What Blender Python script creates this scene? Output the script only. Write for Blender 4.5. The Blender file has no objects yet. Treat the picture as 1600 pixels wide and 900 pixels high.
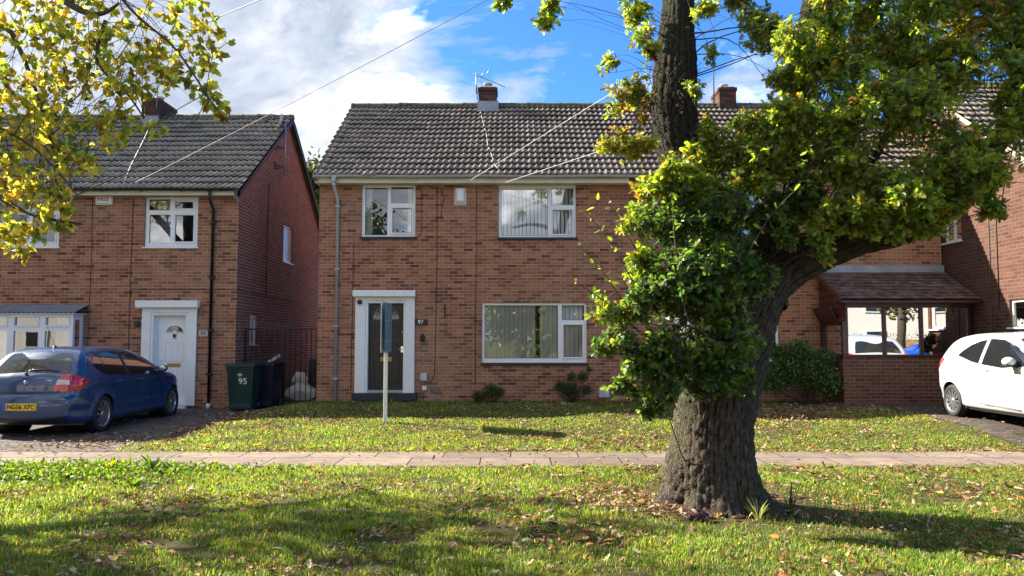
import bpy, bmesh, math, random
import numpy as np
from mathutils import Vector, Matrix
R = math.radians
random.seed(7)
rng = np.random.default_rng(7)
sc = bpy.context.scene
COL = sc.collection

# ---------------------------------------------------------------- camera, sky, sun, exposure
FPX, TILT, CAMZ = 1209.0, math.atan(80 / 1209.0), 1.6
cam_data = bpy.data.cameras.new('camera')
cam_data.sensor_width = 36
cam_data.lens = FPX / 1600 * 36
cam_data.clip_end = 2000
cam = bpy.data.objects.new('camera', cam_data)
COL.objects.link(cam)
cam.location = (0, 0, CAMZ)
cam.rotation_euler = (R(90) + TILT, 0, 0)
sc.camera = cam

SUN_EL = 33.2
SUN_H = Vector((-1.40, 0.58, 0)).normalized()          # horizontal direction towards the sun
SUN_DIR = Vector((SUN_H.x * math.cos(R(SUN_EL)), SUN_H.y * math.cos(R(SUN_EL)), math.sin(R(SUN_EL))))
sun_l = bpy.data.lights.new('sun', 'SUN')
sun_l.energy = 4.6
sun_l.angle = R(0.5)
sun_l.color = (1.0, 0.93, 0.80)
sun_o = bpy.data.objects.new('sun', sun_l)
COL.objects.link(sun_o)
sun_o.rotation_euler = (-SUN_DIR).to_track_quat('-Z', 'Y').to_euler()
sun_o.location = (-20, 15, 30)

sc.view_settings.view_transform = 'Standard'
sc.view_settings.look = 'None'
sc.view_settings.exposure = 2.0
sc.view_settings.gamma = 1.0
sc.render.film_transparent = False
sc.cycles.use_denoising = True
sc.cycles.max_bounces = 7
sc.cycles.transparent_max_bounces = 10
sc.cycles.diffuse_bounces = 4
sc.cycles.glossy_bounces = 3
sc.cycles.transmission_bounces = 4
sc.cycles.caustics_reflective = False
sc.cycles.caustics_refractive = False
sc.cycles.sample_clamp_indirect = 6

# ---------------------------------------------------------------- node helpers
class NT:
    def __init__(s, tree): s.t = tree
    def n(s, typ, ins=None, **props):
        nd = s.t.nodes.new(typ)
        for k, v in props.items(): setattr(nd, k, v)
        if ins:
            for k, v in ins.items():
                sock = nd.inputs[k]
                if isinstance(v, bpy.types.NodeSocket): s.t.links.new(v, sock)
                else: sock.default_value = v
        return nd
    def math(s, op, a, b=None, c=None, clamp=False):
        ins = {0: a}
        if b is not None: ins[1] = b
        if c is not None: ins[2] = c
        nd = s.n('ShaderNodeMath', ins, operation=op); nd.use_clamp = clamp
        return nd.outputs[0]
    def mix(s, fac, a, b, blend='MIX'):
        nd = s.n('ShaderNodeMix', data_type='RGBA', blend_type=blend)
        for k, v in ((0, fac), (6, a), (7, b)):
            if isinstance(v, bpy.types.NodeSocket): s.t.links.new(v, nd.inputs[k])
            else: nd.inputs[k].default_value = v if k == 0 else (*v[:3], 1)
        return nd.outputs[2]
    def noise(s, vec, scale, detail=4, rough=.55, dist=0.0):
        return s.n('ShaderNodeTexNoise', {'Vector': vec, 'Scale': scale, 'Detail': detail, 'Roughness': rough, 'Distortion': dist})
    def ramp(s, fac, stops):
        nd = s.n('ShaderNodeValToRGB', {0: fac})
        el = nd.color_ramp.elements
        while len(el) < len(stops): el.new(.5)
        for e, (p, c) in zip(el, stops):
            e.position = p
            e.color = (*c, 1) if len(c) == 3 else c
        return nd.outputs[0]
    def maprange(s, v, a, b, c=0.0, d=1.0):
        nd = s.n('ShaderNodeMapRange', {0: v, 1: a, 2: b, 3: c, 4: d}); nd.clamp = True
        return nd.outputs[0]

def material(name):
    m = bpy.data.materials.new(name); m.use_nodes = True
    m.node_tree.nodes.clear()
    g = NT(m.node_tree)
    out = g.n('ShaderNodeOutputMaterial')
    return m, g, out

def link(g, a, b): g.t.links.new(a, b)

def plain(name, col, rough=.6, metal=0.0, bump=0.0, bscale=30, var=.12, vscale=3.0, coat=0.0, spec=.5):
    m, g, out = material(name)
    tc = g.n('ShaderNodeTexCoord').outputs['Object']
    nz = g.noise(tc, vscale, 5, .6).outputs[0]
    c = g.mix(g.maprange(nz, .3, .7), tuple(x * (1 - var) for x in col), tuple(min(1, x * (1 + var)) for x in col))
    b = g.n('ShaderNodeBsdfPrincipled', {'Base Color': c, 'Roughness': rough, 'Metallic': metal, 'Specular IOR Level': spec, 'Coat Weight': coat, 'Coat Roughness': .03})
    if bump:
        h = g.noise(tc, bscale, 4).outputs[0]
        link(g, g.n('ShaderNodeBump', {'Strength': bump, 'Distance': .01, 'Height': h}).outputs[0], b.inputs['Normal'])
    link(g, b.outputs[0], out.inputs[0])
    return m

# ---------------------------------------------------------------- sky with clouds
world = bpy.data.worlds.new('World'); sc.world = world
world.use_nodes = True
world.node_tree.nodes.clear()
W = NT(world.node_tree)
wout = W.n('ShaderNodeOutputWorld')
sky = W.n('ShaderNodeTexSky')
sky.sky_type = 'NISHITA'; sky.sun_disc = False
sky.sun_elevation = R(SUN_EL)
sky.sun_rotation = math.atan2(SUN_H.x, SUN_H.y)
sky.air_density = 1.0; sky.dust_density = 0.6; sky.ozone_density = 2.5
wd = W.n('ShaderNodeTexCoord').outputs['Generated']
sx = W.n('ShaderNodeSeparateXYZ', {0: wd})
den = W.math('ADD', W.math('MAXIMUM', sx.outputs[2], 0.0), .22)
u = sx.outputs[0]; v = sx.outputs[1]
pv = W.n('ShaderNodeCombineXYZ', {0: u, 1: v, 2: W.math('MULTIPLY', sx.outputs[2], 1.7)}).outputs[0]
wv_ = W.n('ShaderNodeVectorMath', {0: W.noise(pv, 2.2, 4, .5).outputs[1], 1: (.30, .30, .30)}, operation='MULTIPLY').outputs[0]
pv2 = W.n('ShaderNodeVectorMath', {0: pv, 1: wv_}, operation='ADD').outputs[0]
n1 = W.noise(pv2, 3.1, 10, .60, .1).outputs[0]
n2 = W.noise(pv2, 4.6, 8, .62, .1).outputs[0]
# more cloud towards the sun's side, clearer to the right
az = W.math('ADD', W.math('MULTIPLY', sx.outputs[0], -.46), W.math('MULTIPLY', W.math('MINIMUM', sx.outputs[1], 0.0), -.07))
cov = W.math('ADD', n1, az)
mask = W.maprange(cov, .455, .585)
thick = W.maprange(W.math('ADD', W.math('MULTIPLY', n2, .8), W.math('MULTIPLY', cov, .42)), .54, .76)
gv = W.maprange(W.noise(pv2, 9.0, 7, .65).outputs[0], .35, .68)
grey = W.mix(gv, (.98, 1.16, 1.55), (1.75, 1.95, 2.3))
cloud = W.mix(W.maprange(thick, .42, 1.0), W.mix(W.maprange(thick, 0, .42), (7.8, 7.8, 7.9), (2.35, 2.45, 2.7)), grey)
skyc = W.mix(1.0, sky.outputs[0], (.205, .405, .655), 'MULTIPLY')
both = W.mix(mask, skyc, cloud)
bg = W.n('ShaderNodeBackground', {0: both, 1: .107})
link(W, bg.outputs[0], wout.inputs[0])

# ---------------------------------------------------------------- geometry helpers
def at(px, py, D):
    """world point seen at photograph pixel (px, py) lying at distance y = D"""
    a, b = (px - 800) / FPX, (450 - py) / FPX
    Y = math.cos(TILT) - b * math.sin(TILT); Z = math.sin(TILT) + b * math.cos(TILT)
    t = D / Y
    return Vector((a * t, D, CAMZ + Z * t))
def X_(px, py, D): return at(px, py, D).x
def Z_(py, D): return at(800, py, D).z

def smooth(a, b, x):
    t = np.clip((x - a) / (b - a), 0, 1); return t * t * (3 - 2 * t)
def ground_z(x, y):
    x = np.asarray(x, float); y = np.asarray(y, float)
    r = smooth(11.3, 16.5, y)
    side = .02 + .165 * smooth(-6.0, -4.2, x) + .045 * smooth(5.5, 8, x)
    z = r * side + .16 * smooth(6.4, 7.8, x) * smooth(11.2, 13.4, y) * (1 - r)
    z = z + .035 * np.sin(x * .9 + 1.3) * np.sin(y * 1.1) * (1 - smooth(8.6, 9.6, y)) * smooth(1.0, 3.0, y)
    return z

def tag(o, label=None, cat=None, group=None, kind=None):
    if label: o['label'] = label
    if cat: o['category'] = cat
    if group: o['group'] = group
    if kind: o['kind'] = kind
    return o
def empty(name, loc, label, cat, group=None, rz=0.0):
    o = bpy.data.objects.new(name, None); COL.objects.link(o)
    o.location = loc; o.rotation_euler = (0, 0, rz); o.empty_display_size = .2
    return tag(o, label, cat, group)

class MB:
    """collects shapes in world (or local) coordinates and links them as ONE mesh object"""
    def __init__(s): s.v = []; s.f = []; s.sm = []
    def add(s, vs, fs, smooth=False):
        k = len(s.v); s.v += [tuple(p) for p in vs]
        s.f += [tuple(i + k for i in f) for f in fs]; s.sm += [smooth] * len(fs)
        return s
    def box(s, x0, x1, y0, y1, z0, z1, bev=0.0):
        if x0 > x1: x0, x1 = x1, x0
        if y0 > y1: y0, y1 = y1, y0
        if z0 > z1: z0, z1 = z1, z0
        b = min(bev, (x1 - x0) * .45, (y1 - y0) * .45, (z1 - z0) * .45)
        if b <= 0:
            vs = [(x, y, z) for z in (z0, z1) for y in (y0, y1) for x in (x0, x1)]
            return s.add(vs, [(0, 2, 3, 1), (4, 5, 7, 6), (0, 1, 5, 4), (2, 6, 7, 3), (0, 4, 6, 2), (1, 3, 7, 5)])
        bm = bmesh.new()
        bmesh.ops.create_cube(bm, size=1)
        for v_ in bm.verts:
            v_.co = Vector((x0 if v_.co.x < 0 else x1, y0 if v_.co.y < 0 else y1, z0 if v_.co.z < 0 else z1))
        bmesh.ops.bevel(bm, geom=list(bm.edges), offset=b, segments=1, affect='EDGES')
        bm.verts.index_update()
        s.add([v_.co[:] for v_ in bm.verts], [[v_.index for v_ in f.verts] for f in bm.faces]); bm.free()
        return s
    def obox(s, c, ax, ay, az):
        """box from centre and three half axis vectors"""
        c, ax, ay, az = map(Vector, (c, ax, ay, az))
        vs = [c + ax * i + ay * j + az * k for k in (-1, 1) for j in (-1, 1) for i in (-1, 1)]
        return s.add(vs, [(0, 2, 3, 1), (4, 5, 7, 6), (0, 1, 5, 4), (2, 6, 7, 3), (0, 4, 6, 2), (1, 3, 7, 5)])
    def tube(s, pts, rad, n=8, caps=True, smooth=True):
        pts = [Vector(p) for p in pts]
        rads = rad if isinstance(rad, (list, tuple)) else [rad] * len(pts)
        t0 = (pts[1] - pts[0]).normalized()
        a = t0.orthogonal().normalized()
        rings = []
        for i, p in enumerate(pts):
            if i == 0: t = t0
            elif i == len(pts) - 1: t = (pts[i] - pts[i - 1]).normalized()
            else: t = ((pts[i + 1] - pts[i]).normalized() + (pts[i] - pts[i - 1]).normalized()).normalized()
            a = (a - t * a.dot(t)).normalized(); b = t.cross(a)
            rings.append([p + (a * math.cos(2 * math.pi * k / n) + b * math.sin(2 * math.pi * k / n)) * rads[i] for k in range(n)])
        vs = [q for r in rings for q in r]; fs = []
        for i in range(len(rings) - 1):
            for k in range(n):
                fs.append((i * n + k, i * n + (k + 1) % n, (i + 1) * n + (k + 1) % n, (i + 1) * n + k))
        if caps:
            fs.append(tuple(range(n))[::-1]); fs.append(tuple(range((len(rings) - 1) * n, len(rings) * n)))
        return s.add(vs, fs, smooth)
    def lathe(s, prof, c, axis='z', n=32, smooth=True, caps=True):
        """prof: (radius, height) pairs"""
        vs = []; fs = []
        c = Vector(c)
        for r, h in prof:
            for k in range(n):
                a = 2 * math.pi * k / n
                p = {'z': (r * math.cos(a), r * math.sin(a), h), 'x': (h, r * math.cos(a), r * math.sin(a)), 'y': (r * math.sin(a), h, r * math.cos(a))}[axis]
                vs.append(c + Vector(p))
        for i in range(len(prof) - 1):
            for k in range(n):
                fs.append((i * n + k, i * n + (k + 1) % n, (i + 1) * n + (k + 1) % n, (i + 1) * n + k))
        if caps: fs.append(tuple(range(n))[::-1]); fs.append(tuple(range((len(prof) - 1) * n, len(prof) * n)))
        return s.add(vs, fs, smooth)
    def build(s, name, mat, parent=None, origin=None, hide_normals=False):
        me = bpy.data.meshes.new(name)
        off = Vector((0, 0, 0))
        if origin is not None: off = Vector(origin)
        elif parent is not None: off = root_loc(parent)
        me.from_pydata([tuple(Vector(p) - off) for p in s.v], [], s.f)
        me.polygons.foreach_set('use_smooth', s.sm)
        me.materials.append(mat)
        bm = bmesh.new(); bm.from_mesh(me); bmesh.ops.recalc_face_normals(bm, faces=bm.faces); bm.to_mesh(me); bm.free()
        me.update()
        o = bpy.data.objects.new(name, me); COL.objects.link(o)
        if parent is not None: o.parent = parent
        elif origin is not None: o.location = off
        return o
def root_loc(o):
    l = Vector((0, 0, 0))
    while o is not None: l += o.location; o = o.parent
    return l

def np_mesh(name, verts, faces, mat, parent=None, origin=(0, 0, 0), smooth=False, colors=None, fsize=None):
    """verts (n,3); faces (m,k) array of constant k"""
    me = bpy.data.meshes.new(name)
    verts = np.asarray(verts, np.float32)
    off = np.array(root_loc(parent)[:] if parent is not None else origin, np.float32)
    verts = verts - off
    faces = np.asarray(faces, np.int32)
    m, k = faces.shape
    me.vertices.add(len(verts)); me.vertices.foreach_set('co', verts.ravel())
    me.loops.add(m * k); me.loops.foreach_set('vertex_index', faces.ravel())
    me.polygons.add(m)
    me.polygons.foreach_set('loop_start', np.arange(0, m * k, k, dtype=np.int32))
    me.polygons.foreach_set('loop_total', np.full(m, k, np.int32))
    if smooth: me.polygons.foreach_set('use_smooth', np.ones(m, bool))
    me.update(calc_edges=True)
    if colors is not None:
        at_ = me.color_attributes.new('tone', 'FLOAT_COLOR', 'POINT')
        c4 = np.ones((len(verts), 4), np.float32); c4[:, :3] = colors
        at_.data.foreach_set('color', c4.ravel())
    me.materials.append(mat)
    o = bpy.data.objects.new(name, me); COL.objects.link(o)
    if parent is not None: o.parent = parent
    else: o.location = Vector(origin)
    return o

def text_mesh(name, body, size, mat, parent, loc, rot=(R(90), 0, 0), thick=.002, sx=1.0, font_off=0.0):
    cu = bpy.data.curves.new(name, 'FONT'); cu.body = body; cu.size = size; cu.extrude = thick
    cu.align_x = 'CENTER'; cu.align_y = 'CENTER'; cu.offset = font_off
    tmp = bpy.data.objects.new('tmp_text', cu); COL.objects.link(tmp)
    bpy.context.view_layer.update()
    me = bpy.data.meshes.new_from_object(tmp.evaluated_get(bpy.context.evaluated_depsgraph_get()))
    COL.objects.unlink(tmp); bpy.data.objects.remove(tmp)
    from mathutils import Euler
    T = Matrix.Translation(Vector(loc) - (root_loc(parent) if parent is not None else Vector((0, 0, 0)))) @ Euler(rot).to_matrix().to_4x4() @ Matrix.Diagonal((sx, 1, 1, 1))
    me.transform(T)
    me.materials.clear(); me.materials.append(mat)
    o = bpy.data.objects.new(name, me); COL.objects.link(o)
    if parent is not None: o.parent = parent
    return o
# ---------------------------------------------------------------- materials
def brick_mat(name, tones, mortar, bw=.225, bh=.075, mw=.0055, stain=.42, bumpd=.006, flipx=False):
    m, g, out = material(name)
    tc = g.n('ShaderNodeTexCoord').outputs['Object']
    geo = g.n('ShaderNodeNewGeometry').outputs['True Normal']
    nx = g.math('ABSOLUTE', g.n('ShaderNodeSeparateXYZ', {0: geo}).outputs[0])
    side = g.math('GREATER_THAN', nx, .5)
    s = g.n('ShaderNodeSeparateXYZ', {0: tc})
    a = g.math('ADD', g.math('MULTIPLY', s.outputs[0], g.math('SUBTRACT', 1.0, side)), g.math('MULTIPLY', s.outputs[1], side))
    wob = g.noise(tc, 1.3, 2).outputs[0]
    z = g.math('ADD', s.outputs[2], g.math('MULTIPLY', wob, .012))
    row = g.math('FLOOR', g.math('DIVIDE', z, bh))
    fz = g.math('FRACT', g.math('DIVIDE', z, bh))
    off = g.math('MULTIPLY', g.math('MODULO', g.math('ADD', row, 1000.0), 2.0), .5)
    ax = g.math('ADD', g.math('DIVIDE', a, bw), off)
    colm = g.math('FLOOR', ax); fx = g.math('FRACT', ax)
    rnd = g.n('ShaderNodeTexWhiteNoise', {0: g.n('ShaderNodeCombineXYZ', {0: colm, 1: row, 2: side}).outputs[0]}, noise_dimensions='3D')
    # distance to the nearest joint in metres
    dz = g.math('MULTIPLY', g.math('MINIMUM', fz, g.math('SUBTRACT', 1.0, fz)), bh)
    dx = g.math('MULTIPLY', g.math('MINIMUM', fx, g.math('SUBTRACT', 1.0, fx)), bw)
    dd = g.math('ADD', g.math('MINIMUM', dz, dx), g.math('MULTIPLY', g.math('SUBTRACT', g.noise(tc, 60, 2).outputs[0], .5), .004))
    mask = g.maprange(dd, mw * .75, mw * 1.25)          # 1 on brick, 0 on mortar
    bc = g.ramp(rnd.outputs[0], tones)
    fine = g.noise(tc, 45, 5, .7).outputs[0]
    bc = g.mix(g.maprange(fine, .25, .75, 0, .45), bc, (.10, .045, .03))
    big = g.noise(tc, .55, 5, .6).outputs[0]
    pale = g.math('MULTIPLY', g.maprange(big, .48, .72), stain)
    bc = g.mix(pale, bc, (.42, .25, .18))
    mort = g.mix(g.maprange(g.noise(tc, 3.0, 4).outputs[0], .3, .7), mortar, tuple(x * .66 for x in mortar))
    c = g.mix(mask, mort, bc)
    # dirt in random dark patches over the whole wall
    dirt = g.noise(tc, 1.7, 5, .65).outputs[0]
    c = g.mix(g.math('MULTIPLY', g.maprange(dirt, .55, .8), .45), c, (.07, .05, .04))
    b = g.n('ShaderNodeBsdfPrincipled', {'Base Color': c, 'Roughness': .88, 'Specular IOR Level': .25})
    h = g.math('ADD', mask, g.math('MULTIPLY', fine, .35))
    link(g, g.n('ShaderNodeBump', {'Strength': .7, 'Distance': bumpd, 'Height': h}).outputs[0], b.inputs['Normal'])
    link(g, b.outputs[0], out.inputs[0])
    return m
TONES = [(0, (.12, .044, .028)), (.10, (.19, .070, .041)), (.28, (.33, .128, .067)), (.60, (.405, .166, .088)), (.86, (.48, .225, .128)), (1, (.24, .088, .050))]
M = {}
M['brick'] = brick_mat('brick_facade', TONES, (.54, .385, .255))
M['brick_shaded_end'] = brick_mat('brick_shaded_end_wall', [(0, (.045, .020, .014)), (.4, (.085, .036, .024)), (.8, (.12, .052, .034)), (1, (.07, .028, .02))], (.17, .12, .09), stain=.05)  # brick tones darkened to stand in for shade on this sunlit end wall
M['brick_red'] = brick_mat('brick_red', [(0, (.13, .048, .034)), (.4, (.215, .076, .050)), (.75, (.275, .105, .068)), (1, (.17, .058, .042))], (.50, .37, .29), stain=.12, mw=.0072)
M['brick_brown'] = brick_mat('brick_brown', [(0, (.075, .032, .022)), (.3, (.125, .052, .034)), (.65, (.18, .078, .048)), (1, (.11, .048, .032))], (.30, .215, .14), stain=.08)
M['brick_chimney'] = brick_mat('brick_chimney', [(0, (.02, .014, .012)), (.5, (.045, .022, .017)), (.85, (.16, .05, .03)), (1, (.03, .018, .015))], (.10, .085, .07), stain=.05)
M['brick_tan'] = brick_mat('brick_buff', [(0, (.20, .085, .045)), (.4, (.30, .14, .075)), (1, (.38, .19, .10))], (.40, .29, .20), stain=.15)  # plain buff brick tones

def tile_mat(name, c0, c1, moss=.5, tw=.29, th=.30):
    m, g, out = material(name)
    tc = g.n('ShaderNodeTexCoord').outputs['Object']
    s = g.n('ShaderNodeSeparateXYZ', {0: tc})
    row = g.math('FLOOR', g.math('DIVIDE', s.outputs[2], th * .6)); colm = g.math('FLOOR', g.math('DIVIDE', s.outputs[0], tw))
    r = g.n('ShaderNodeTexWhiteNoise', {0: g.n('ShaderNodeCombineXYZ', {0: colm, 1: row}).outputs[0]}, noise_dimensions='3D').outputs[0]
    c = g.mix(r, c0, c1)
    n = g.noise(tc, 9, 6, .7).outputs[0]
    c = g.mix(g.maprange(n, .35, .7, 0, .65), c, tuple(x * .35 for x in c0))
    lich = g.noise(tc, 38, 3, .6).outputs[0]
    c = g.mix(g.math('MULTIPLY', g.maprange(lich, .60, .68), .5), c, (.42, .41, .34))
    big = g.noise(tc, .8, 5, .6).outputs[0]; mn = g.noise(tc, 17, 4, .7).outputs[0]
    mf = g.math('MULTIPLY', g.math('MULTIPLY', g.maprange(big, .5, .66), g.maprange(mn, .48, .58)), moss)
    c = g.mix(mf, c, (.12, .14, .03))
    b = g.n('ShaderNodeBsdfPrincipled', {'Base Color': c, 'Roughness': .85, 'Specular IOR Level': .3})
    link(g, g.n('ShaderNodeBump', {'Strength': .5, 'Distance': .006, 'Height': n}).outputs[0], b.inputs['Normal'])
    link(g, b.outputs[0], out.inputs[0])
    return m
M['tile'] = tile_mat('roof_tile_grey', (.34, .275, .225), (.19, .155, .13), moss=.45)
M['tile_l'] = tile_mat('roof_tile_mossy', (.36, .31, .25), (.22, .19, .155), moss=1.0)
M['tile_red'] = tile_mat('roof_tile_plum', (.075, .045, .036), (.19, .13, .105), moss=.25, tw=.165, th=.11)
M['moss'] = plain('moss_ridge', (.085, .09, .045), .95, bump=1, bscale=60, var=.5, vscale=14)
M['white'] = plain('white_upvc', (.80, .81, .80), .28, var=.03)
M['white_paint'] = plain('white_painted_timber', (.80, .80, .77), .45, bump=.15, bscale=12, var=.05, vscale=8)
M['cream'] = plain('cream_fascia', (.62, .57, .44), .5, var=.12, vscale=4)
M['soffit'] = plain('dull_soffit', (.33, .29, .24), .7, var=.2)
M['grey_pipe'] = plain('grey_plastic', (.40, .40, .39), .4, var=.12, vscale=2)
M['black'] = plain('black_plastic', (.012, .012, .013), .35, var=.2)
M['black_paint'] = plain('black_paint', (.016, .02, .024), .4, var=.3, vscale=9)
M['dark_sill'] = plain('dark_painted_sill', (.012, .020, .030), .38, var=.35, vscale=9)
M['frosted'] = plain('frosted_pane', (.50, .53, .55), .25)
M['iron'] = plain('rusty_black_iron', (.012, .008, .008), .6, var=.6, vscale=12)
M['door_dark'] = plain('dark_brown_door', (.013, .011, .014), .32, var=.2)
M['door_maroon'] = plain('maroon_stain', (.075, .010, .016), .4, var=.2)
M['brass'] = plain('brass', (.55, .36, .10), .35, metal=.9)
M['chrome'] = plain('chrome', (.75, .75, .75), .15, metal=1)
M['steel'] = plain('galvanised_steel', (.36, .37, .38), .45, metal=.6)
M['lead'] = plain('lead_flashing', (.26, .29, .31), .5, metal=.2, var=.2)
M['mahogany'] = plain('mahogany_upvc', (.040, .013, .011), .35, var=.3, vscale=6)
M['mahogany_clad'] = plain('mahogany_cladding', (.105, .022, .018), .4, var=.3, vscale=6)
M['leadwork'] = plain('lead_strip', (.30, .30, .30), .4)
M['curtain'] = plain('pale_curtain', (.80, .81, .74), .9, var=.06)
M['curtain_grey'] = plain('grey_curtain', (.33, .34, .35), .9, var=.08)
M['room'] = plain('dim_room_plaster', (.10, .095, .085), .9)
M['box_grey'] = plain('meter_box_grey', (.50, .50, .48), .5)
M['box_white'] = plain('alarm_box_white', (.74, .75, .70), .4)
M['vent'] = plain('air_brick', (.20, .15, .12), .8, var=.2)
M['red_print'] = plain('red_print', (.48, .03, .05), .5)
M['navy'] = plain('navy_plastic', (.005, .007, .018), .4)
M['bin_green'] = plain('green_bin_plastic', (.007, .034, .026), .42, var=.2, vscale=5)
M['white_print'] = plain('white_print', (.75, .75, .75), .5)
M['teal'] = None
M['timber_post'] = plain('pale_painted_post', (.78, .76, .68), .6, var=.1)
M['cable'] = plain('white_cable', (.50, .48, .45), .5)
M['cable_dark'] = plain('dark_cable', (.035, .03, .03), .6)
M['wire'] = plain('overhead_wire', (.10, .10, .11), .6)
M['plaster_sheet'] = plain('pale_board', (.58, .53, .48), .8, bump=.4, bscale=8, var=.2)
M['timber'] = plain('fence_timber', (.42, .25, .11), .8, var=.3, vscale=5)
M['render'] = plain('pale_render', (.78, .72, .66), .9, bump=.5, bscale=90, var=.06)
M['sandstone'] = plain('opposite_pavement', (.40, .36, .32), .9)

def glass_mat(name, tint=(.82, .86, .84), refl=.14, rough=0.0):
    m, g, out = material(name)
    fr = g.n('ShaderNodeFresnel', {'IOR': 1.52}).outputs[0]
    f = g.math('ADD', g.math('MULTIPLY', fr, 1.6), refl - .06, clamp=True)
    tr = g.n('ShaderNodeBsdfTransparent', {0: (*tint, 1)})
    tc = g.n('ShaderNodeTexCoord').outputs['Object']
    wave = g.n('ShaderNodeBump', {'Strength': .05, 'Distance': .01, 'Height': g.noise(tc, 1.6, 1).outputs[0]})
    gl = g.n('ShaderNodeBsdfGlossy', {'Color': (1, 1, 1, 1), 'Roughness': rough, 'Normal': wave.outputs[0]})
    mx = g.n('ShaderNodeMixShader', {0: f, 1: tr.outputs[0], 2: gl.outputs[0]})
    link(g, mx.outputs[0], out.inputs[0])
    return m
M['glass'] = glass_mat('window_glass', tint=(.93, .95, .94), refl=.20)
M['glass_porch'] = glass_mat('porch_glass', tint=(.5, .5, .48), refl=.62)
M['glass_dark'] = plain('tinted_car_glass', (.010, .012, .014), .03, var=.0, spec=.9)
M['glass_rear'] = plain('rear_car_glass', (.02, .024, .028), .05, var=.0, spec=.8, coat=.3)

def paint_mat(name, col, flake=.3, metal=0.0):
    m, g, out = material(name)
    tc = g.n('ShaderNodeTexCoord').outputs['Object']
    n = g.noise(tc, 4, 5, .6).outputs[0]
    rr = g.maprange(n, .3, .8, .22, .42)
    b = g.n('ShaderNodeBsdfPrincipled', {'Base Color': (*col, 1), 'Roughness': rr, 'Metallic': metal, 'Coat Weight': .9, 'Coat Roughness': .05, 'Specular IOR Level': .5})
    link(g, b.outputs[0], out.inputs[0])
    return m
M['car_blue'] = paint_mat('metallic_blue_paint', (.0015, .038, .125), metal=0.0)
M['car_white'] = paint_mat('white_car_paint', (.60, .61, .61))
M['car_bright_blue'] = paint_mat('bright_blue_paint', (.01, .09, .55))
M['car_grey'] = paint_mat('grey_car_paint', (.2, .2, .2), metal=.5)
M['rubber'] = plain('tyre_rubber', (.018, .018, .018), .75, bump=.3, bscale=80)
M['alloy'] = plain('alloy_wheel', (.52, .52, .53), .28, metal=.85, var=.08)
M['lamp_red'] = plain('red_lamp_lens', (.50, .010, .020), .12, coat=.8)
M['lamp_clear'] = plain('clear_lamp_lens', (.55, .50, .50), .15, coat=.8)
M['plate_yellow'] = plain('yellow_number_plate', (.78, .52, .02), .4, var=.03)
M['plate_blue'] = plain('blue_plate_band', (.02, .10, .42), .4)
M['gold'] = plain('gold_letter_plate', (.42, .25, .05), .45, metal=.3)

def board_mat():
    m, g, out = material('teal_agents_board')
    tc = g.n('ShaderNodeTexCoord').outputs['Object']
    s = g.n('ShaderNodeSeparateXYZ', {0: tc})
    n = g.noise(tc, 7, 5, .7).outputs[0]
    c = g.mix(n, (.05, .16, .21), (.10, .27, .33))
    # pale printed bands and a torn corner showing the white plastic
    zb = g.math('ADD', s.outputs[2], g.math('MULTIPLY', n, .02))
    band = g.math('GREATER_THAN', g.n('ShaderNodeTexNoise', {'Vector': g.n('ShaderNodeCombineXYZ', {2: zb}).outputs[0], 'Scale': 9.0, 'Detail': 2.0}).outputs[0], .58)
    c = g.mix(g.math('MULTIPLY', band, .55), c, (.38, .50, .52))
    b = g.n('ShaderNodeBsdfPrincipled', {'Base Color': c, 'Roughness': .4})
    link(g, b.outputs[0], out.inputs[0]); return m
M['teal'] = board_mat()

def attr_leaf_mat(name, transl=.45, rough=.45, spec=.4, boost=1.0, yel=(1.25, 1.15, .5)):
    m, g, out = material(name)
    a = g.n('ShaderNodeAttribute', attribute_name='tone').outputs['Color']
    tc = g.n('ShaderNodeTexCoord').outputs['Object']
    n = g.noise(tc, 30, 3).outputs[0]
    c = g.mix(g.maprange(n, .3, .7, 0, .35), a, g.mix(1.0, a, (.55, .6, .5), 'MULTIPLY'))
    d = g.n('ShaderNodeBsdfPrincipled', {'Base Color': c, 'Roughness': rough, 'Specular IOR Level': spec})
    ct = g.mix(1.0, c, yel, 'MULTIPLY')
    t = g.n('ShaderNodeBsdfTranslucent', {0: ct})
    mx = g.n('ShaderNodeMixShader', {0: transl, 1: d.outputs[0], 2: t.outputs[0]})
    link(g, mx.outputs[0], out.inputs[0])
    return m
M['oak_leaf'] = attr_leaf_mat('oak_leaves', .56, .36, .60, yel=(2.35, 2.35, .85))
M['lime_leaf'] = attr_leaf_mat('autumn_leaves', .60, .5, .25, yel=(2.2, 2.0, .8))
M['grass'] = attr_leaf_mat('grass_blades', .50, .5, .25, yel=(1.7, 1.6, .6))
M['dry_leaf'] = attr_leaf_mat('fallen_leaves', .15, .8, .15, yel=(1.2, 1, .6))
M['shrub_leaf'] = attr_leaf_mat('shrub_leaves', .30, .4, .45)

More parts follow.
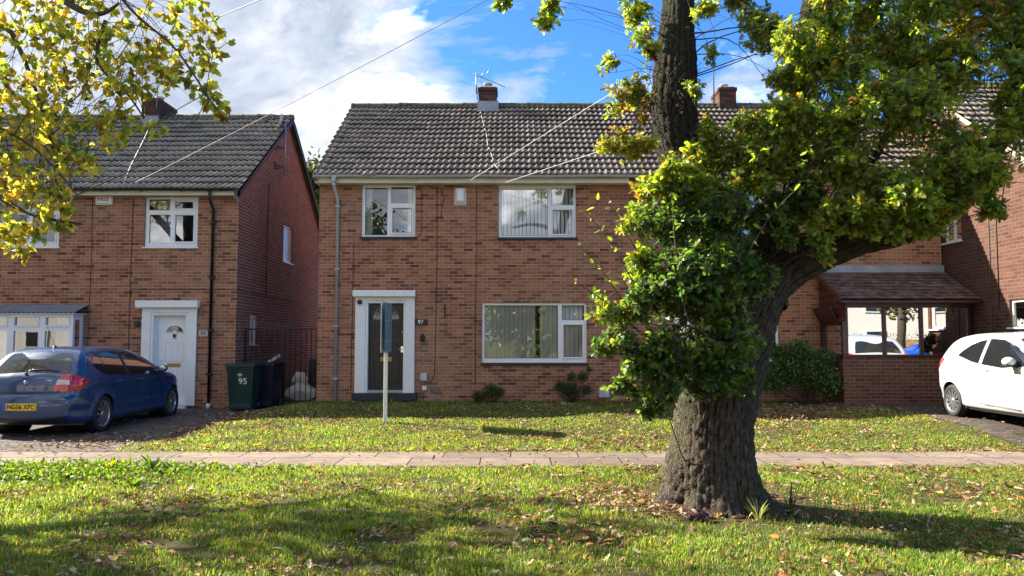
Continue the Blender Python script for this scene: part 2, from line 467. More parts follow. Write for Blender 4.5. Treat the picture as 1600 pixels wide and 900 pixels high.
def bark_mat():
    m, g, out = material('oak_bark')
    tc = g.n('ShaderNodeTexCoord').outputs['Object']
    st = g.n('ShaderNodeMapping', {0: tc, 3: (1, 1, .28)}).outputs[0]
    v = g.n('ShaderNodeTexVoronoi', {'Vector': g.n('ShaderNodeVectorMath', {0: st, 1: g.noise(st, 6, 3).outputs[1]}, operation='ADD').outputs[0], 'Scale': 16.0}, feature='DISTANCE_TO_EDGE').outputs[0]
    n = g.noise(tc, 28, 6, .7).outputs[0]
    a = g.n('ShaderNodeAttribute', attribute_name='tone').outputs['Color']
    hv = g.n('ShaderNodeSeparateXYZ', {0: a}).outputs[0]
    c = g.mix(g.maprange(hv, .15, .75), (.010, .008, .006), (.125, .098, .072))
    c = g.mix(g.maprange(n, .35, .7, 0, .6), c, (.07, .055, .042))
    moss = g.noise(tc, 2.2, 4).outputs[0]
    c = g.mix(g.math('MULTIPLY', g.maprange(moss, .50, .66), .6), c, (.045, .06, .018))
    lich = g.noise(tc, 13, 5, .7).outputs[0]
    c = g.mix(g.math('MULTIPLY', g.maprange(lich, .60, .70), .45), c, (.24, .22, .17))
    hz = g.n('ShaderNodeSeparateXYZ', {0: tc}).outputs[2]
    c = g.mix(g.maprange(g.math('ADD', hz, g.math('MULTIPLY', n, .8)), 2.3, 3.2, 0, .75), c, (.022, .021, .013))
    b = g.n('ShaderNodeBsdfPrincipled', {'Base Color': c, 'Roughness': .92, 'Specular IOR Level': .2})
    h = g.math('ADD', g.maprange(v, 0, .2), g.math('MULTIPLY', n, .5))
    link(g, g.n('ShaderNodeBump', {'Strength': .9, 'Distance': .018, 'Height': h}).outputs[0], b.inputs['Normal'])
    link(g, b.outputs[0], out.inputs[0]); return m
M['bark'] = bark_mat()
M['twig'] = plain('twig_bark', (.055, .042, .032), .85, var=.3, vscale=10)
M['twig_pale'] = plain('pale_twig', (.16, .13, .10), .8, var=.3, vscale=10)

def ground_mat():
    m, g, out = material('turf_soil')
    tc = g.n('ShaderNodeTexCoord').outputs['Object']
    n = g.noise(tc, 1.1, 6, .65).outputs[0]; f = g.noise(tc, 40, 5, .75).outputs[0]; k = g.noise(tc, 7, 4).outputs[0]
    c = g.mix(g.maprange(n, .4, .65), (.085, .095, .028), (.13, .12, .045))
    c = g.mix(g.maprange(k, .42, .60, 0, .85), c, (.12, .082, .048))
    c = g.mix(g.maprange(f, .3, .7, 0, .6), c, (.035, .045, .012))
    b = g.n('ShaderNodeBsdfPrincipled', {'Base Color': c, 'Roughness': .95, 'Specular IOR Level': .1})
    link(g, g.n('ShaderNodeBump', {'Strength': 1.0, 'Distance': .03, 'Height': f}).outputs[0], b.inputs['Normal'])
    link(g, b.outputs[0], out.inputs[0]); return m
M['ground'] = ground_mat()

def slab_mat(name, w, h, col, joint=.012, dirt=.5, jitter=1.0, tone=.25):
    m, g, out = material(name)
    tc = g.n('ShaderNodeTexCoord').outputs['Object']
    wv = g.n('ShaderNodeVectorMath', {0: tc, 1: g.n('ShaderNodeVectorMath', {0: g.noise(tc, 1.5, 2).outputs[1], 1: (.03 * jitter,) * 3}, operation='MULTIPLY').outputs[0]}, operation='ADD').outputs[0]
    s = g.n('ShaderNodeSeparateXYZ', {0: wv})
    row = g.math('FLOOR', g.math('DIVIDE', s.outputs[1], h)); fy = g.math('FRACT', g.math('DIVIDE', s.outputs[1], h))
    ax = g.math('ADD', g.math('DIVIDE', s.outputs[0], w), g.math('MULTIPLY', g.math('MODULO', g.math('ADD', row, 100.0), 2.0), .43))
    cm = g.math('FLOOR', ax); fx = g.math('FRACT', ax)
    dy = g.math('MULTIPLY', g.math('MINIMUM', fy, g.math('SUBTRACT', 1.0, fy)), h)
    dx = g.math('MULTIPLY', g.math('MINIMUM', fx, g.math('SUBTRACT', 1.0, fx)), w)
    mask = g.maprange(g.math('MINIMUM', dx, dy), joint * .3, joint)
    r = g.n('ShaderNodeTexWhiteNoise', {0: g.n('ShaderNodeCombineXYZ', {0: cm, 1: row}).outputs[0]}, noise_dimensions='3D').outputs[0]
    c = g.mix(r, tuple(x * (1 - tone) for x in col), tuple(x * (1 + tone * .5) for x in col))
    n = g.noise(tc, 2.6, 7, .7).outputs[0]; f = g.noise(tc, 70, 3, .7).outputs[0]
    c = g.mix(g.maprange(n, .42, .68, 0, dirt), c, tuple(x * .45 for x in col))
    c = g.mix(g.maprange(f, .35, .7, 0, .35), c, tuple(x * .5 for x in col))
    c = g.mix(mask, (.035, .032, .022), c)
    b = g.n('ShaderNodeBsdfPrincipled', {'Base Color': c, 'Roughness': .88, 'Specular IOR Level': .25})
    hh = g.math('ADD', g.math('ADD', mask, g.math('MULTIPLY', f, .2)), g.math('MULTIPLY', r, .5))
    link(g, g.n('ShaderNodeBump', {'Strength': .8, 'Distance': .012, 'Height': hh}).outputs[0], b.inputs['Normal'])
    link(g, b.outputs[0], out.inputs[0]); return m
M['pavement'] = slab_mat('worn_concrete_slabs', .92, .66, (.255, .192, .148), dirt=.75, tone=.35)
M['drive'] = slab_mat('block_drive', .205, .105, (.155, .125, .105), joint=.008, dirt=.6, tone=.4)
M['drive_dark'] = slab_mat('dark_block_drive', .205, .105, (.105, .085, .070), joint=.008, dirt=.6, tone=.35)
def road_mat():
    m, g, out = material('asphalt')
    tc = g.n('ShaderNodeTexCoord').outputs['Object']
    f = g.noise(tc, 90, 4, .7).outputs[0]; n = g.noise(tc, 1.2, 5).outputs[0]
    c = g.mix(f, (.03, .03, .031), (.085, .083, .08)); c = g.mix(g.maprange(n, .4, .7, 0, .4), c, (.10, .09, .08))
    b = g.n('ShaderNodeBsdfPrincipled', {'Base Color': c, 'Roughness': .9})
    link(g, b.outputs[0], out.inputs[0]); return m
M['road'] = road_mat()
# ---------------------------------------------------------------- ground, pavement, drives
def sheet(name, x0, x1, y0, y1, mat, lift=0.0, step=.25, edge=0.0, seed=0):
    nx = max(2, int((x1 - x0) / step) + 1); ny = max(2, int((y1 - y0) / step) + 1)
    xs = np.linspace(x0, x1, nx); ys = np.linspace(y0, y1, ny)
    Xg, Yg = np.meshgrid(xs, ys)
    if edge:
        r = np.random.default_rng(seed)
        for row, amt in ((0, 1), (-1, 1)):
            Yg[row] += amt * edge * (np.interp(xs, np.linspace(x0, x1, nx // 2 + 2), r.uniform(-1, 1, nx // 2 + 2)))
    Zg = ground_z(Xg, Yg) + lift
    V = np.stack([Xg, Yg, Zg], -1).reshape(-1, 3)
    i = np.arange((ny - 1) * nx).reshape(ny - 1, nx)[:, :-1].ravel()
    F = np.stack([i, i + 1, i + 1 + nx, i + nx], 1)
    o = np_mesh(name, V, F, mat, smooth=True)
    return tag(o, kind='structure')
# the terrain as one sheet: fine near the houses, coarse out to the horizon
def terrain():
    xs = np.concatenate([[-700, -300, -120, -60, -36], np.arange(-24, 24.01, .25), [36, 60, 120, 300, 700]])
    ys = np.concatenate([[-700, -300, -100, -50, -30], np.arange(-24, 26.01, .25), [40, 60, 100, 300, 700]])
    Xg, Yg = np.meshgrid(xs, ys)
    V = np.stack([Xg, Yg, ground_z(Xg, Yg)], -1).reshape(-1, 3)
    nx, ny = len(xs), len(ys)
    i = np.arange((ny - 1) * nx).reshape(ny - 1, nx)[:, :-1].ravel()
    return tag(np_mesh('ground', V, np.stack([i, i + 1, i + 1 + nx, i + nx], 1), M['ground'], smooth=True), kind='structure')
terrain()
PAVE0, PAVE1 = 9.80, 11.08
DRV_L, DRV_R = -5.45, 7.55
sheet('pavement', -30, 30, PAVE0, PAVE1, M['pavement'], .012, .3, edge=.035, seed=3)
sheet('driveway', -14.5, DRV_L, PAVE1 + .03, 17.9, M['drive'], .010, .25)
sheet('driveway', DRV_R, 9.93, PAVE1 + .03, 16.7, M['drive_dark'], .010, .25)
sheet('driveway', 5.9, DRV_R - .002, 15.7, 16.95, M['drive_dark'], .011, .25)
sheet('side_path', DRV_L, -4.47, 17.95, 26, M['drive_dark'], .010, .25)
# street behind the viewer
def flat(name, x0, x1, y0, y1, z, mat):
    b = MB(); b.add([(x0, y0, z), (x1, y0, z), (x1, y1, z), (x0, y1, z)], [(0, 1, 2, 3)])
    return tag(b.build(name, mat), kind='structure')
flat('road', -60, 60, -9.2, -2.6, .02, M['road'])
b = MB(); b.box(-60, 60, -2.6, -2.45, -.1, .12); tag(b.build('kerb', M['sandstone']), kind='structure')
b = MB(); b.box(-60, 60, -9.35, -9.2, -.1, .12); tag(b.build('kerb', M['sandstone']), kind='structure')
flat('pavement', -60, 60, -11.2, -9.35, .06, M['sandstone'])

# ---------------------------------------------------------------- building helpers
def wall(mb, p0, p1, z0, z1, ops, inward, reveal=.10, thick=None):
    """wall face from p0 to p1 (2D), openings (u0,u1,z0,z1) measured along the wall from p0"""
    p0 = Vector((*p0, 0)); p1 = Vector((*p1, 0)); L = (p1 - p0).length; d = (p1 - p0) / L; n = Vector((*inward, 0))
    us = sorted(set([0, L] + [u for o in ops for u in o[:2]])); zs = sorted(set([z0, z1] + [z for o in ops for z in o[2:4]]))
    P = lambda u, z, k=0.0: tuple(p0 + d * u + n * k + Vector((0, 0, z)))
    for i in range(len(us) - 1):
        for j in range(len(zs) - 1):
            cu, cz = (us[i] + us[i + 1]) / 2, (zs[j] + zs[j + 1]) / 2
            if any(o[0] < cu < o[1] and o[2] < cz < o[3] for o in ops): continue
            mb.add([P(us[i], zs[j]), P(us[i + 1], zs[j]), P(us[i + 1], zs[j + 1]), P(us[i], zs[j + 1])], [(0, 1, 2, 3)])
            if thick:
                mb.add([P(us[i], zs[j], thick), P(us[i + 1], zs[j], thick), P(us[i + 1], zs[j + 1], thick), P(us[i], zs[j + 1], thick)], [(0, 1, 2, 3)])
    for o in ops:
        c = [(o[0], o[2]), (o[1], o[2]), (o[1], o[3]), (o[0], o[3])]
        for k in range(4):
            a, b_ = c[k], c[(k + 1) % 4]
            mb.add([P(*a), P(*b_), P(*b_, reveal), P(*a, reveal)], [(0, 1, 2, 3)])
    return mb

def rect(px0, py0, px1, py1, D):
    a = at(px0, (py0 + py1) / 2, D); c = at(px1, (py0 + py1) / 2, D)
    return (a.x, c.x, Z_(py1, D), Z_(py0, D))

def curtain_sheet(x0, x1, z0, z1, y, waves=9, amp=.03, seed=0):
    r = np.random.default_rng(seed); n = 90
    xs = np.linspace(x0, x1, n); ph = np.cumsum(r.uniform(.4, 1.6, n)); ph = ph / ph[-1] * waves * 6.283
    ys = y + amp * np.sin(ph)
    vs = [(xs[i], ys[i], z) for z in (z0, z1) for i in range(n)]
    return vs, [(i, i + 1, n + i + 1, n + i) for i in range(n - 1)]
def blind_slats(x0, x1, z0, z1, y, pitch=.085, ang=20, gap_at=None):
    mb = MB(); n = int((x1 - x0) / pitch); r = random.Random(int(x0 * 100))
    for i in range(n):
        cx = x0 + (i + .5) * pitch
        if gap_at and abs(cx - gap_at) < pitch * .5: continue
        a = R(ang + r.uniform(-5, 5)); hw = pitch * .485
        ax = Vector((math.cos(a) * hw, math.sin(a) * hw, 0)); ay = Vector((-math.sin(a), math.cos(a), 0)) * .0012
        mb.obox((cx, y, (z0 + z1) / 2), ax, ay, (0, 0, (z1 - z0) / 2))
    return mb

def window(house, r, y, panes, frame_mat='white', sill='white', inner=None, opening=(), glass='glass', axis='x', label=None):
    """panes: glass rects in world (x0,x1,z0,z1); opening: indices of casements standing proud"""
    x0, x1, z0, z1 = r
    fm = MB()
    wall(fm, (x0 + .003, y + .045), (x1 - .003, y + .045), z0 + .003, z1 - .003, [(p[0] - x0 - .003, p[1] - x0 - .003, p[2], p[3]) for p in panes], (0, 1), reveal=.05)
    for k in opening:
        a0, a1, b0, b1 = panes[k]; t = .038
        for q in ((a0 - t, a1 + t, b0 - t, b0 - .004), (a0 - t, a1 + t, b1 + .004, b1 + t), (a0 - t, a0 - .004, b0 - .004, b1 + .004), (a1 + .004, a1 + t, b0 - .004, b1 + .004)):
            fm.box(q[0], q[1], y + .022, y + .044, q[2], q[3], bev=.006)
    w = fm.build('window', M[frame_mat], house)
    if label: w['label'] = label
    for k, p in enumerate(panes):
        g = MB(); yy = y + (.058 if k in opening else .07)
        g.add([(p[0], yy, p[2]), (p[1], yy, p[2]), (p[1], yy, p[3]), (p[0], yy, p[3])], [(0, 1, 2, 3)])
        g.build('pane', M[glass], w)
        gk = MB()
        t = .009
        for q in ((p[0], p[1], p[2], p[2] + t), (p[0], p[1], p[3] - t, p[3]), (p[0], p[0] + t, p[2] + t, p[3] - t), (p[1] - t, p[1], p[2] + t, p[3] - t)):
            gk.box(q[0], q[1], yy - .006, yy - .001, q[2], q[3])
        gk.build('gasket', M['black'], w)
    if sill:
        s = MB()
        if sill == 'white': s.box(x0 - .04, x1 + .04, y - .04, y + .06, z0 - .035, z0 - .001, bev=.008)
        else: s.box(x0 - .03, x1 + .03, y - .05, y + .06, z0 - .055, z0 - .001, bev=.008)
        s.build('sill', M['white'] if sill == 'white' else M[sill], w)
    if inner: inner(w)
    return w
def P_(py_rects, D):
    return [rect(*q, D) for q in py_rects]
def add_curtains(x0, x1, z0, z1, y, mat='curtain', parts=((0, 1),), **kw):
    def f(w):
        for k, (a, b_) in enumerate(parts):
            vs, fs = curtain_sheet(x0 + (x1 - x0) * a, x0 + (x1 - x0) * b_, z0, z1, y, seed=k + int(abs(x0) * 10), **kw)
            m = MB(); m.add(vs, fs, True); m.build('curtain', M[mat], w)
    return f
def add_blinds(x0, x1, z0, z1, y, **kw):
    def f(w): blind_slats(x0, x1, z0, z1, y, **kw).build('blind', M['curtain'], w)
    return f

def tile_slope(parent, name, x0, x1, ye, ze, yr, zr, mat, pitch=.145, roll=.034, gauge=.345, lap=.060, seed=1, flat_tiles=False):
    """courses of interlocking tiles from the eave (ye, ze) to the ridge (yr, zr)"""
    S = math.hypot(yr - ye, zr - ze); dy, dz = (yr - ye) / S, (zr - ze) / S; ny, nz = -dz * np.sign(yr - ye) * np.sign(yr - ye), dy
    ny, nz = -dz, dy
    if nz < 0: ny, nz = -ny, -nz
    n = int(math.ceil(S / gauge)); r = np.random.default_rng(seed)
    if flat_tiles:
        xs = []; hs = []
        k = int((x1 - x0) / pitch)
    nx = int((x1 - x0) / pitch * 8)
    xs = np.linspace(x0, x1, nx + 1)
    allv = []; allf = []; base = 0
    for i in range(n):
        s0 = i * gauge; s1 = min((i + 1) * gauge + .03, S + .02)
        if flat_tiles:
            offs = (i % 2) * .5; q = (xs - x0) / pitch + offs; fr = q - np.floor(q)
            h = np.where((fr < .05), -.010, 0.0) + .004 * r.uniform(-1, 1, int(q.max()) + 2)[np.floor(q).astype(int)]
            sj = .006 * r.uniform(-1, 1, int(q.max()) + 2)[np.floor(q).astype(int)]
        else:
            q = (xs - x0) / pitch; fr = q - np.floor(q)
            h = roll * np.clip(np.sin(np.pi * np.clip(fr / .62, 0, 1)), 0, 1) ** .8
            tj = np.floor(q / 2).astype(int); h = h + .0035 * r.uniform(-1, 1, tj.max() + 2)[tj]; sj = .007 * r.uniform(-1, 1, tj.max() + 2)[tj]
        jit = .004 * np.sin(xs * 1.1 + i) - .022 * np.sin(np.pi * (xs - x0) / 4.6) ** 2 * math.sin(math.pi * min(1, s0 / S))
        if not flat_tiles: sj = sj - .045 * (r.uniform(0, 1, tj.max() + 2) > .985)[tj] + .02 * (r.uniform(0, 1, tj.max() + 2) > .97)[tj]
        rows = []
        for (s, lift) in ((s0 + .10, -.008), (s0, lap - .020), (s0, lap), (s1, .0)):
            ss = s + sj if s == s0 else np.full_like(xs, s)
            if lift < 0: rows.append(np.stack([xs, ye + dy * ss + ny * lift, ze + dz * ss + nz * lift], 1)); continue
            hh = (lift + (h if lift > -.001 else h - .0)) + jit
            rows.append(np.stack([xs, ye + dy * ss + ny * hh, ze + dz * ss + nz * hh], 1))
        V = np.concatenate(rows); m = len(xs)
        i0 = np.arange(m - 1)
        F = np.concatenate([np.stack([i0 + k * m, i0 + 1 + k * m, i0 + 1 + (k + 1) * m, i0 + (k + 1) * m], 1) for k in (0, 1, 2)])
        allv.append(V); allf.append(F + base); base += len(V)
    o = np_mesh(name, np.concatenate(allv), np.concatenate(allf), mat, parent)
    return o

def ridge_caps(x0, x1, y, z, rad=.115, length=.45, seed=0):
    mb = MB(); r = random.Random(seed); x = x0; n = 9
    while x < x1 - .05:
        e = min(x + length, x1); rr = rad + r.uniform(-.006, .006); dz = r.uniform(-.008, .008)
        vs = []
        for xx, k in ((x, 1.06), (x + .05, 1.06), (x + .051, 1.0), (e - .002, 1.0)):
            for i in range(n):
                a = math.pi * i / (n - 1)
                vs.append((xx, y - math.cos(a) * rr * k * 1.1, z + dz - .05 + math.sin(a) * rr * k))
        fs = [(j * n + i, j * n + i + 1, (j + 1) * n + i + 1, (j + 1) * n + i) for j in range(3) for i in range(n - 1)]
        fs += [tuple(range(n))[::-1], tuple(range(3 * n, 4 * n))]
        mb.add(vs, fs, False); x = e
    return mb

def chimney(house, x0, x1, y0, y1, z0, z1, pots=1, lean=0.0):
    b = MB(); b.box(x0, x1, y0, y1, z0, z1 - .14); b.box(x0 - .025, x1 + .025, y0 - .025, y1 + .025, z1 - .14, z1 - .05)
    c = b.build('chimney', M['brick_chimney'], house)
    f = MB(); f.box(x0 - .03, x1 + .03, y0 - .03, y1 + .03, z0, z0 + .02)
    m = MB(); m.box(x0 + .02, x1 - .02, y0 + .02, y1 - .02, z1 - .05, z1, bev=.02); m.build('mortar_cap', M['soffit'], c)
    for k in range(pots):
        px = x0 + (x1 - x0) * (k + .5) / pots
        m = MB(); m.lathe([(.11, 0), (.10, .12), (.125, .13), (.125, .16), (.09, .16), (.09, .05)], (px, (y0 + y1) / 2, z1 - .01), n=20)
        m.build('chimney_pot', M['soffit'], c)
    return c

def gutter(x0, x1, y, z, rad=.06):
    mb = MB(); n = 8; vs = []; fs = []
    segs = 24
    for j in range(segs + 1):
        x = x0 + (x1 - x0) * j / segs; dz = .006 * math.sin(j * 1.3)
        for i in range(n + 1):
            a = math.pi * i / n
            vs.append((x, y - math.cos(a) * rad, z + dz - math.sin(a) * rad))
    for j in range(segs):
        for i in range(n): fs.append((j * (n + 1) + i, j * (n + 1) + i + 1, (j + 1) * (n + 1) + i + 1, (j + 1) * (n + 1) + i))
    mb.add(vs, fs, True)
    # end caps, and brackets
    for x in (x0, x1):
        mb.lathe([(rad, -.004), (rad, .004)], (x, y, z), 'x', 16, False)
    x = x0 + .5
    while x < x1:
        mb.box(x - .012, x + .012, y - rad - .008, y + rad, z - rad - .010, z - rad + .004); x += .9
    return mb
FY = 17.8
# ================================================================ main pair of houses (97 and its neighbour)
main = empty('brick_house', (2.7, FY, .18), 'semi-detached brick house with tall dark door and white board post in front of it', 'house')
MX0, MX1 = at(497, 450, FY).x, 9.93
RY = FY + 3.75; BY = FY + 7.5
zE, zR = Z_(276, FY - .38), Z_(166, RY)
MIR = lambda px: 2 * 985 - px
r_ul = rect(565, 288, 649, 370, FY); r_ur = rect(779, 288, 900, 371, FY); r_g = rect(753, 473, 917, 567, FY)
r_ur2 = rect(MIR(900), 288, MIR(779), 371, FY); r_ul2 = rect(MIR(649), 288, MIR(565), 370, FY); r_g2 = rect(MIR(917), 473, MIR(753), 567, FY)
r_d = rect(571, 472, 634, 615, FY); r_d2 = rect(MIR(634), 472, MIR(571), 615, FY)
ops = [(r[0] - MX0, r[1] - MX0, r[2], r[3]) for r in (r_ul, r_ur, r_g, r_ur2, r_ul2, r_g2, r_d, r_d2)]
zT = Z_(285, FY - .02) 
b = MB(); wall(b, (MX0, FY), (MX1, FY), -.2, zT + .02, ops, (0, 1), reveal=.14)
b.build('front_wall', M['brick'], main)
def gable(mb, x, y0, y1, z0, ze, yr, zr, ops=(), inward=(1, 0)):
    wall(mb, (x, y0), (x, y1), z0, ze, ops, inward, reveal=.12)
    mb.add([(x, y0, ze), (x, y1, ze), (x, yr, zr)], [(0, 1, 2)])
slope = (zR - zE) / (RY - (FY - .38))
zGe = zE + slope * .38 - .07
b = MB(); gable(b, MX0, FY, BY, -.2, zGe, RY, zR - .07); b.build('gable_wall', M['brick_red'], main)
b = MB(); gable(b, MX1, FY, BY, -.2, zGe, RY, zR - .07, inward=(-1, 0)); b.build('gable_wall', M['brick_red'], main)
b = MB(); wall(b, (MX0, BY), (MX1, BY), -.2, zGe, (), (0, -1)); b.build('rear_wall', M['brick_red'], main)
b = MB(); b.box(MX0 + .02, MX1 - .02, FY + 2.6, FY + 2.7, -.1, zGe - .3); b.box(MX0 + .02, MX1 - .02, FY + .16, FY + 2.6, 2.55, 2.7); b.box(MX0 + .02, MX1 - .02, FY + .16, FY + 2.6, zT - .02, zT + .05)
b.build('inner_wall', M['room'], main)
RX0, RX1 = MX0 - .07, MX1 + .05
roof = tile_slope(main, 'roof', RX0, RX1, FY - .40, zE, RY, zR, M['tile'])
b = MB(); b.add([(RX0, RY, zR), (RX1, RY, zR), (RX1, BY + .35, zE), (RX0, BY + .35, zE)], [(0, 1, 2, 3)])
b.build('rear_slope', M['tile'], roof)
ridge_caps(RX0, RX1, RY, zR + .03, seed=4).build('ridge', M['moss'], roof)
b = MB(); b.add([(RX0 + .02, FY - .36, zE - .02), (RX0 + .02, RY, zR - .03), (RX0 + .02, RY, zR - .13), (RX0 + .02, FY - .36, zE - .10),
                 (RX0 + .09, FY - .36, zE - .02), (RX0 + .09, RY, zR - .03), (RX0 + .09, RY, zR - .13), (RX0 + .09, FY - .36, zE - .10)],
                [(0, 1, 2, 3), (4, 5, 6, 7), (3, 2, 6, 7), (0, 1, 5, 4)]); b.build('verge_board', M['soffit'], roof)
xs_ = at(983, 283, FY - .3).x
zf0, zf1 = Z_(286, FY - .30), Z_(278, FY - .30)
b = MB(); b.box(MX0 - .03, xs_, FY - .30, FY - .275, zf0, zf1, bev=.004); b.build('fascia', M['cream'], main)
b = MB(); b.box(xs_ + .002, MX1 - .005, FY - .298, FY - .275, zf0 + .02, zf1); b.build('fascia', M['black_paint'], main)['label'] = 'black fascia board of the right-hand half'
b = MB(); b.box(MX0 - .03, MX1 - .005, FY - .272, FY + .12, zf0 + .01, zf0 + .03); b.build('soffit', M['cream'], main)
b = MB(); b.box(MX0 - .03, MX1 - .005, FY - .03, FY - .002, zT - .06, zf0 + .008); b.build('frieze_board', M['soffit'], main)
b = gutter(at(490, 279, FY - .38).x, MX1 - .01, FY - .38, zf1 + .045); b.build('gutter', M['grey_pipe'], main)
# chimneys
def chim_px(house, px0, px1, pytop, zbase, yc, half, pots=1):
    a, c = at(px0, pytop, yc - half), at(px1, pytop, yc - half)
    return chimney(house, a.x, c.x, yc - half, yc + half, zbase, a.z, pots)
chim_px(main, 748, 776, 134, zR - .5, RY, .3)
b = MB(); x0, x1 = at(746, 168, RY - .33).x, at(779, 168, RY - .33).x
b.box(x0, x1, RY - .36, RY - .31, zR - .24, zR + .04); b.box(x0 - .03, x1 + .03, RY - .52, RY - .34, zR - .30, zR - .235); b.build('flashing', M['lead'], main)
c2 = chim_px(main, 1124, 1150, 134, zR - .5, RY + .1, .42)
# windows
pn = P_([(570, 293, 605, 367), (611, 292, 645, 317), (613, 325, 643, 363)], FY)
window(main, r_ul, FY, pn, 'white', 'dark_sill', opening=(2,), inner=add_curtains(r_ul[0] + .04, r_ul[1] - .04, r_ul[2] + .03, r_ul[3] - .02, FY + .18, parts=((0, .16), (.86, 1)), waves=4))
pn = P_([(783, 295, 856, 368), (862, 294, 896, 320), (864, 328, 894, 365)], FY)
window(main, r_ur, FY, pn, 'white', 'dark_sill', opening=(2,), inner=add_blinds(r_ur[0] + .03, r_ur[1] - .03, r_ur[2] + .04, r_ur[3] - .02, FY + .15, pitch=.089, ang=38))
pn = P_([(757, 477, 872, 560), (878, 477, 913, 500), (881, 508, 910, 558)], FY)
gx = at(843, 520, FY).x
window(main, r_g, FY, pn, 'white', 'dark_sill', opening=(2,), inner=add_blinds(r_g[0] + .03, r_g[1] - .03, r_g[2] + .04, r_g[3] - .03, FY + .14, pitch=.10, ang=14, gap_at=gx))
for rr, src in ((r_ur2, [(783, 295, 856, 368), (862, 294, 896, 320), (864, 328, 894, 365)]), (r_ul2, [(570, 293, 605, 367), (611, 292, 645, 317), (613, 325, 643, 363)]), (r_g2, [(757, 477, 872, 560), (878, 477, 913, 500), (881, 508, 910, 558)])):
    pn = P_([(MIR(q[2]), q[1], MIR(q[0]), q[3]) for q in src], FY)
    window(main, rr, FY, pn, 'white', 'dark_sill', opening=(2,), inner=add_curtains(rr[0] + .04, rr[1] - .04, rr[2] + .03, rr[3] - .02, FY + .25, parts=((0, .3), (.7, 1)), waves=5))

def front_door(house, ropen, panels, mat, y, recess=.12):
    x0, x1, z0, z1 = ropen
    b = MB(); b.box(x0, x1, y + recess, y + recess + .045, z0, z1, bev=.004)
    d = b.build('door', M[mat], house)
    return d
def raised_panel(d, r, y, mat):
    x0, x1, z0, z1 = r
    b = MB(); t = .018
    for q in ((x0, x1, z0, z0 + t), (x0, x1, z1 - t, z1), (x0, x0 + t, z0 + t, z1 - t), (x1 - t, x1, z0 + t, z1 - t)):
        b.box(q[0], q[1], y - .012, y, q[2], q[3], bev=.004)
    b.box(x0 + .05, x1 - .05, y - .009, y, z0 + .05, z1 - .05, bev=.008)
    return b.build('panel', M[mat], d)
def surround(house, outer, inner, header, y, mat='white_paint'):
    x0, x1, z0, z1 = outer; a0, a1, b0, b1 = inner
    b = MB()
    b.box(x0, a0, y - .05, y - .002, z0, z1, bev=.006); b.box(a1, x1, y - .05, y - .002, z0, z1, bev=.006); b.box(a0, a1, y - .049, y - .002, b1, z1 - .002, bev=.006)
    # inner stepped lining
    t = .055
    b.box(a0, a0 + t, y - .03, y + .1, z0, b1 - .001, bev=.004); b.box(a1 - t, a1, y - .03, y + .1, z0, b1 - .001, bev=.004); b.box(a0 + t, a1 - t, y - .03, y + .1, b1 - t, b1 - .001, bev=.004)
    s = b.build('door_surround', M[mat], house)
    h = MB(); h.box(header[0], header[1], y - .17, y - .002, header[2], header[3], bev=.01)
    h.box(header[0] + .02, header[1] - .02, y - .10, y - .002, header[2] - .025, header[2] - .001, bev=.004)
    h.build('header_board', M[mat], s)
    return s
# door of 97
surround(main, rect(555, 464, 648, 614, FY), rect(571, 470, 634, 614, FY), rect(553, 454, 650, 464, FY), FY)
rd = rect(575, 477, 631, 611, FY)
d97 = front_door(main, (rd[0] - .06, rd[1] + .06, rd[2], rd[3] + .05), None, 'door_dark', FY)
yd = FY + .12
for q in ((582, 509, 624, 527), (582, 536, 624, 556), (582, 565, 624, 599)): 
    raised_panel(d97, rect(*q, FY), yd, 'door_dark')
p0 = at(602, 500, FY)
b = MB(); RR = .30
arc = [(p0.x + RR * math.cos(math.pi * k / 24), p0.z + .02 + RR * math.sin(math.pi * k / 24)) for k in range(25)]
b.add([(x, yd - .004, z) for x, z in arc] + [(x, yd + .0, z) for x, z in arc], [tuple(range(25))[::-1]]); b.build('fanlight', M['glass_dark'], d97)
b = MB(); yl = yd - .007
for k in range(-7, 8):
    for sgn in (-1, 1):
        # diamond leading clipped to the half round
        pts = []
        for t in np.linspace(-.6, .6, 61):
            x = p0.x + k * .075 + sgn * t * .5; z = p0.z + .02 + t * .85 + .2
            if (x - p0.x) ** 2 + (z - p0.z - .02) ** 2 < (RR - .01) ** 2 and z > p0.z + .025: pts.append((x, yl, z))
        if len(pts) > 2: b.tube([pts[0], pts[-1]], .004, 4, smooth=False)
b.tube([(x, yl, z) for x, z in arc], .006, 5)
b.tube([(p0.x - RR, yl, p0.z + .02), (p0.x + RR, yl, p0.z + .02)], .006, 5)
b.build('leading', M['leadwork'], d97)
q = rect(593, 558, 611, 565, FY); b = MB(); b.box(q[0], q[1], yd - .014, yd, q[2], q[3], bev=.004); b.build('letter_plate', M['gold'], d97)
q = rect(625, 541, 630, 551, FY); b = MB(); b.box(q[0], q[1], yd - .012, yd, q[2], q[3], bev=.004); b.tube([(q[0] + .03, yd - .045, (q[2] + q[3]) / 2), (q[0] - .05, yd - .045, (q[2] + q[3]) / 2)], .009); b.tube([(q[0] + .03, yd - .01, (q[2] + q[3]) / 2), (q[0] + .03, yd - .05, (q[2] + q[3]) / 2)], .009); b.build('door_handle', M['chrome'], d97)
c = at(628, 519, FY); b = MB(); b.lathe([(.018, -.012), (.014, -.016)], (c.x, yd, c.z), 'y', 16); b.build('lock', M['chrome'], d97)
b = MB(); q = rect(573, 611, 633, 616, FY); b.box(q[0], q[1], FY + .0, FY + .17, q[2], q[3] + .02); b.build('threshold', M['steel'], d97)
b = MB(); q = rect(550, 614, 651, 622, FY - .1); b.box(q[0], q[1], FY - .18, FY + .12, q[2] - .06, q[3], bev=.01); b.build('doorstep', M['dark_sill'], main)
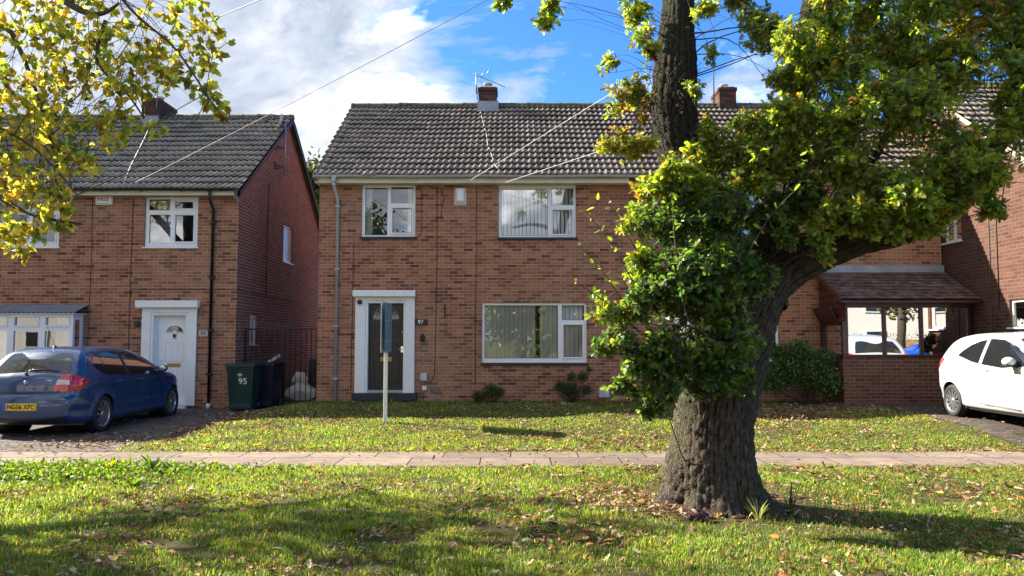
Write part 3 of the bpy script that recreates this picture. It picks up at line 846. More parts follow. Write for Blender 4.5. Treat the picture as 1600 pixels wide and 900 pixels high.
# neighbour's door
dd = front_door(main, (r_d2[0] + .02, r_d2[1] - .02, r_d2[2], r_d2[3]), None, 'mahogany', FY)
# downpipe
xp, zp = at(528.5, 290, FY - .06).x, Z_(284, FY)
b = MB(); x2 = at(526, 450, FY - .06).x
b.tube([(x2 - .02, FY - .38, zf1 + .0), (x2 - .02, FY - .38, zf0 - .10), (x2, FY - .07, zf0 - .30), (x2, FY - .07, .2)], .036, 12)
b.box(x2 - .07, x2 + .03, FY - .44, FY - .33, zf1 - .10, zf1 + .03, bev=.01)
for z in (zf0 - .5, 3.2, 1.9, .7): b.box(x2 - .055, x2 + .055, FY - .11, FY - .003, z - .02, z + .02, bev=.005)
b.build('downpipe', M['grey_pipe'], main)
# meter boxes, air brick, brackets
q = rect(657, 583, 668, 595, FY); b = MB(); b.box(q[0], q[1], FY - .09, FY - .002, q[2], q[3], bev=.015); b.build('meter_box', M['box_grey'], main)
q = rect(660, 603, 667, 610, FY); b = MB(); b.box(q[0], q[1], FY - .06, FY - .002, q[2], q[3], bev=.008); b.build('junction_box', M['box_white'], main)
q = rect(935, 605, 952, 621, FY); b = MB(); b.box(q[0], q[1], FY - .10, FY - .002, q[2], q[3], bev=.015); b.build('meter_box', M['box_grey'], main)
q = rect(672, 604, 688, 614, FY); b = MB(); b.box(q[0], q[1], FY - .012, FY - .002, q[2], q[3])
for k in range(5):
    z = q[2] + .025 + k * (q[3] - q[2] - .05) / 4; b.box(q[0] + .012, q[1] - .012, FY - .02, FY - .012, z - .006, z + .006)
b.build('air_vent', M['vent'], main)
def wall_cable(name, pts, mat, label, y=FY, rad=.007, group=None, parent=main):
    b = MB(); b.tube([(at(px, py, y).x, y - rad - .002, at(px, py, y).z) for px, py in pts], rad, 5)
    return b.build('cable', M[mat], parent)
for pts in ([(683, 292), (683, 400), (681, 500), (679, 585), (674, 597), (668, 600)], [(745, 292), (745, 380), (743, 480), (743, 600)],
            [(656, 292), (659, 300), (658, 365), (650, 374)], [(553, 380), (551, 470), (548, 610)], [(662, 611), (662, 625)],
            [(670, 292), (690, 296), (694, 310), (690, 330), (689, 340)]):
    wall_cable('cable', pts, 'cable_dark', '')
# satellite-less details: mast cable over the roof tiles
def on_roof(px, py, ye, ze, yr, zr, up=.05):
    # intersect the pixel ray with the roof plane
    o = Vector((0, 0, CAMZ)); d = at(px, py, 10) - o
    s_ = (zr - ze) / (yr - ye)
    t = (ze + s_ * (0 - ye) - o.z) / (d.z - s_ * d.y)
    p = o + d * t; return p + Vector((0, -.57, .82)) * up
b = MB(); b.tube([on_roof(px, py, FY - .4, zE, RY, zR) for px, py in ((749, 172), (754, 190), (760, 212), (762, 230), (768, 245), (774, 262), (783, 272))], .008, 5); b.build('cable', M['cable'], main)
# ---- things fixed to the house front
def fixed(name, label, cat, loc, group=None): return empty(name, loc, label, cat, group)
q = rect(710, 294, 729, 321, FY)
t = fixed('alarm_box', 'white burglar alarm box under the eaves between the two upper windows', 'alarm', ((q[0] + q[1]) / 2, FY, q[2]))
b = MB(); x0, x1, z0, z1 = q
vs = [(x0, FY - .002, z0), (x1, FY - .002, z0), (x1, FY - .002, z1), (x0, FY - .002, z1), (x0 + .07, FY - .10, z0 + .09), (x1 - .07, FY - .10, z0 + .09), (x1 - .05, FY - .10, z1 - .02), (x0 + .05, FY - .10, z1 - .02)]
b.add(vs, [(4, 5, 6, 7), (0, 1, 5, 4), (1, 2, 6, 5), (2, 3, 7, 6), (3, 0, 4, 7), (0, 3, 2, 1)]); b.build('cover', M['box_white'], t)
b = MB(); b.box(x0 + .085, x1 - .085, FY - .107, FY - .101, z0 + .12, z1 - .04); b.build('label_plate', M['white'], t)
q = rect(647, 499, 668, 508, FY)
t = fixed('house_number_sign', 'dark wooden plaque reading 97 beside the dark brown door', 'number sign', ((q[0] + q[1]) / 2, FY, q[2]))
b = MB(); b.box(q[0], q[1], FY - .03, FY - .002, q[2], q[3], bev=.006); b.build('plaque', M['door_dark'], t)
text_mesh('numerals', '97', .135, M['chrome'], t, ((q[0] + q[1]) / 2, FY - .033, (q[2] + q[3]) / 2))
c = at(660.5, 528, FY)
t = fixed('wall_lantern', 'small black lantern on the brick wall right of the dark door', 'lantern', (c.x, FY, c.z - .08))
b = MB(); b.lathe([(.015, -.09), (.045, -.085), (.055, -.02), (.058, .03), (.03, .07), (.008, .10)], (c.x, FY - .08, c.z), n=8, smooth=False); b.build('lantern_body', M['black'], t)
b = MB(); b.box(c.x - .02, c.x + .02, FY - .09, FY - .002, c.z + .01, c.z + .03); b.box(c.x - .03, c.x + .03, FY - .012, FY - .002, c.z - .05, c.z + .06); b.build('bracket', M['black'], t)
c = at(695, 486, FY)
b = MB(); b.box(c.x - .012, c.x + .012, FY - .012, FY - .002, c.z - .16, c.z + .17); b.tube([(c.x, FY - .01, c.z + .06), (c.x, FY - .16, c.z + .09), (c.x, FY - .17, c.z + .06)], .006, 6)
b.box(c.x - .06, c.x + .05, FY - .012, FY - .002, c.z + .05, c.z + .066)
o = b.build('hanging_basket_bracket', M['iron'], None, origin=(c.x, FY, c.z - .16)); tag(o, 'empty black iron hook for a hanging basket on the bare brick', 'wall hook')
c = at(562.5, 472, FY - .05)
t = fixed('security_camera', 'small black camera screwed to the white surround of the dark door', 'camera', (c.x, FY - .05, c.z - .05))
b = MB(); b.box(c.x - .05, c.x + .05, FY - .13, FY - .052, c.z - .05, c.z + .05, bev=.02); b.build('housing', M['black'], t)
b = MB(); b.lathe([(.026, -.006), (.02, -.012)], (c.x + .01, FY - .13, c.z), 'y', 16); b.build('lens', M['glass_dark'], t)

# ---- TV aerials
def yagi(name, label, base, height, boom_dir, length, rods, rod_dir, dip=False, mat='steel'):
    t = empty(name, base, label, 'TV aerial')
    bx = Vector(base)
    b = MB(); b.tube([bx, bx + Vector((0, 0, height))], .016, 8); b.build('mast', M[mat], t)
    top = bx + Vector((0, 0, height - .06)); d = Vector(boom_dir).normalized()
    b = MB(); b.tube([top - d * .12, top + d * length], .011, 6)
    for k in range(rods):
        c = top + d * (length * (.08 + .9 * k / max(1, rods - 1))); h = Vector(rod_dir).normalized() * (.05 + .05 * (1 - k / rods))
        b.tube([c - h, c + h], .004, 4)
    b.build('boom', M[mat], t)
    return t, top, d
zc = at(762, 134, RY).z
t, top, d = yagi('tv_aerial', 'bent grey aerial lashed to the brick chimney above the dark door house', (at(746, 150, RY).x - .02, RY - .33, zR + .25), at(746, 120, RY).z - zR - .25, (.92, .2, -.33), .88, 12, (.2, .9, 0))
b = MB()
for px0, py0, px1, py1 in ((744, 121, 750, 113), (751, 120, 759, 109), (760, 116, 767, 106)):
    b.tube([at(px0, py0, RY - .33), at(px1, py1, RY - .25)], .012, 5)
b.tube([at(743, 128, RY - .33), at(745.5, 137, RY - .33), at(745.5, 157, RY - .33)], .012, 5)
for py in (147, 154.5): b.tube([at(742, py, RY - .33), at(749, py, RY - .33)], .008, 5)
b.tube([at(749, 122, RY - .33), at(753, 131, RY - .33)], .008, 5)
b.build('reflector', M['steel'], t)
xa = at(1112, 110, RY).x
yagi('tv_aerial', 'tall thin dark aerial beside the chimney seen behind the oak', (xa, RY - .2, zR - .1), at(1112, 81, RY).z - zR + .1, (.9, .3, -.2), .35, 5, (.6, -.6, .1), mat='iron')

# ================================================================ porch of the right half (part of the house)
PY = 16.6
px0 = at(1316, 500, PY).x; px1 = MX1 - .03
pg = rect(1322, 477, 1502, 554, PY)
zg0 = .0
b = MB(); 
b.box(px0, px1, PY, PY + .12, -.1, pg[2] - .05); b.box(px0, px0 + .12, PY + .12, FY - .004, -.1, pg[2] - .05)
porch = b.build('porch', M['brick_brown'], main); porch['label'] = 'glazed brown porch with low brick wall and tiled lean-to roof'
zs = pg[2] - .05; zt = Z_(472, PY - .02)
b = MB()
b.box(px0 - .03, px1, PY - .05, PY + .14, zs, zs + .05, bev=.01)
th = .075
xsn = [px0, at(1383, 515, PY).x - th / 2, at(1441, 515, PY).x - th / 2, px1 - th - .05]
for k, x in enumerate(xsn): b.box(x, x + (th if k else .13), PY + .01, PY + .09, zs + .05, zt - .12, bev=.006)
b.box(px0, px1, PY + .0, PY + .10, zt - .12, zt - .002, bev=.006)
b.box(px0 + .0, px0 + .09, FY - .12, FY - .004, zs + .051, zt - .1); b.box(px0, px0 + .09, PY + .15, FY - .13, zt - .50, zt - .42)
b.build('porch_frame', M['mahogany'], porch)
for k in range(3):
    x0 = xsn[k] + (.13 if k == 0 else th); x1 = xsn[k + 1]
    g = MB(); g.add([(x0, PY + .05, zs + .05), (x1, PY + .05, zs + .05), (x1, PY + .05, zt - .12), (x0, PY + .05, zt - .12)], [(0, 1, 2, 3)]); g.build('pane', M['glass_porch'], porch)
g = MB(); g.add([(px0 + .05, PY + .14, zs + .05), (px0 + .05, FY - .12, zs + .05), (px0 + .05, FY - .12, zt - .5), (px0 + .05, PY + .14, zt - .5)], [(0, 1, 2, 3)]); g.build('pane', M['glass_porch'], porch)
# inside of the glazed left side opened vent
b = MB(); b.obox((px0 - .10, (PY + FY) / 2 + .05, zt - .26), (.09, 0, -.17), (0, .48, 0), (.012, 0, .006)); b.build('vent_window', M['mahogany'], porch)
zp1, zp0 = Z_(424, FY - .05), Z_(467, PY - .25)
b = MB()
n = 8
for k in range(n):                      # horizontal boards of the clad cheek
    z0 = zt - .42 + (zp1 - zt + .40) * k / n; z1 = zt - .42 + (zp1 - zt + .40) * (k + 1) / n
    def yb(z): return max(PY - .2, (PY - .25) + (z - zp0) / (zp1 - zp0) * (FY - .05 - PY + .25) + .03)
    ya, yb1 = yb(z0), yb(z1)
    if ya < FY - .02:
        b.add([(px0 - .02, ya, z0), (px0 - .02, FY - .005, z0), (px0, FY - .005, z1), (px0, min(yb1, FY - .005), z1)], [(0, 1, 2, 3)])
b.build('cladding', M['mahogany_clad'], porch)
pr = tile_slope(porch, 'porch_roof', px0 - .12, px1 + .02, PY - .27, zp0, FY - .06, zp1, M['tile_red'], pitch=.165, gauge=.17, lap=.026, flat_tiles=True, seed=6)
b = MB(); b.box(px0 - .12, px1 + .0, FY - .16, FY - .003, zp1 - .04, zp1 + .13, bev=.01); b.build('flashing', M['lead'], pr)
b = MB(); b.box(px0 - .13, px1 + .0, PY - .29, PY + .0, zp0 - .10, zp0 - .02, bev=.02); b.build('fascia', M['mahogany'], pr)
b = MB(); b.obox((px0 - .135, (PY - .25 + FY - .05) / 2, (zp0 + zp1) / 2 - .01), (.015, 0, 0), (0, (FY - PY + .2) / 2, (zp1 - zp0) / 2), (0, -.02, .05)); b.build('bargeboard', M['mahogany_clad'], pr)
b = MB(); b.box(px0 + .2, px1 - .2, FY - .35, FY - .2, -.05, .55, bev=.02); b.box(px0 + .5, px0 + .55, FY - .7, FY - .65, .2, 1.3); b.box(px0 + .25, px0 + .9, FY - .7, FY - .65, .85, .9); b.build('shelf', M['white'], porch)

# ================================================================ house 95 on the left
LX1 = at(370, 450, FY).x; LX0 = LX1 - 14.3
lzE, lzR = Z_(297, FY - .38), Z_(184, RY)
left = empty('brick_house', (LX1 - 7, FY, .02), 'brick house with white front door and bay window behind the parked blue car', 'house')
l_w1 = rect(226, 307, 309, 386, FY); l_w2 = rect(-52, 309, 93, 386, FY); l_d = rect(236, 489, 293, 632, FY)
l_far = [rect(-420, 307, -337, 386, FY), rect(-290, 309, -170, 386, FY)]
lT = Z_(304, FY)
bayr = rect(-160, 490, 108, 590, FY)
b = MB(); wall(b, (LX0, FY), (LX1, FY), -.2, lT + .03, [(r[0] - LX0, r[1] - LX0, r[2], r[3]) for r in [l_w1, l_w2, l_d, bayr] + l_far], (0, 1), reveal=.14)
b.build('front_wall', M['brick'], left)
lzG = lzE + slope * .38 - .07
# side wall windows
def side_op(pxa, pya, pxb, pyb):
    x = LX1; Da = -x * FPX / (800 - pxa); Db = -x * FPX / (800 - pxb)
    return Da, Db
Da, Db = 21.35, 22.25; za, zb = at(443, 408, Da).z, at(443, 349, Da).z
Dc, Dd = 18.75, 19.3; zc_, zd_ = at(395, 538, Dc).z, at(395, 492, Dc).z
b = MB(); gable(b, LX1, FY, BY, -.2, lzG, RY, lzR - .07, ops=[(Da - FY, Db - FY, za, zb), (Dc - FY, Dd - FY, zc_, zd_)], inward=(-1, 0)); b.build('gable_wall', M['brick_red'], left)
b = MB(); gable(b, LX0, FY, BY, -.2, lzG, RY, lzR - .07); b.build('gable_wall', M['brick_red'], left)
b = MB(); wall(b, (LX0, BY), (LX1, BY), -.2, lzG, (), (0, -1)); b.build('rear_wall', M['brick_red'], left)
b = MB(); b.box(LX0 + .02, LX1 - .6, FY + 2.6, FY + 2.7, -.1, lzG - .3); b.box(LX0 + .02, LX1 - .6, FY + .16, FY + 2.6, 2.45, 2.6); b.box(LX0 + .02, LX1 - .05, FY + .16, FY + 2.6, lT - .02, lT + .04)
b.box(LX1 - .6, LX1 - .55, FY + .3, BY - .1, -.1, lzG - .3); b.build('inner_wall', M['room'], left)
def side_window(r, label=None):
    y0, y1, z0, z1 = r; X = LX1 - .07; t = .06
    b = MB(); b.box(X - .03, X + .02, y0, y0 + t, z0, z1); b.box(X - .03, X + .02, y1 - t, y1, z0, z1); b.box(X - .03, X + .019, y0 + t, y1 - t, z0, z0 + t); b.box(X - .03, X + .019, y0 + t, y1 - t, z1 - t, z1)
    b.box(X + .021, X + .10, y0 - .02, y1 + .02, z0 - .03, z0 - .001)
    w = b.build('window', M['white'], left)
    g = MB(); g.add([(X, y0 + t, z0 + t), (X, y1 - t, z0 + t), (X, y1 - t, z1 - t), (X, y0 + t, z1 - t)], [(0, 1, 2, 3)]); g.build('pane', M['frosted'], w)
    g = MB(); g.add([(X - .06, y0, z0), (X - .06, y1, z0), (X - .06, y1, z1), (X - .06, y0, z1)], [(0, 1, 2, 3)]); g.build('curtain', M['curtain'], w)
side_window((Da, Db, za, zb)); side_window((Dc, Dd, zc_, zd_))
LR0, LR1 = LX0 - .05, at(371, 297, FY - .4).x + .06
lroof = tile_slope(left, 'roof', LR0, LR1, FY - .40, lzE, RY, lzR, M['tile_l'], seed=9)
b = MB(); b.add([(LR0, RY, lzR), (LR1, RY, lzR), (LR1, BY + .35, lzE), (LR0, BY + .35, lzE)], [(0, 1, 2, 3)]); b.build('rear_slope', M['tile_l'], lroof)
ridge_caps(LR0, LR1, RY, lzR + .03, seed=5).build('ridge', M['moss'], lroof)
b = MB()
for (ya, zaa, yb_, zbb) in ((FY - .36, lzE - .03, RY, lzR - .03), (BY + .33, lzE - .03, RY, lzR - .03)):
    b.add([(LR1 - .015, ya, zaa), (LR1 - .015, yb_, zbb), (LR1 - .015, yb_, zbb - .13), (LR1 - .015, ya, zaa - .11), (LR1 - .07, ya, zaa), (LR1 - .07, yb_, zbb), (LR1 - .07, yb_, zbb - .13), (LR1 - .07, ya, zaa - .11)],
          [(0, 1, 2, 3), (4, 5, 6, 7), (3, 2, 6, 7), (0, 1, 5, 4)])
b.build('verge_board', M['iron'], lroof)
lf0, lf1 = Z_(305, FY - .30), Z_(297.5, FY - .30)
b = MB(); b.box(LX0, LX1 + .0, FY - .30, FY - .275, lf0, lf1, bev=.004); b.build('fascia', M['cream'], left)
b = MB(); b.box(LX0, LX1 + .0, FY - .272, FY + .1, lf0 + .01, lf0 + .03); b.build('soffit', M['soffit'], left)
b = MB(); b.box(LX0, LX1 - .002, FY - .03, FY - .002, lT - .05, lf0 + .008); b.build('frieze_board', M['soffit'], left)
b = MB(); b.add([(LX1 + .0, FY - .3, lf0), (LX1 + .0, FY - .3, lf1 + .05), (LX1 + .0, FY + .02, lzG), (LX1 + .0, FY + .0, lf0 - .15), (LX1 - .05, FY - .3, lf0), (LX1 - .05, FY - .3, lf1 + .05), (LX1 - .05, FY + .02, lzG), (LX1 - .05, FY + .0, lf0 - .15)],
                [(0, 1, 2, 3), (4, 5, 6, 7), (0, 3, 7, 4)]); b.build('eaves_end', M['soffit'], left)
gutter(LX0, LX1 + .02, FY - .38, lf1 + .035).build('gutter', M['black'], left)
chim = None
ca = at(222, 151, RY - .55); cb = at(249, 151, RY - .55)
chim = chimney(left, ca.x, cb.x, RY - .55, RY + .55, lzR - .45, ca.z, 1)
b = MB(); b.box(ca.x - .03, cb.x + .03, RY - .72, RY - .56, lzR - .42, lzR - .34); b.box(ca.x - .01, cb.x + .01, RY - .575, RY - .553, lzR - .34, lzR - .1); b.build('flashing', M['lead'], left)
# windows of 95
pn = P_([(232, 311, 265, 328), (232, 335, 265, 380), (273, 315, 301, 325), (273, 336, 301, 377)], FY)
window(left, l_w1, FY, pn, 'white', 'white', opening=(2, 3), inner=add_curtains(l_w1[0] + .05, l_w1[1] - .05, l_w1[2] + .04, l_w1[3] - .02, FY + .28, mat='curtain_grey', parts=((0, .5), (.85, 1)), waves=6))
pn = P_([(-46, 315, 0, 380), (7, 311, 40, 328), (7, 335, 40, 380), (50, 315, 85, 325), (50, 336, 85, 377)], FY)
window(left, l_w2, FY, pn, 'white', 'white', opening=(3, 4), inner=add_curtains(l_w2[0] + .05, l_w2[1] - .05, l_w2[2] + .04, l_w2[3] - .02, FY + .28, mat='curtain_grey', parts=((0, .2), (.8, 1)), waves=4))
for r in l_far:
    x0, x1, z0, z1 = r; xm = (x0 + x1) / 2
    window(left, r, FY, [(x0 + .07, xm - .04, z0 + .07, z1 - .07), (xm + .04, x1 - .07, z0 + .07, z1 - .07)], 'white', 'white', opening=(1,))
# bay window
BYF = FY - .42
xr = at(113, 535, BYF).x; xl = xr - 5 * .70; zb0, zb1 = .62, Z_(491, BYF)
b = MB()
b.box(xl, xr, BYF + .02, FY - .003, -.05, zb0 - .002); bay = b.build('bay_window', M['brick'], left)
pn = []
for k in range(5):
    x1 = xr - k * .70; x0 = x1 - .70
    pn.append((x0 + .10, x1 - .10, Z_(508, BYF), Z_(496, BYF))); pn.append((x0 + .075, x1 - .075, zb0 + .09, Z_(517, BYF)))
bw = MB(); wall(bw, (xl, BYF), (xr, BYF), zb0, zb1, [(p[0] - xl, p[1] - xl, p[2], p[3]) for p in pn], (0, 1), reveal=.05)
wall(bw, (xr, BYF), (xr, FY - .004), zb0, zb1, [(.08, .34, zb0 + .09, zb1 - .12)], (-1, 0), reveal=.05)
wall(bw, (xl, BYF), (xl, FY - .004), zb0, zb1, (), (1, 0))
for p in pn[0::2]:
    t = .04
    for q in ((p[0] - t, p[1] + t, p[2] - t, p[2] - .004), (p[0] - t, p[1] + t, p[3] + .004, p[3] + t), (p[0] - t, p[0] - .004, p[2] - .004, p[3] + .004), (p[1] + .004, p[1] + t, p[2] - .004, p[3] + .004)):
        bw.box(q[0], q[1], BYF - .022, BYF - .001, q[2], q[3], bev=.006)
bw.box(xl - .04, xr + .04, BYF - .06, BYF + .0, zb0 - .04, zb0 - .003, bev=.008)
bwo = bw.build('window', M['white'], bay)
for p in pn:
    g = MB(); g.add([(p[0], BYF + .03, p[2]), (p[1], BYF + .03, p[2]), (p[1], BYF + .03, p[3]), (p[0], BYF + .03, p[3])], [(0, 1, 2, 3)]); g.build('pane', M['glass'], bwo)
g = MB(); g.add([(xr - .02, BYF + .08, zb0 + .09), (xr - .02, BYF + .34, zb0 + .09), (xr - .02, BYF + .34, zb1 - .12), (xr - .02, BYF + .08, zb1 - .12)], [(0, 1, 2, 3)]); g.build('pane', M['glass'], bwo)
vs, fs = curtain_sheet(xr - .62, xr - .30, zb0 + .05, zb1 - .02, FY - .02, waves=4, seed=3); g = MB(); g.add(vs, fs, True); g.build('curtain', M['curtain'], bwo)
vs, fs = curtain_sheet(xr - 2.0, xr - 1.5, zb0 + .05, zb1 - .02, FY - .02, waves=5, seed=5); g = MB(); g.add(vs, fs, True); g.build('curtain', M['curtain'], bwo)
b = MB(); zr0, zr1 = zb1 + .002, Z_(476, FY)
n = 60; vs = []
xa_, xb_ = xl - .06, xr + .10
for (yy, zz, am) in ((BYF - .12, zr0 + .03, .018), (FY - .003, zr1, .0)):
    for k in range(n * 5 + 1):
        x = xa_ + (xb_ - xa_) * k / (n * 5); vs.append((x, yy, zz + am * math.cos(2 * math.pi * (x - xa_) / .105)))
m_ = n * 5 + 1
b.add(vs, [(k, k + 1, m_ + k + 1, m_ + k) for k in range(m_ - 1)], True); b.build('bay_roof', M['lead'], bay)
b = MB(); b.box(xa_ + .02, xb_ - .02, BYF - .09, FY - .004, zr0, zr0 + .018); b.build('fascia', M['white'], bay)
# door of 95
surround(left, rect(221, 482, 307, 634, FY), rect(235, 489, 293, 634, FY), rect(216, 470, 313, 481, FY), FY)
rd = rect(246, 492, 294, 628, FY); zf = l_d[2]
b = MB(); ix = rect(235, 489, 293, 634, FY)
b.box(ix[0], ix[0] + .09, FY + .1, FY + .16, l_d[2], l_d[3]); b.box(ix[0] + .09, ix[1], FY + .1, FY + .16, l_d[3] - .09, l_d[3]); b.build('door_frame', M['white'], left)
d95 = front_door(left, (ix[0] + .091, ix[1], l_d[2] + .02, l_d[3] - .091), None, 'white', FY, recess=.14)
yd = FY + .14
for q in ((253, 534, 267, 565), (272, 534, 286, 565), (253, 580, 267, 618), (272, 580, 286, 618)): raised_panel(d95, rect(*q, FY), yd, 'white')
c0 = at(269, 519, FY); RR = .205
arc = [(c0.x + RR * math.cos(math.pi * k / 20), c0.z + RR * .78 * math.sin(math.pi * k / 20)) for k in range(21)]
b = MB(); b.add([(x, yd - .004, z) for x, z in arc], [tuple(range(21))[::-1]]); b.build('fanlight', M['glass_dark'], d95)
b = MB(); b.tube([(x, yd - .006, z) for x, z in arc] + [(arc[0][0], yd - .006, arc[0][1])], .014, 6); b.lathe([(.055, -.008), (.045, -.014)], (c0.x, yd, c0.z - .01), 'y', 20); b.build('fanlight_trim', M['white'], d95)
text_mesh('numerals', '95', .12, M['white_print'], d95, (c0.x, yd - .008, c0.z + .085))
c = at(269, 524.5, FY); b = MB(); b.lathe([(.035, -.012), (.038, -.03), (.015, -.036)], (c.x, yd, c.z), 'y', 14); b.tube([(c.x - .02, yd - .03, c.z), (c.x - .012, yd - .04, c.z - .06), (c.x + .012, yd - .04, c.z - .06), (c.x + .02, yd - .03, c.z)], .007, 6); b.build('door_knocker', M['black'], d95)
q = rect(257, 568, 278, 574, FY); b = MB(); b.box(q[0], q[1], yd - .014, yd, q[2], q[3], bev=.005); b.build('letter_plate', M['gold'], d95)
q = rect(243, 562, 246, 570, FY); b = MB(); b.box(q[0], q[1], yd - .03, yd, q[2], q[3], bev=.005); b.tube([(q[0] + .02, yd - .045, q[3]), (q[0] + .13, yd - .045, q[3])], .01); b.build('door_handle', M['white'], d95)
b = MB(); b.box(ix[0] - .02, ix[1] + .02, FY - .1, FY + .16, l_d[2] - .10, l_d[2] + .018, bev=.01); b.build('doorstep', M['white_paint'], left)
# pipes and cables of 95
xd = at(330, 470, FY - .06).x
b = MB(); b.tube([(xd + .03, FY - .38, lf1), (xd + .03, FY - .38, lf0 - .1), (xd, FY - .07, lf0 - .30), (xd, FY - .07, .10)], .036, 12)
for z in (lf0 - .6, 3.0, 1.8, .8): b.box(xd - .055, xd + .055, FY - .11, FY - .003, z - .02, z + .02, bev=.005)
p_ = b.build('downpipe', M['black'], left)
b = MB(); b.lathe([(.05, -.02), (.05, .09)], (xd, FY - .07, .05), n=14); b.build('drain_collar', M['white'], left)
for pts in ([(145, 306), (143, 400), (138, 520), (136, 570)], [(209, 306), (205, 400), (202, 500), (200, 600)], [(204, 465), (206, 452), (330, 452)], [(336, 452), (368, 452)]):
    wall_cable('cable', pts, 'cable_dark', '', parent=left)
b = MB()
for pts in ([(17.9, 3.0 - .25), (22.5, 2.65)],):
    pass
def side_pt(px, py):
    D = -LX1 * FPX / (800 - px); 
    for _ in range(4):
        p = at(px, py, D); D *= LX1 / p.x
    p = at(px, py, D); return (LX1 + .012, p.y, p.z)
b.tube([side_pt(370, 452), side_pt(420, 463), side_pt(465, 470)], .008, 5); b.build('cable', M['cable_dark'], left)
b = MB(); b.tube([side_pt(433, 284), side_pt(420, 288), side_pt(418, 340), side_pt(415, 460)], .010, 5); b.build('cable', M['cable_dark'], left)
q = rect(152, 307, 178, 321, FY)
t = fixed('alarm_box', 'cream alarm box with faded red lettering under the gutter', 'alarm', ((q[0] + q[1]) / 2, FY, q[2]))
b = MB(); x0, x1, z0, z1 = q
b.box(x0, x1, FY - .09, FY - .002, z0, z1, bev=.018); b.box(x0 + .02, x1 - .05, FY - .095, FY - .09, z0 + .032, z0 + .040); b.build('cover', M['box_white'], t)
text_mesh('lettering', 'NGS', .13, M['red_print'], t, ((x0 + x1) / 2 - .01, FY - .093, (z0 + z1) / 2 + .02), sx=1.1)
b = MB(); b.box(x0 + .02, x1 - .05, FY - .097, FY - .0955, z0 + .03, z0 + .038); b.build('underline', M['black'], t)
q = rect(311, 516, 326, 526, FY)
t = fixed('house_number_sign', 'small grey plaque reading 95 between white door and black drainpipe', 'number sign', ((q[0] + q[1]) / 2, FY, q[2]))
b = MB(); b.box(q[0], q[1], FY - .03, FY - .002, q[2], q[3], bev=.006); b.build('plaque', M['steel'], t)
text_mesh('numerals', '95', .12, M['black'], t, ((q[0] + q[1]) / 2, FY - .033, (q[2] + q[3]) / 2))
c = at(215.5, 506, FY)
o = MB().box(c.x - .045, c.x + .045, FY - .11, FY - .002, c.z - .07, c.z + .07, bev=.02).build('wall_lamp', M['black'], None, origin=(c.x, FY, c.z - .07)); tag(o, 'small black cube lamp on brick left of the white door surround', 'wall lamp')
# satellite dish on a pole at the gable
Dp = RY - .75
pole_x = LX1 + .16
pb = Vector((pole_x, Dp, at(434, 275, Dp).z)); pt = Vector((pole_x, Dp, at(434, 192, Dp).z))
t = empty('satellite_dish', tuple(pb), 'grey satellite dish edge-on atop a pole bracketed to the gable', 'satellite dish')
b = MB(); b.tube([pb, pt], .022, 10); b.build('pole', M['steel'], t)
b = MB()
for py in (232, 262):
    z = at(434, py, Dp).z; b.tube([(LX1 + .003, Dp - .35, z), (pole_x, Dp, z)], .014, 6); b.box(LX1 + .002, LX1 + .02, Dp - .42, Dp - .28, z - .12, z + .06); b.tube([(LX1 + .012, Dp - .35, z - .1), (pole_x, Dp, z)], .010, 6)
b.build('bracket', M['iron'], t)
b = MB(); dn = Vector((-.93, -.24, .22)).normalized(); c = pt + Vector((-.10, -.02, .04)); ex = dn.orthogonal().normalized(); ey = dn.cross(ex)
vs = []; n = 24
for j in range(6):
    rr = .25 * j / 5
    for k in range(n):
        a = 2 * math.pi * k / n; vs.append(c + ex * (math.cos(a) * rr) + ey * (math.sin(a) * rr) + dn * (rr * rr * .8))
fs = [(j * n + k, j * n + (k + 1) % n, (j + 1) * n + (k + 1) % n, (j + 1) * n + k) for j in range(5) for k in range(n)]
b.add(vs, fs, True)
vs2 = [v - dn * .006 for v in vs]; b.add(vs2, fs, True); b.build('reflector', M['box_grey'], t)
b = MB(); foc = c + dn * .38 - Vector((0, 0, .12)); b.tube([c - Vector((0, 0, .28)), foc], .010, 6); b.tube([foc - dn * .02, foc + dn * .10], .028, 10); b.tube([pt, c], .02, 8); b.build('feed_arm', M['iron'], t)
yagi('tv_aerial', 'thin pole aerial strapped to the left chimney behind yellow leaves', (cb.x - .05, RY - .58, lzR + .1), at(243, 62, RY - .58).z - lzR - .1, (.5, .8, 0), .5, 6, (.8, -.5, 0))

# ================================================================ house at the right edge
HX = 9.97; HF = 14.75; HR = HF + 3.8; HB = HF + 7.6
rz = Z_(138, HR) + .05; re_ = rz - slope * 4.15
rh = empty('brick_house', (HX + 4, HF, .25), 'brick house with shade-toned end wall behind the parked white car', 'house')
w_lo = (14.85, 15.5, at(1590, 511, 15.2).z, at(1590, 467, 15.2).z)
w_up = (17.05, 17.74, at(1490, 378, 17.4).z, at(1490, 342, 17.4).z + .35)
b = MB(); gable(b, HX, HF, HB, -.2, re_ + slope * .38 - .07, HR, rz - .07, ops=[(w_lo[0] - HF, w_lo[1] - HF, w_lo[2], w_lo[3]), (w_up[0] - HF, w_up[1] - HF, w_up[2], w_up[3])]); b.build('gable_wall', M['brick_shaded_end'], rh)
b = MB(); wall(b, (HX, HF), (HX + 8, HF), -.2, re_ + .1, (), (0, 1)); b.build('front_wall', M['brick'], rh)
b = MB(); wall(b, (HX, HB), (HX + 8, HB), -.2, re_ + .1, (), (0, -1)); wall(b, (HX + 8, HF), (HX + 8, HB), -.2, re_ + .1, (), (-1, 0)); b.build('rear_wall', M['brick_red'], rh)
for xw in (HX + 1.2, HX + 4.6):
    for zw in (.95, 3.45):
        window(rh, (xw, xw + 1.7, zw, zw + 1.15), HF - .055, [(xw + .07, xw + 1.05, zw + .07, zw + 1.08), (xw + 1.13, xw + 1.63, zw + .07, zw + 1.08)], 'white', 'white', opening=(1,), glass='glass_dark')
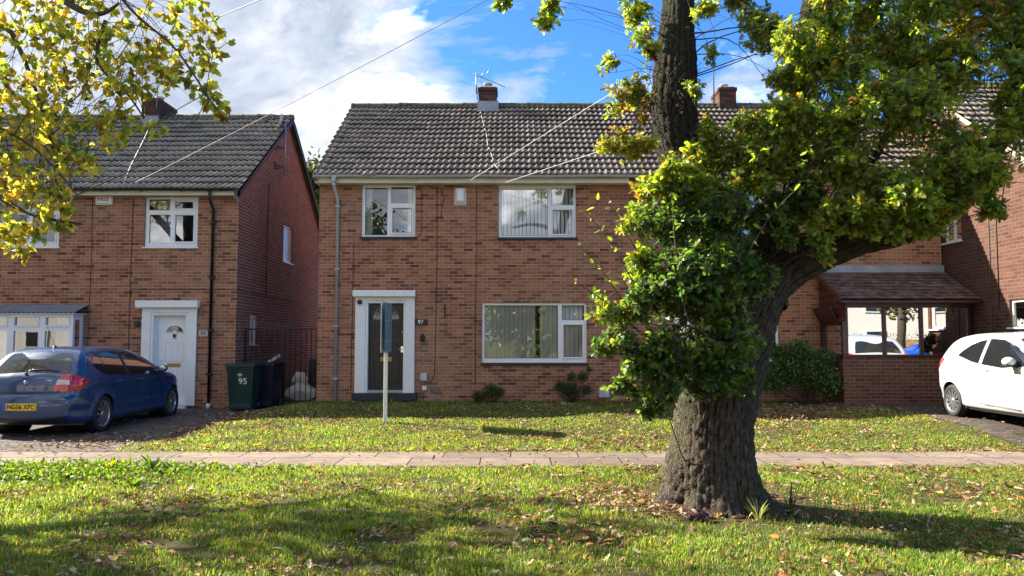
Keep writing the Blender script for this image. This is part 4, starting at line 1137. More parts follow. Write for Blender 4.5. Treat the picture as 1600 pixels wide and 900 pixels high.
rr_ = tile_slope(rh, 'roof', HX - .06, HX + 8.1, HF - .38, re_, HR, rz, M['tile_l'], seed=12)
b = MB(); b.add([(HX - .06, HR, rz), (HX + 8.1, HR, rz), (HX + 8.1, HB + .35, re_), (HX - .06, HB + .35, re_)], [(0, 1, 2, 3)]); b.build('rear_slope', M['tile_l'], rr_)
ridge_caps(HX - .06, HX + 8.1, HR, rz + .03, seed=8).build('ridge', M['moss'], rr_)
b = MB(); b.add([(HX - .05, HF - .36, re_ - .03), (HX - .05, HR, rz - .03), (HX - .05, HR, rz - .15), (HX - .05, HF - .36, re_ - .14)], [(0, 1, 2, 3)]); b.add([(HX - .05, HB + .33, re_ - .03), (HX - .05, HR, rz - .03), (HX - .05, HR, rz - .15), (HX - .05, HB + .33, re_ - .14)], [(0, 1, 2, 3)]); b.build('verge_board', M['soffit'], rr_)
for k, r in enumerate((w_lo, w_up)):
    y0, y1, z0, z1 = r; X = HX + .06; t = .055
    b = MB(); b.box(X - .01, X + .04, y0, y0 + t, z0, z1); b.box(X - .01, X + .04, y1 - t, y1, z0, z1); b.box(X - .009, X + .04, y0 + t, y1 - t, z0, z0 + t); b.box(X - .009, X + .04, y0 + t, y1 - t, z1 - t, z1)
    if k: b.box(X - .008, X + .04, (y0 + y1) / 2 - .03, (y0 + y1) / 2 + .03, z0 + t, z1 - t)
    b.box(X - .12, X - .012, y0 - .03, y1 + .03, z0 - .035, z0 - .001)
    w = b.build('window', M['white'], rh)
    g = MB(); g.add([(X + .01, y0 + t, z0 + t), (X + .01, y1 - t, z0 + t), (X + .01, y1 - t, z1 - t), (X + .01, y0 + t, z1 - t)], [(0, 1, 2, 3)]); g.build('pane', M['glass'], w)
    g = MB(); g.add([(X + .3, y0 - .2, z0 - .2), (X + .3, y1 + .2, z0 - .2), (X + .3, y1 + .2, z1 + .2), (X + .3, y0 - .2, z1 + .2)], [(0, 1, 2, 3)]); g.build('blind', M['curtain_grey'], w)
b = MB()
for yy in (16.05, 15.8):
    b.tube([(HX - .012, yy, 5.2), (HX - .012, yy, 2.2 if yy < 16 else .3)], .009, 5)
b.build('cable', M['cable_dark'], rh)

# ================================================================ overhead wires
def overhead(label, a, c, sag=.25, rad=.006, mat='cable'):
    a, c = Vector(a), Vector(c); pts = []
    for k in range(25):
        t_ = k / 24; p = a.lerp(c, t_); p.z -= sag * 4 * t_ * (1 - t_); pts.append(p)
    b = MB(); b.tube(pts, rad, 5); o = b.build('overhead_wire', M[mat], None, origin=a); return tag(o, label, 'wire')
pole_top = Vector((5.0, -3.5, 8.2))
def ray_to(px, py, D): return at(px, py, D)
overhead('white wire rising from the white alarm box past the roof tiles', at(718, 292, FY - .03), at(960, 143, 12.5), 0, .0055)
overhead('white wire rising from above the upper right window to the oak', at(769, 292, FY - .03), at(1010, 212, 13.0), 0, .0055)
e = at(756, 0, 13.0)
overhead('long thin wire crossing the cloudy sky down to the left roof', at(198, 292, FY - .05), e + (e - at(198, 292, FY - .05)) * .25, .05, .007, 'wire')
e = at(405, 0, 8.0)
overhead('short dark wire crossing the top of the sky near yellow leaves', at(310, 40, 11.0) - (e - at(310, 40, 11.0)) * .5, e + (e - at(310, 40, 11.0)) * .5, 0, .006, 'wire')
b = MB(); b.tube([on_roof(px, py, FY - .4, lzE, RY, lzR) for px, py in ((237, 195), (225, 222), (205, 262), (193, 292))], .009, 5); b.build('cable', M['cable'], left)
# ================================================================ cars
class Car:
    """smooth hatchback: rounded extrusion of a side outline; local axes x across, y forward from the tail, z up"""
    def __init__(s, root, outline, half, belt, top, wroof, plan_r, plan_f, r=.11, bulge_r=.06, paint='car_blue', arches=(), arch_r=.345):
        s.root = root; s.r = r; s.half = half; s.belt = belt; s.top = top; s.wroof = wroof; s.pr = plan_r; s.pf = plan_f; s.arches = arches; s.arch_r = arch_r
        s.br = bulge_r; s.paint = paint
        pts = np.array(outline, float)
        # Catmull-Rom resample of the closed outline
        n = len(pts); out = []
        for i in range(n):
            p0, p1, p2, p3 = pts[i - 1], pts[i], pts[(i + 1) % n], pts[(i + 2) % n]
            k = max(2, int(np.linalg.norm(p2 - p1) / .022))
            for t in np.arange(k) / k:
                # cardinal spline with modest tension
                m1 = (p2 - p0) * .38; m2 = (p3 - p1) * .38; d12 = np.linalg.norm(p2 - p1)
                m1 *= min(1, d12 / (np.linalg.norm(p2 - p0) * .5 + 1e-6)); m2 *= min(1, d12 / (np.linalg.norm(p3 - p1) * .5 + 1e-6))
                h = [2 * t**3 - 3 * t**2 + 1, t**3 - 2 * t**2 + t, -2 * t**3 + 3 * t**2, t**3 - t**2]
                out.append(h[0] * p1 + h[1] * m1 + h[2] * p2 + h[3] * m2)
        s.S = np.array(out); s.L = pts[:, 0].max()
        nx = np.roll(s.S, -1, 0) - np.roll(s.S, 1, 0); nx /= np.linalg.norm(nx, axis=1)[:, None] + 1e-9
        s.N = np.stack([nx[:, 1] * -1, nx[:, 0]], 1)
        if np.dot((s.S[0] - s.S.mean(0)), s.N[0]) < 0: s.N = -s.N
    def dist(s, y, z):
        P = np.stack([np.ravel(y), np.ravel(z)], 1); A = s.S; B = np.roll(s.S, -1, 0); d = np.full(len(P), 9.0)
        for a, b_ in zip(A, B):
            ab = b_ - a; t = np.clip(((P - a) @ ab) / (ab @ ab + 1e-12), 0, 1); q = np.linalg.norm(P - a - t[:, None] * ab, axis=1); d = np.minimum(d, q)
        return d.reshape(np.shape(y))
    def W(s, y, z):
        y = np.asarray(y, float); z = np.asarray(z, float)
        w = s.half - s.pr * np.clip(1 - y / .62, 0, 1) ** 2.2 - s.pf * np.clip(1 - (s.L - y) / .75, 0, 1) ** 2
        t = np.clip((z - s.belt) / (s.top - s.belt), 0, 1)
        w = w - (s.half - s.wroof) * t ** 1.15
        w = w - .035 * np.clip((s.belt - .32 - z) / .35, 0, 1) ** 1.5
        # shoulder crease and sill tuck
        w = w + .012 * np.exp(-((z - (s.belt - .10)) / .035) ** 2) - .012 * np.exp(-((z - .42) / .08) ** 2)
        for ya in s.arches:
            rr = np.hypot(y - ya, z - .31); w = w + .018 * np.exp(-((rr - s.arch_r - .02) / .05) ** 2)
        return w
    def sx(s, y, z, d=None):
        d = s.dist(y, z) if d is None else d
        k = np.clip(d / s.r, 0, 1)
        return s.W(y, z) - s.r * (1 - np.sqrt(np.clip(1 - (1 - k) ** 2, 0, 1)))
    def build(s):
        S = s.S; n = len(S)
        C = np.stack([np.clip(S[:, 0], .6, s.L - .75), np.full(n, .62)], 1)
        nt = 11; ks = np.concatenate([(np.linspace(0, 1, 9)[1:] ** 1.6) * .22, np.linspace(.22, 1, 22)[1:]])
        y0, z0 = S[:, 0], S[:, 1]; xe = s.W(y0, z0) - s.r
        cols = []
        endw = np.clip(np.abs(s.N[:, 0]), 0, 1)
        for u_ in np.linspace(0, 1, nt):
            q = 1 - u_ ** 2; amt = (s.br * endw + .022 * (1 - endw) * (z0 > .5)) * q
            cols.append(np.stack([xe * u_, y0 + s.N[:, 0] * amt, z0 + s.N[:, 1] * amt], 1))
        for k in ks:
            P = S + (C - S) * k; cols.append(np.stack([s.sx(P[:, 0], P[:, 1]), P[:, 0], P[:, 1]], 1))
        G = np.stack(cols, 1); m = G.shape[1]            # n x m x 3
        V = G.reshape(-1, 3); idx = np.arange(n * m).reshape(n, m)
        a = idx; b_ = np.roll(idx, -1, 0)
        F = np.stack([a[:, :-1], b_[:, :-1], b_[:, 1:], a[:, 1:]], -1).reshape(-1, 4)
        cen = V[F].mean(1); side = (np.tile(np.arange(m - 1), n) >= nt - 2)
        drop = np.zeros(len(F), bool)
        for ya in s.arches: drop |= side & (np.hypot(cen[:, 1] - ya, cen[:, 2] - .31) < s.arch_r)
        F = F[~drop]
        Vm = V * np.array([-1, 1, 1]); Fm = F[:, ::-1] + len(V)
        o = np_mesh('body', np.concatenate([V, Vm]), np.concatenate([F, Fm]), M[s.paint], None, smooth=True)
        o.parent = s.root
        bm = bmesh.new(); bm.from_mesh(o.data); bmesh.ops.remove_doubles(bm, verts=bm.verts, dist=.0015); bmesh.ops.recalc_face_normals(bm, faces=bm.faces); bm.to_mesh(o.data); bm.free()
        s.body = o
        # arch lips and dark inner wells
        for ya in s.arches:
            for sg in (-1, 1):
                b = MB(); pts = []
                for k in range(25):
                    t = math.pi * (-.12 + 1.24 * k / 24); yy = ya + s.arch_r * 1.0 * math.cos(t); zz = .31 + s.arch_r * 1.0 * math.sin(t)
                    pts.append((sg * (float(s.sx(yy, zz)) - .012), yy, zz))
                b.tube(pts, .018, 6); b.build('arch_lip', M[s.paint], None).parent = s.root
                b = MB(); b.lathe([(s.arch_r + .012, sg * (s.half - .03)), (s.arch_r + .012, sg * (s.half - .34)), (.01, sg * (s.half - .345))], (0, ya, .31), 'x', 32, caps=False)
                w = b.build('wheel_arch', M['black'], None); w.parent = s.root
        return o
    def side_pt(s, y, z, off=.004, sg=1):
        return (sg * (float(s.sx(y, z)) + off), y, z)
    def side_patch(s, name, lo, hi, mat, off=.004, sides=(1, -1), ny=30, nz=12, parent=None, label=None):
        """patch on the side between lower and upper polylines [(y,z)..] spanning the same y range"""
        lo = np.array(lo); hi = np.array(hi); ys = np.linspace(lo[0, 0], lo[-1, 0], ny)
        zl = np.interp(ys, lo[:, 0], lo[:, 1]); zh = np.interp(ys, hi[:, 0], hi[:, 1])
        Y = np.repeat(ys[:, None], nz, 1); Z = zl[:, None] + (zh - zl)[:, None] * np.linspace(0, 1, nz)[None]
        X = s.sx(Y, Z) + off; r = None
        for sg in sides:
            V = np.stack([X * sg, Y, Z], -1).reshape(-1, 3); i = np.arange((ny - 1) * nz).reshape(ny - 1, nz)[:, :-1].ravel()
            F = np.stack([i, i + nz, i + nz + 1, i + 1], 1)
            F = F if sg > 0 else F[:, ::-1]
            r = np_mesh(name, V, F, M[mat], None, smooth=True); r.parent = parent or s.root
            if label: r['label'] = label
        return r
    def end_y(s, z, front=False):
        m = (s.N[:, 0] * (1 if front else -1)) > .25
        q = s.S[m]; q = q[np.argsort(q[:, 1])]
        return np.interp(z, q[:, 1], q[:, 0])
    def end_pt(s, x, z, off=.004, front=False):
        y = s.end_y(z, front); xe = s.W(y, z) - s.r; q = 1 - np.clip(np.abs(x) / xe, 0, 1) ** 2
        sg = 1 if front else -1
        e = .02; dy = (s.end_y(z + e, front) - s.end_y(z - e, front)) / (2 * e)
        nn = 1 / np.sqrt(1 + dy ** 2)
        return y + sg * (s.br * nn * q) * nn + sg * off * nn, z + (s.br * nn * q) * (-dy * sg) * nn + off * (-dy * sg) * nn
    def end_patch(s, name, rows, mat, off=.004, front=False, nx=24, nz=12, parent=None, label=None):
        """rows: [(z, x0, x1)...] from low to high"""
        rows = np.array(rows, float); zs = np.linspace(rows[0, 0], rows[-1, 0], nz)
        x0 = np.interp(zs, rows[:, 0], rows[:, 1]); x1 = np.interp(zs, rows[:, 0], rows[:, 2])
        V = []
        for z, a, c in zip(zs, x0, x1):
            for x in np.linspace(a, c, nx):
                yy, zz = s.end_pt(x, z, off, front); V.append((x, float(yy), float(zz)))
        i = np.arange((nz - 1) * nx).reshape(nz - 1, nx)[:, :-1].ravel()
        r = np_mesh(name, V, np.stack([i, i + 1, i + nx + 1, i + nx], 1), M[mat], None, smooth=True); r.parent = parent or s.root
        if label: r['label'] = label
        return r
    def seam(s, pts, rad=.0065, sides=(1, -1), mat='black', name='door_seam', off=-.0015):
        # densify
        P = []
        for (a, c) in zip(pts[:-1], pts[1:]):
            for t in np.linspace(0, 1, 9)[:-1]: P.append((a[0] + (c[0] - a[0]) * t, a[1] + (c[1] - a[1]) * t))
        P.append(pts[-1])
        for sg in sides:
            b = MB(); b.tube([s.side_pt(y, z, off, sg) for y, z in P], rad, 5); b.build(name, M[mat], None).parent = s.root
    def wheel(s, ya, sg, rad=.315, width=.19, spokes=9, style='star'):
        xo = sg * (s.half - .005); w = bpy.data.objects.new('wheel', None)
        COL.objects.link(w); w.parent = s.root; w.location = (xo, ya, rad)
        q = lambda h: -sg * h
        b = MB(); ri = rad * .70
        b.lathe([(ri, q(.015)), (ri + .012, q(.0)), (rad * .90, q(.004)), (rad * .985, q(.025)), (rad, q(.05)), (rad, q(width - .05)), (rad * .97, q(width - .015)), (ri, q(width))], (0, 0, 0), 'x', 48, caps=False)
        t = b.build('tyre', M['rubber'], None); t.parent = w
        b = MB(); b.lathe([(ri + .002, q(.014)), (ri - .012, q(.012)), (ri - .02, q(.03)), (ri - .028, q(.10))], (0, 0, 0), 'x', 48, caps=False)
        b.lathe([(.052, q(.03)), (.050, q(.018)), (.03, q(.014)), (.01, q(.013))], (0, 0, 0), 'x', 20)
        for k in range(spokes):
            for dd in ((-.07, .07) if style == 'double' else (0,)):
                a0 = 2 * math.pi * k / spokes; a1 = a0 + dd
                p0 = Vector((q(.022), math.cos(a0) * .045, math.sin(a0) * .045)); p1 = Vector((q(.020), math.cos(a1) * (ri - .008), math.sin(a1) * (ri - .008)))
                c = (p0 + p1) / 2; ax = (p1 - p0) / 2; wv = Vector((0, -math.sin(a0), math.cos(a0))) * (.0135 if style == 'star' else .010)
                wo = wv * (1.55 if style == 'star' else 1.2)
                vs = [p0 - wv, p0 + wv, p1 + wo, p1 - wo]; vb = [v + Vector((q(.02), 0, 0)) for v in vs]
                b.add(vs + vb, [(0, 1, 2, 3), (7, 6, 5, 4), (0, 4, 5, 1), (1, 5, 6, 2), (2, 6, 7, 3), (3, 7, 4, 0)])
        r = b.build('rim', M['alloy'], None); r.parent = w
        b = MB(); b.lathe([(ri - .03, q(.11)), (.02, q(.112))], (0, 0, 0), 'x', 32); b.lathe([(ri * .72, q(.065)), (ri * .72, q(.075))], (0, 0, 0), 'x', 32); r2 = b.build('brake_disc', M['black'], None); r2.parent = w
        return w
def local(mb, name, mat, root, **kw):
    o = mb.build(name, M[mat], None); o.parent = root; return o

# ---- blue hatchback
rootb = empty('parked_car', (-7.87, 12.56, .015), 'dark blue hatchback with yellow rear plate parked by the white door', 'car')
o1 = [(.16, .21), (.05, .27), (0.0, .40), (-.005, .52), (.02, .64), (.085, .685), (.09, .74), (.10, .88), (.135, .965), (.19, 1.02), (.37, 1.23), (.50, 1.345), (.62, 1.40), (.95, 1.433), (1.45, 1.445), (1.95, 1.425), (2.35, 1.355), (2.68, 1.22), (3.0, 1.045),
      (3.17, .97), (3.5, .91), (3.85, .82), (4.08, .71), (4.19, .58), (4.225, .44), (4.20, .30), (4.08, .21), (3.3, .185), (2.1, .18), (.9, .185)]
cb_ = Car(rootb, o1, .872, .93, 1.43, .585, .185, .26, r=.10, bulge_r=.07, paint='car_blue', arches=(.845, 3.505), arch_r=.350)
cb_.build()
for ya in (.845, 3.505):
    for sg in (1, -1): cb_.wheel(ya, sg, .312, .20, 10)
gl_lo = [(.62, 1.17), (.68, 1.08), (.80, 1.0), (.95, .972), (2.55, .925), (2.78, .935)]
gl_hi = [(.62, 1.18), (.70, 1.26), (.85, 1.315), (1.10, 1.348), (1.6, 1.362), (2.0, 1.335), (2.35, 1.22), (2.60, 1.08), (2.78, .942)]
cb_.side_patch('window_trim', [(y, z - .018) for y, z in gl_lo], [(y, z + .014) for y, z in gl_hi], 'black', .0015, ny=60)
def cut(lo, hi, a, c):
    lo = np.array(lo); hi = np.array(hi); ys = np.linspace(a, c, 16)
    return list(zip(ys, np.interp(ys, lo[:, 0], lo[:, 1]))), list(zip(ys, np.interp(ys, hi[:, 0], hi[:, 1])))
for a, c in ((.625, .93), (.955, 1.60), (1.70, 2.76)):
    l_, h_ = cut(gl_lo, gl_hi, a, c); cb_.side_patch('side_window', l_, h_, 'glass_dark', .005)
cb_.end_patch('rear_window', [(1.005, -.60, .60), (1.03, -.63, .63), (1.20, -.565, .565), (1.30, -.52, .52), (1.33, -.48, .48)], 'glass_rear', .006)
cb_.end_patch('windscreen', [(1.0, -.60, .60), (1.32, -.50, .50)], 'glass_dark', .006, front=True)
# lamps: clear band between red areas, wrapping on to the side
for sg in (1, -1):
    s_ = lambda a, c: (min(a * sg, c * sg), max(a * sg, c * sg))
    rows = [(z, *s_(xa, .66)) for z, xa in ((.745, .445), (.80, .455), (.92, .50), (.995, .545), (1.0, .60))]
    tl = cb_.end_patch('tail_light', rows, 'lamp_red', .010, nx=14)
    cb_.end_patch('clear_lens', [(.845, *s_(.475, .69)), (.915, *s_(.498, .68))], 'lamp_clear', .014, nx=14).parent = rootb
    cb_.side_patch('tail_light', [(.085, .745), (.20, .765), (.33, .86), (.36, .895)], [(.085, 1.0), (.20, .995), (.30, .93), (.36, .90)], 'lamp_red', .007, sides=(sg,), ny=20)
# trims, seams
for z, x1 in ((.655, .76),):
    b = MB(); b.tube([(x, float(cb_.end_pt(x, z, .001)[0]), z) for x in np.linspace(-x1 + .06, x1 - .06, 30)], .005, 5); local(b, 'bumper_seam', 'black', rootb)
cb_.seam([(.09, .655), (.30, .655), (.50, .64)], name='bumper_seam')
b = MB()
pts = [(-.60, .97), (-.555, .80), (-.50, .72), (-.40, .70), (.40, .70), (.50, .72), (.555, .80)]
pp = []
for (a, c) in zip(pts[:-1], pts[1:]):
    for t in np.linspace(0, 1, 9)[:-1]:
        x, z = a[0] + (c[0] - a[0]) * t, a[1] + (c[1] - a[1]) * t; yy, zz = cb_.end_pt(x, z, .001); pp.append((x, float(yy), float(zz)))
b.tube(pp, .0045, 5); local(b, 'tailgate_seam', 'black', rootb)
cb_.seam([(.955, .98), (1.02, .86), (1.18, .66), (1.22, .36)]); cb_.seam([(1.655, 1.355), (1.66, .95), (1.66, .60), (1.66, .26)]); cb_.seam([(2.76, .93), (2.90, .75), (2.88, .40), (2.84, .26)])
cb_.seam([(1.22, .27), (1.66, .255), (2.84, .26)]); cb_.seam([(.955, .845), (2.9, .78)], rad=.003, name='crease')
cb_.end_patch('lower_valance', [(.26, -.70, .70), (.335, -.72, .72)], 'black', .004)
for y in (1.15, 1.98):
    for sg in (1, -1):
        b = MB(); b.tube([cb_.side_pt(y, .842, .004, sg), cb_.side_pt(y + .03, .842, .03, sg), cb_.side_pt(y + .17, .842, .03, sg), cb_.side_pt(y + .20, .842, .004, sg)], .013, 8); local(b, 'door_handle', 'car_blue', rootb)
for sg in (1, -1):
    b = MB(); p = Vector(cb_.side_pt(2.66, .975, 0, sg)); c = p + Vector((sg * .155, -.0, .045))
    mm = bmesh.new(); bmesh.ops.create_uvsphere(mm, u_segments=20, v_segments=12, radius=1)
    vs = [(c.x + v.co.x * .115, c.y + .02 + v.co.y * (.085 if v.co.y > 0 else .03), c.z + v.co.z * .072) for v in mm.verts]; fs = [[v.index for v in f.verts] for f in mm.faces]; mm.verts.index_update(); mm.free()
    b.add(vs, fs, True); b.tube([p, c - Vector((sg * .06, 0, .04))], .022, 8); mo = local(b, 'wing_mirror', 'car_blue', rootb)
    b = MB(); b.lathe([(.062, 0), (.05, -.004)], (0, 0, 0), 'y', 20); g = local(b, 'mirror_glass', 'chrome', rootb); g.parent = mo; g.location = (c.x, c.y - .012, c.z); g.scale = (1.4, 1, .9)
# plate
py_, pz_ = cb_.end_pt(0.0, .50, .012); py_ = float(py_)
b = MB(); b.box(-.26, .26, py_ - .012, py_ + .03, .445, .557, bev=.004); pl = local(b, 'number_plate', 'plate_yellow', rootb)
b = MB(); b.box(-.259, -.215, py_ - .0135, py_ - .0122, .446, .556); e_ = local(b, 'blue_band', 'plate_blue', rootb); e_.parent = pl
t_ = text_mesh('registration', 'NG56 XFC', .105, M['black'], None, (.020, py_ - .0135, .500), sx=.90, font_off=.0022); t_.parent = pl
# round badge, model script, wiper, aerial, exhaust
by, bz = cb_.end_pt(0.0, .875, .006); by = float(by)
b = MB(); b.lathe([(.043, 0), (.043, -.004), (.040, -.006)], (0, by, .875), 'y', 32); bd = local(b, 'badge', 'chrome', rootb)
b = MB(); b.lathe([(.040, -.0062), (.040, -.0070)], (0, by, .875), 'y', 32); x_ = local(b, 'badge_ring', 'black', rootb); x_.parent = bd
for k in range(4):
    b = MB(); ang = [math.pi / 2 * k + math.pi / 2 * j / 8 for j in range(9)]
    b.add([(0, by - .0080, .875)] + [(.024 * math.cos(a), by - .0080, .875 + .024 * math.sin(a)) for a in ang], [tuple(range(10))[::-1]])
    x_ = local(b, 'badge_quadrant', 'white_print' if k % 2 == 0 else 'plate_blue', rootb); x_.parent = bd
q = float(cb_.end_pt(.36, .905, .004)[0]); x_ = text_mesh('model_script', '120i', .062, M['chrome'], None, (.355, q, .905), rot=(R(90), 0, R(4))); x_.parent = rootb
b = MB()
A = lambda x, z, o_=.02: (x, float(cb_.end_pt(x, z, o_)[0]), float(cb_.end_pt(x, z, o_)[1]))
b.tube([A(-.03, .985, .03), A(.02, 1.03, .035), A(.20, 1.045, .02), A(.44, 1.035, .012)], .008, 6); b.tube([A(.02, 1.05, .012), A(.46, 1.03, .012)], .006, 5); b.lathe([(.028, -.02), (.02, -.045)], A(-.03, .985, 0), 'y', 12)
local(b, 'rear_wiper', 'black', rootb)
b = MB(); b.lathe([(.045, 0), (.03, .03), (.012, .045)], (0, .80, 1.43), n=16); b.tube([(0, .80, 1.46), (-.03, .60, 1.80)], .004, 5); local(b, 'roof_aerial', 'black', rootb)
b = MB(); b.lathe([(.032, .0), (.032, -.12), (.026, -.12), (.026, -.02)], (-.52, .10, .235), 'y', 16); local(b, 'exhaust_pipe', 'chrome', rootb)
b = MB(); b.box(-.78, .78, .35, 4.0, .17, .30); local(b, 'underbody', 'black', rootb)

# ---- white hatchback
kz = float(ground_z(8.2, 13.5)) + .012
rootw = empty('parked_car', (8.80, 14.82, kz), 'white three-door hatchback with tinted windows parked beside the porch', 'car', rz=math.pi)
o2 = [(.18, .24), (.07, .30), (.02, .42), (.0, .56), (.03, .68), (.06, .80), (.10, .92), (.155, 1.02), (.25, 1.17), (.42, 1.345), (.60, 1.435), (.95, 1.49), (1.35, 1.505), (1.75, 1.49), (2.05, 1.43), (2.40, 1.27), (2.80, 1.05),
      (3.0, .97), (3.28, .88), (3.48, .76), (3.58, .60), (3.62, .45), (3.58, .30), (3.46, .23), (2.8, .205), (1.8, .20), (.9, .20)]
cw = Car(rootw, o2, .826, .93, 1.50, .575, .16, .24, r=.11, bulge_r=.07, paint='car_white', arches=(.665, 2.965), arch_r=.335)
cw.build()
for ya in (.665, 2.965):
    for sg in (1, -1): cw.wheel(ya, sg, .290, .18, 12)
klo = [(.84, 1.115), (1.0, 1.085), (1.30, 1.02), (1.60, .985), (2.15, .945), (2.72, .985), (2.78, 1.02)]
khi = [(.84, 1.125), (.92, 1.19), (1.10, 1.29), (1.35, 1.365), (1.65, 1.40), (1.95, 1.385), (2.25, 1.30), (2.55, 1.17), (2.78, 1.03)]
cw.side_patch('window_trim', [(y, z - .014) for y, z in klo], [(y, z + .010) for y, z in khi], 'black', .0015, ny=60)
for a, c in ((.86, 1.50), (1.62, 2.75)):
    l_, h_ = cut(klo, khi, a, c); cw.side_patch('side_window', l_, h_, 'glass_dark', .005)
cw.side_patch('door_pillar', *cut(klo, khi, 1.515, 1.60), 'steel', .006, ny=6)
cw.end_patch('rear_window', [(1.05, -.56, .56), (1.20, -.52, .52), (1.33, -.45, .45)], 'glass_rear', .006)
cw.end_patch('windscreen', [(1.06, -.60, .60), (1.20, -.57, .57), (1.40, -.48, .48)], 'glass_rear', .006, front=True)
for sg in (1, -1):
    cw.side_patch('tail_light', [(.10, .89), (.20, .86), (.36, .96), (.42, 1.03)], [(.10, 1.03), (.20, 1.07), (.36, 1.06), (.42, 1.04)], 'lamp_red', .008, sides=(sg,), ny=16)
    s_ = lambda a, c: (min(a * sg, c * sg), max(a * sg, c * sg))
    cw.end_patch('tail_light', [(.86, *s_(.52, .62)), (1.02, *s_(.50, .60))], 'lamp_red', .010, nx=10)
    cw.side_patch('head_light', [(3.05, .78), (3.3, .68), (3.46, .64)], [(3.05, .84), (3.3, .80), (3.46, .72)], 'lamp_clear', .006, sides=(sg,), ny=12)
cw.seam([(1.56, .99), (1.50, .88), (1.50, .55), (1.55, .34), (1.65, .285), (2.70, .285), (2.80, .45), (2.80, .98)])
cw.seam([(.62, .98), (1.0, .945), (2.78, .86)], rad=.005, name='crease', mat='car_white', off=.001)
for sg in (1, -1):
    b = MB(); b.tube([cw.side_pt(1.58, .895, .004, sg), cw.side_pt(1.62, .895, .03, sg), cw.side_pt(1.78, .885, .03, sg), cw.side_pt(1.82, .882, .004, sg)], .014, 8); local(b, 'door_handle', 'car_white', rootw)
    b = MB(); p = Vector(cw.side_pt(2.55, 1.0, 0, sg)); c = p + Vector((sg * .12, -.05, .035))
    mm = bmesh.new(); bmesh.ops.create_uvsphere(mm, u_segments=20, v_segments=12, radius=1)
    vs = [(c.x + v.co.x * .10, c.y + v.co.y * .10, c.z + .01 + v.co.z * .075) for v in mm.verts]; fs = [[v.index for v in f.verts] for f in mm.faces]; mm.free()
    b.add(vs, fs, True); mo = local(b, 'wing_mirror', 'car_white', rootw)
    b = MB(); b.box(c.x - .095, c.x + .095, c.y - .09, c.y + .09, c.z - .072, c.z - .045, bev=.02); b.tube([p + Vector((-sg * .03, 0, -.03)), c - Vector((sg * .02, 0, .055))], .028, 8); x_ = local(b, 'mirror_base', 'black', rootw); x_.parent = mo
cw.side_patch('sill_strip', [(1.45, .30), (2.55, .26)], [(1.45, .335), (2.55, .295)], 'steel', .006, ny=20)
b = MB(); b.box(-.72, .72, .35, 3.4, .17, .30); local(b, 'underbody', 'black', rootw)
py2 = float(cw.end_pt(0, .52, .012)[0]); b = MB(); b.box(-.26, .26, py2 - .01, py2 + .03, .47, .58, bev=.004); local(b, 'number_plate', 'plate_yellow', rootw)
# ================================================================ wheelie bins
def wheelie_bin(label, mat, lid, loc, rz, sc_=1.0, mark=None):
    t = empty('wheelie_bin', loc, label, 'wheelie bin', rz=rz)
    b = MB(); w0, w1, d0, d1, h = .235, .285, .24, .34, .98
    n = 6
    vs = [(-w0, -d0, .05), (w0, -d0, .05), (w0, d0 - .05, .05), (-w0, d0 - .05, .05), (-w1, -d1, h), (w1, -d1, h), (w1, d1, h), (-w1, d1, h)]
    b.add(vs, [(3, 2, 1, 0), (0, 1, 5, 4), (1, 2, 6, 5), (2, 3, 7, 6), (3, 0, 4, 7)])
    b.box(-w1 - .02, w1 + .02, -d1 - .02, d1 + .02, h - .04, h, bev=.008)
    for x in (-.20, .20): b.obox((x, -(d0 + d1) / 2 - .004, .5), (.012, 0, 0), (0, .008, 0), (0, -.048, .42))
    b.obox((0, -d0 - .02, .14), (w0 - .03, 0, 0), (0, .012, 0), (0, 0, .05))
    local(b, 'bin_body', mat, t)
    b = MB(); 
    prof = [(-d1 - .05, h + .012), (-d1 - .05, h + .045), (-d1 + .10, h + .085), (d1 - .05, h + .075), (d1 + .03, h + .04), (d1 + .03, h + .012)]
    vs = [(x, y, z) for x in (-w1 - .03, w1 + .03) for y, z in prof]; k = len(prof)
    b.add(vs, [tuple(range(k))[::-1], tuple(range(k, 2 * k))] + [(i, (i + 1) % k, k + (i + 1) % k, k + i) for i in range(k)])
    local(b, 'lid', lid, t)
    b = MB(); b.tube([(-.24, d1 + .10, h - .03), (.24, d1 + .10, h - .03)], .016, 8)
    for x in (-.24, .24): b.tube([(x, d1 + .10, h - .03), (x, d1 - .02, h - .02)], .014, 6)
    local(b, 'handle', mat, t)
    for x in (-.26, .26):
        b = MB(); b.lathe([(.10, -.025), (.10, .025)], (x, d0 - .0, .10), 'x', 20); local(b, 'wheel', 'black', t)
    if mark:
        y0 = -(d0 + (d1 - d0) * (.66)) - .010
        lean = math.atan((d1 - d0) / (h - .05))
        x_ = text_mesh('painted_number', mark, .19, M['white_print'], None, (.06, y0 + .004, .67), rot=(R(90) + lean * .9, 0, R(2)), font_off=.001); x_.parent = t
        b = MB(); b.lathe([(.055, 0), (.055, -.003)], (0, y0 - .02, .80), 'y', 16); b2 = local(b, 'crest', 'steel', t)
    return t
wheelie_bin('green wheelie bin with white painted 95 at the house corner', 'bin_green', 'bin_green', (-5.92, 17.20, .015), R(3), mark='95')
wheelie_bin('navy blue lidded wheelie bin standing behind the green one', 'navy', 'navy', (-5.62, 17.80, .015), R(-4))

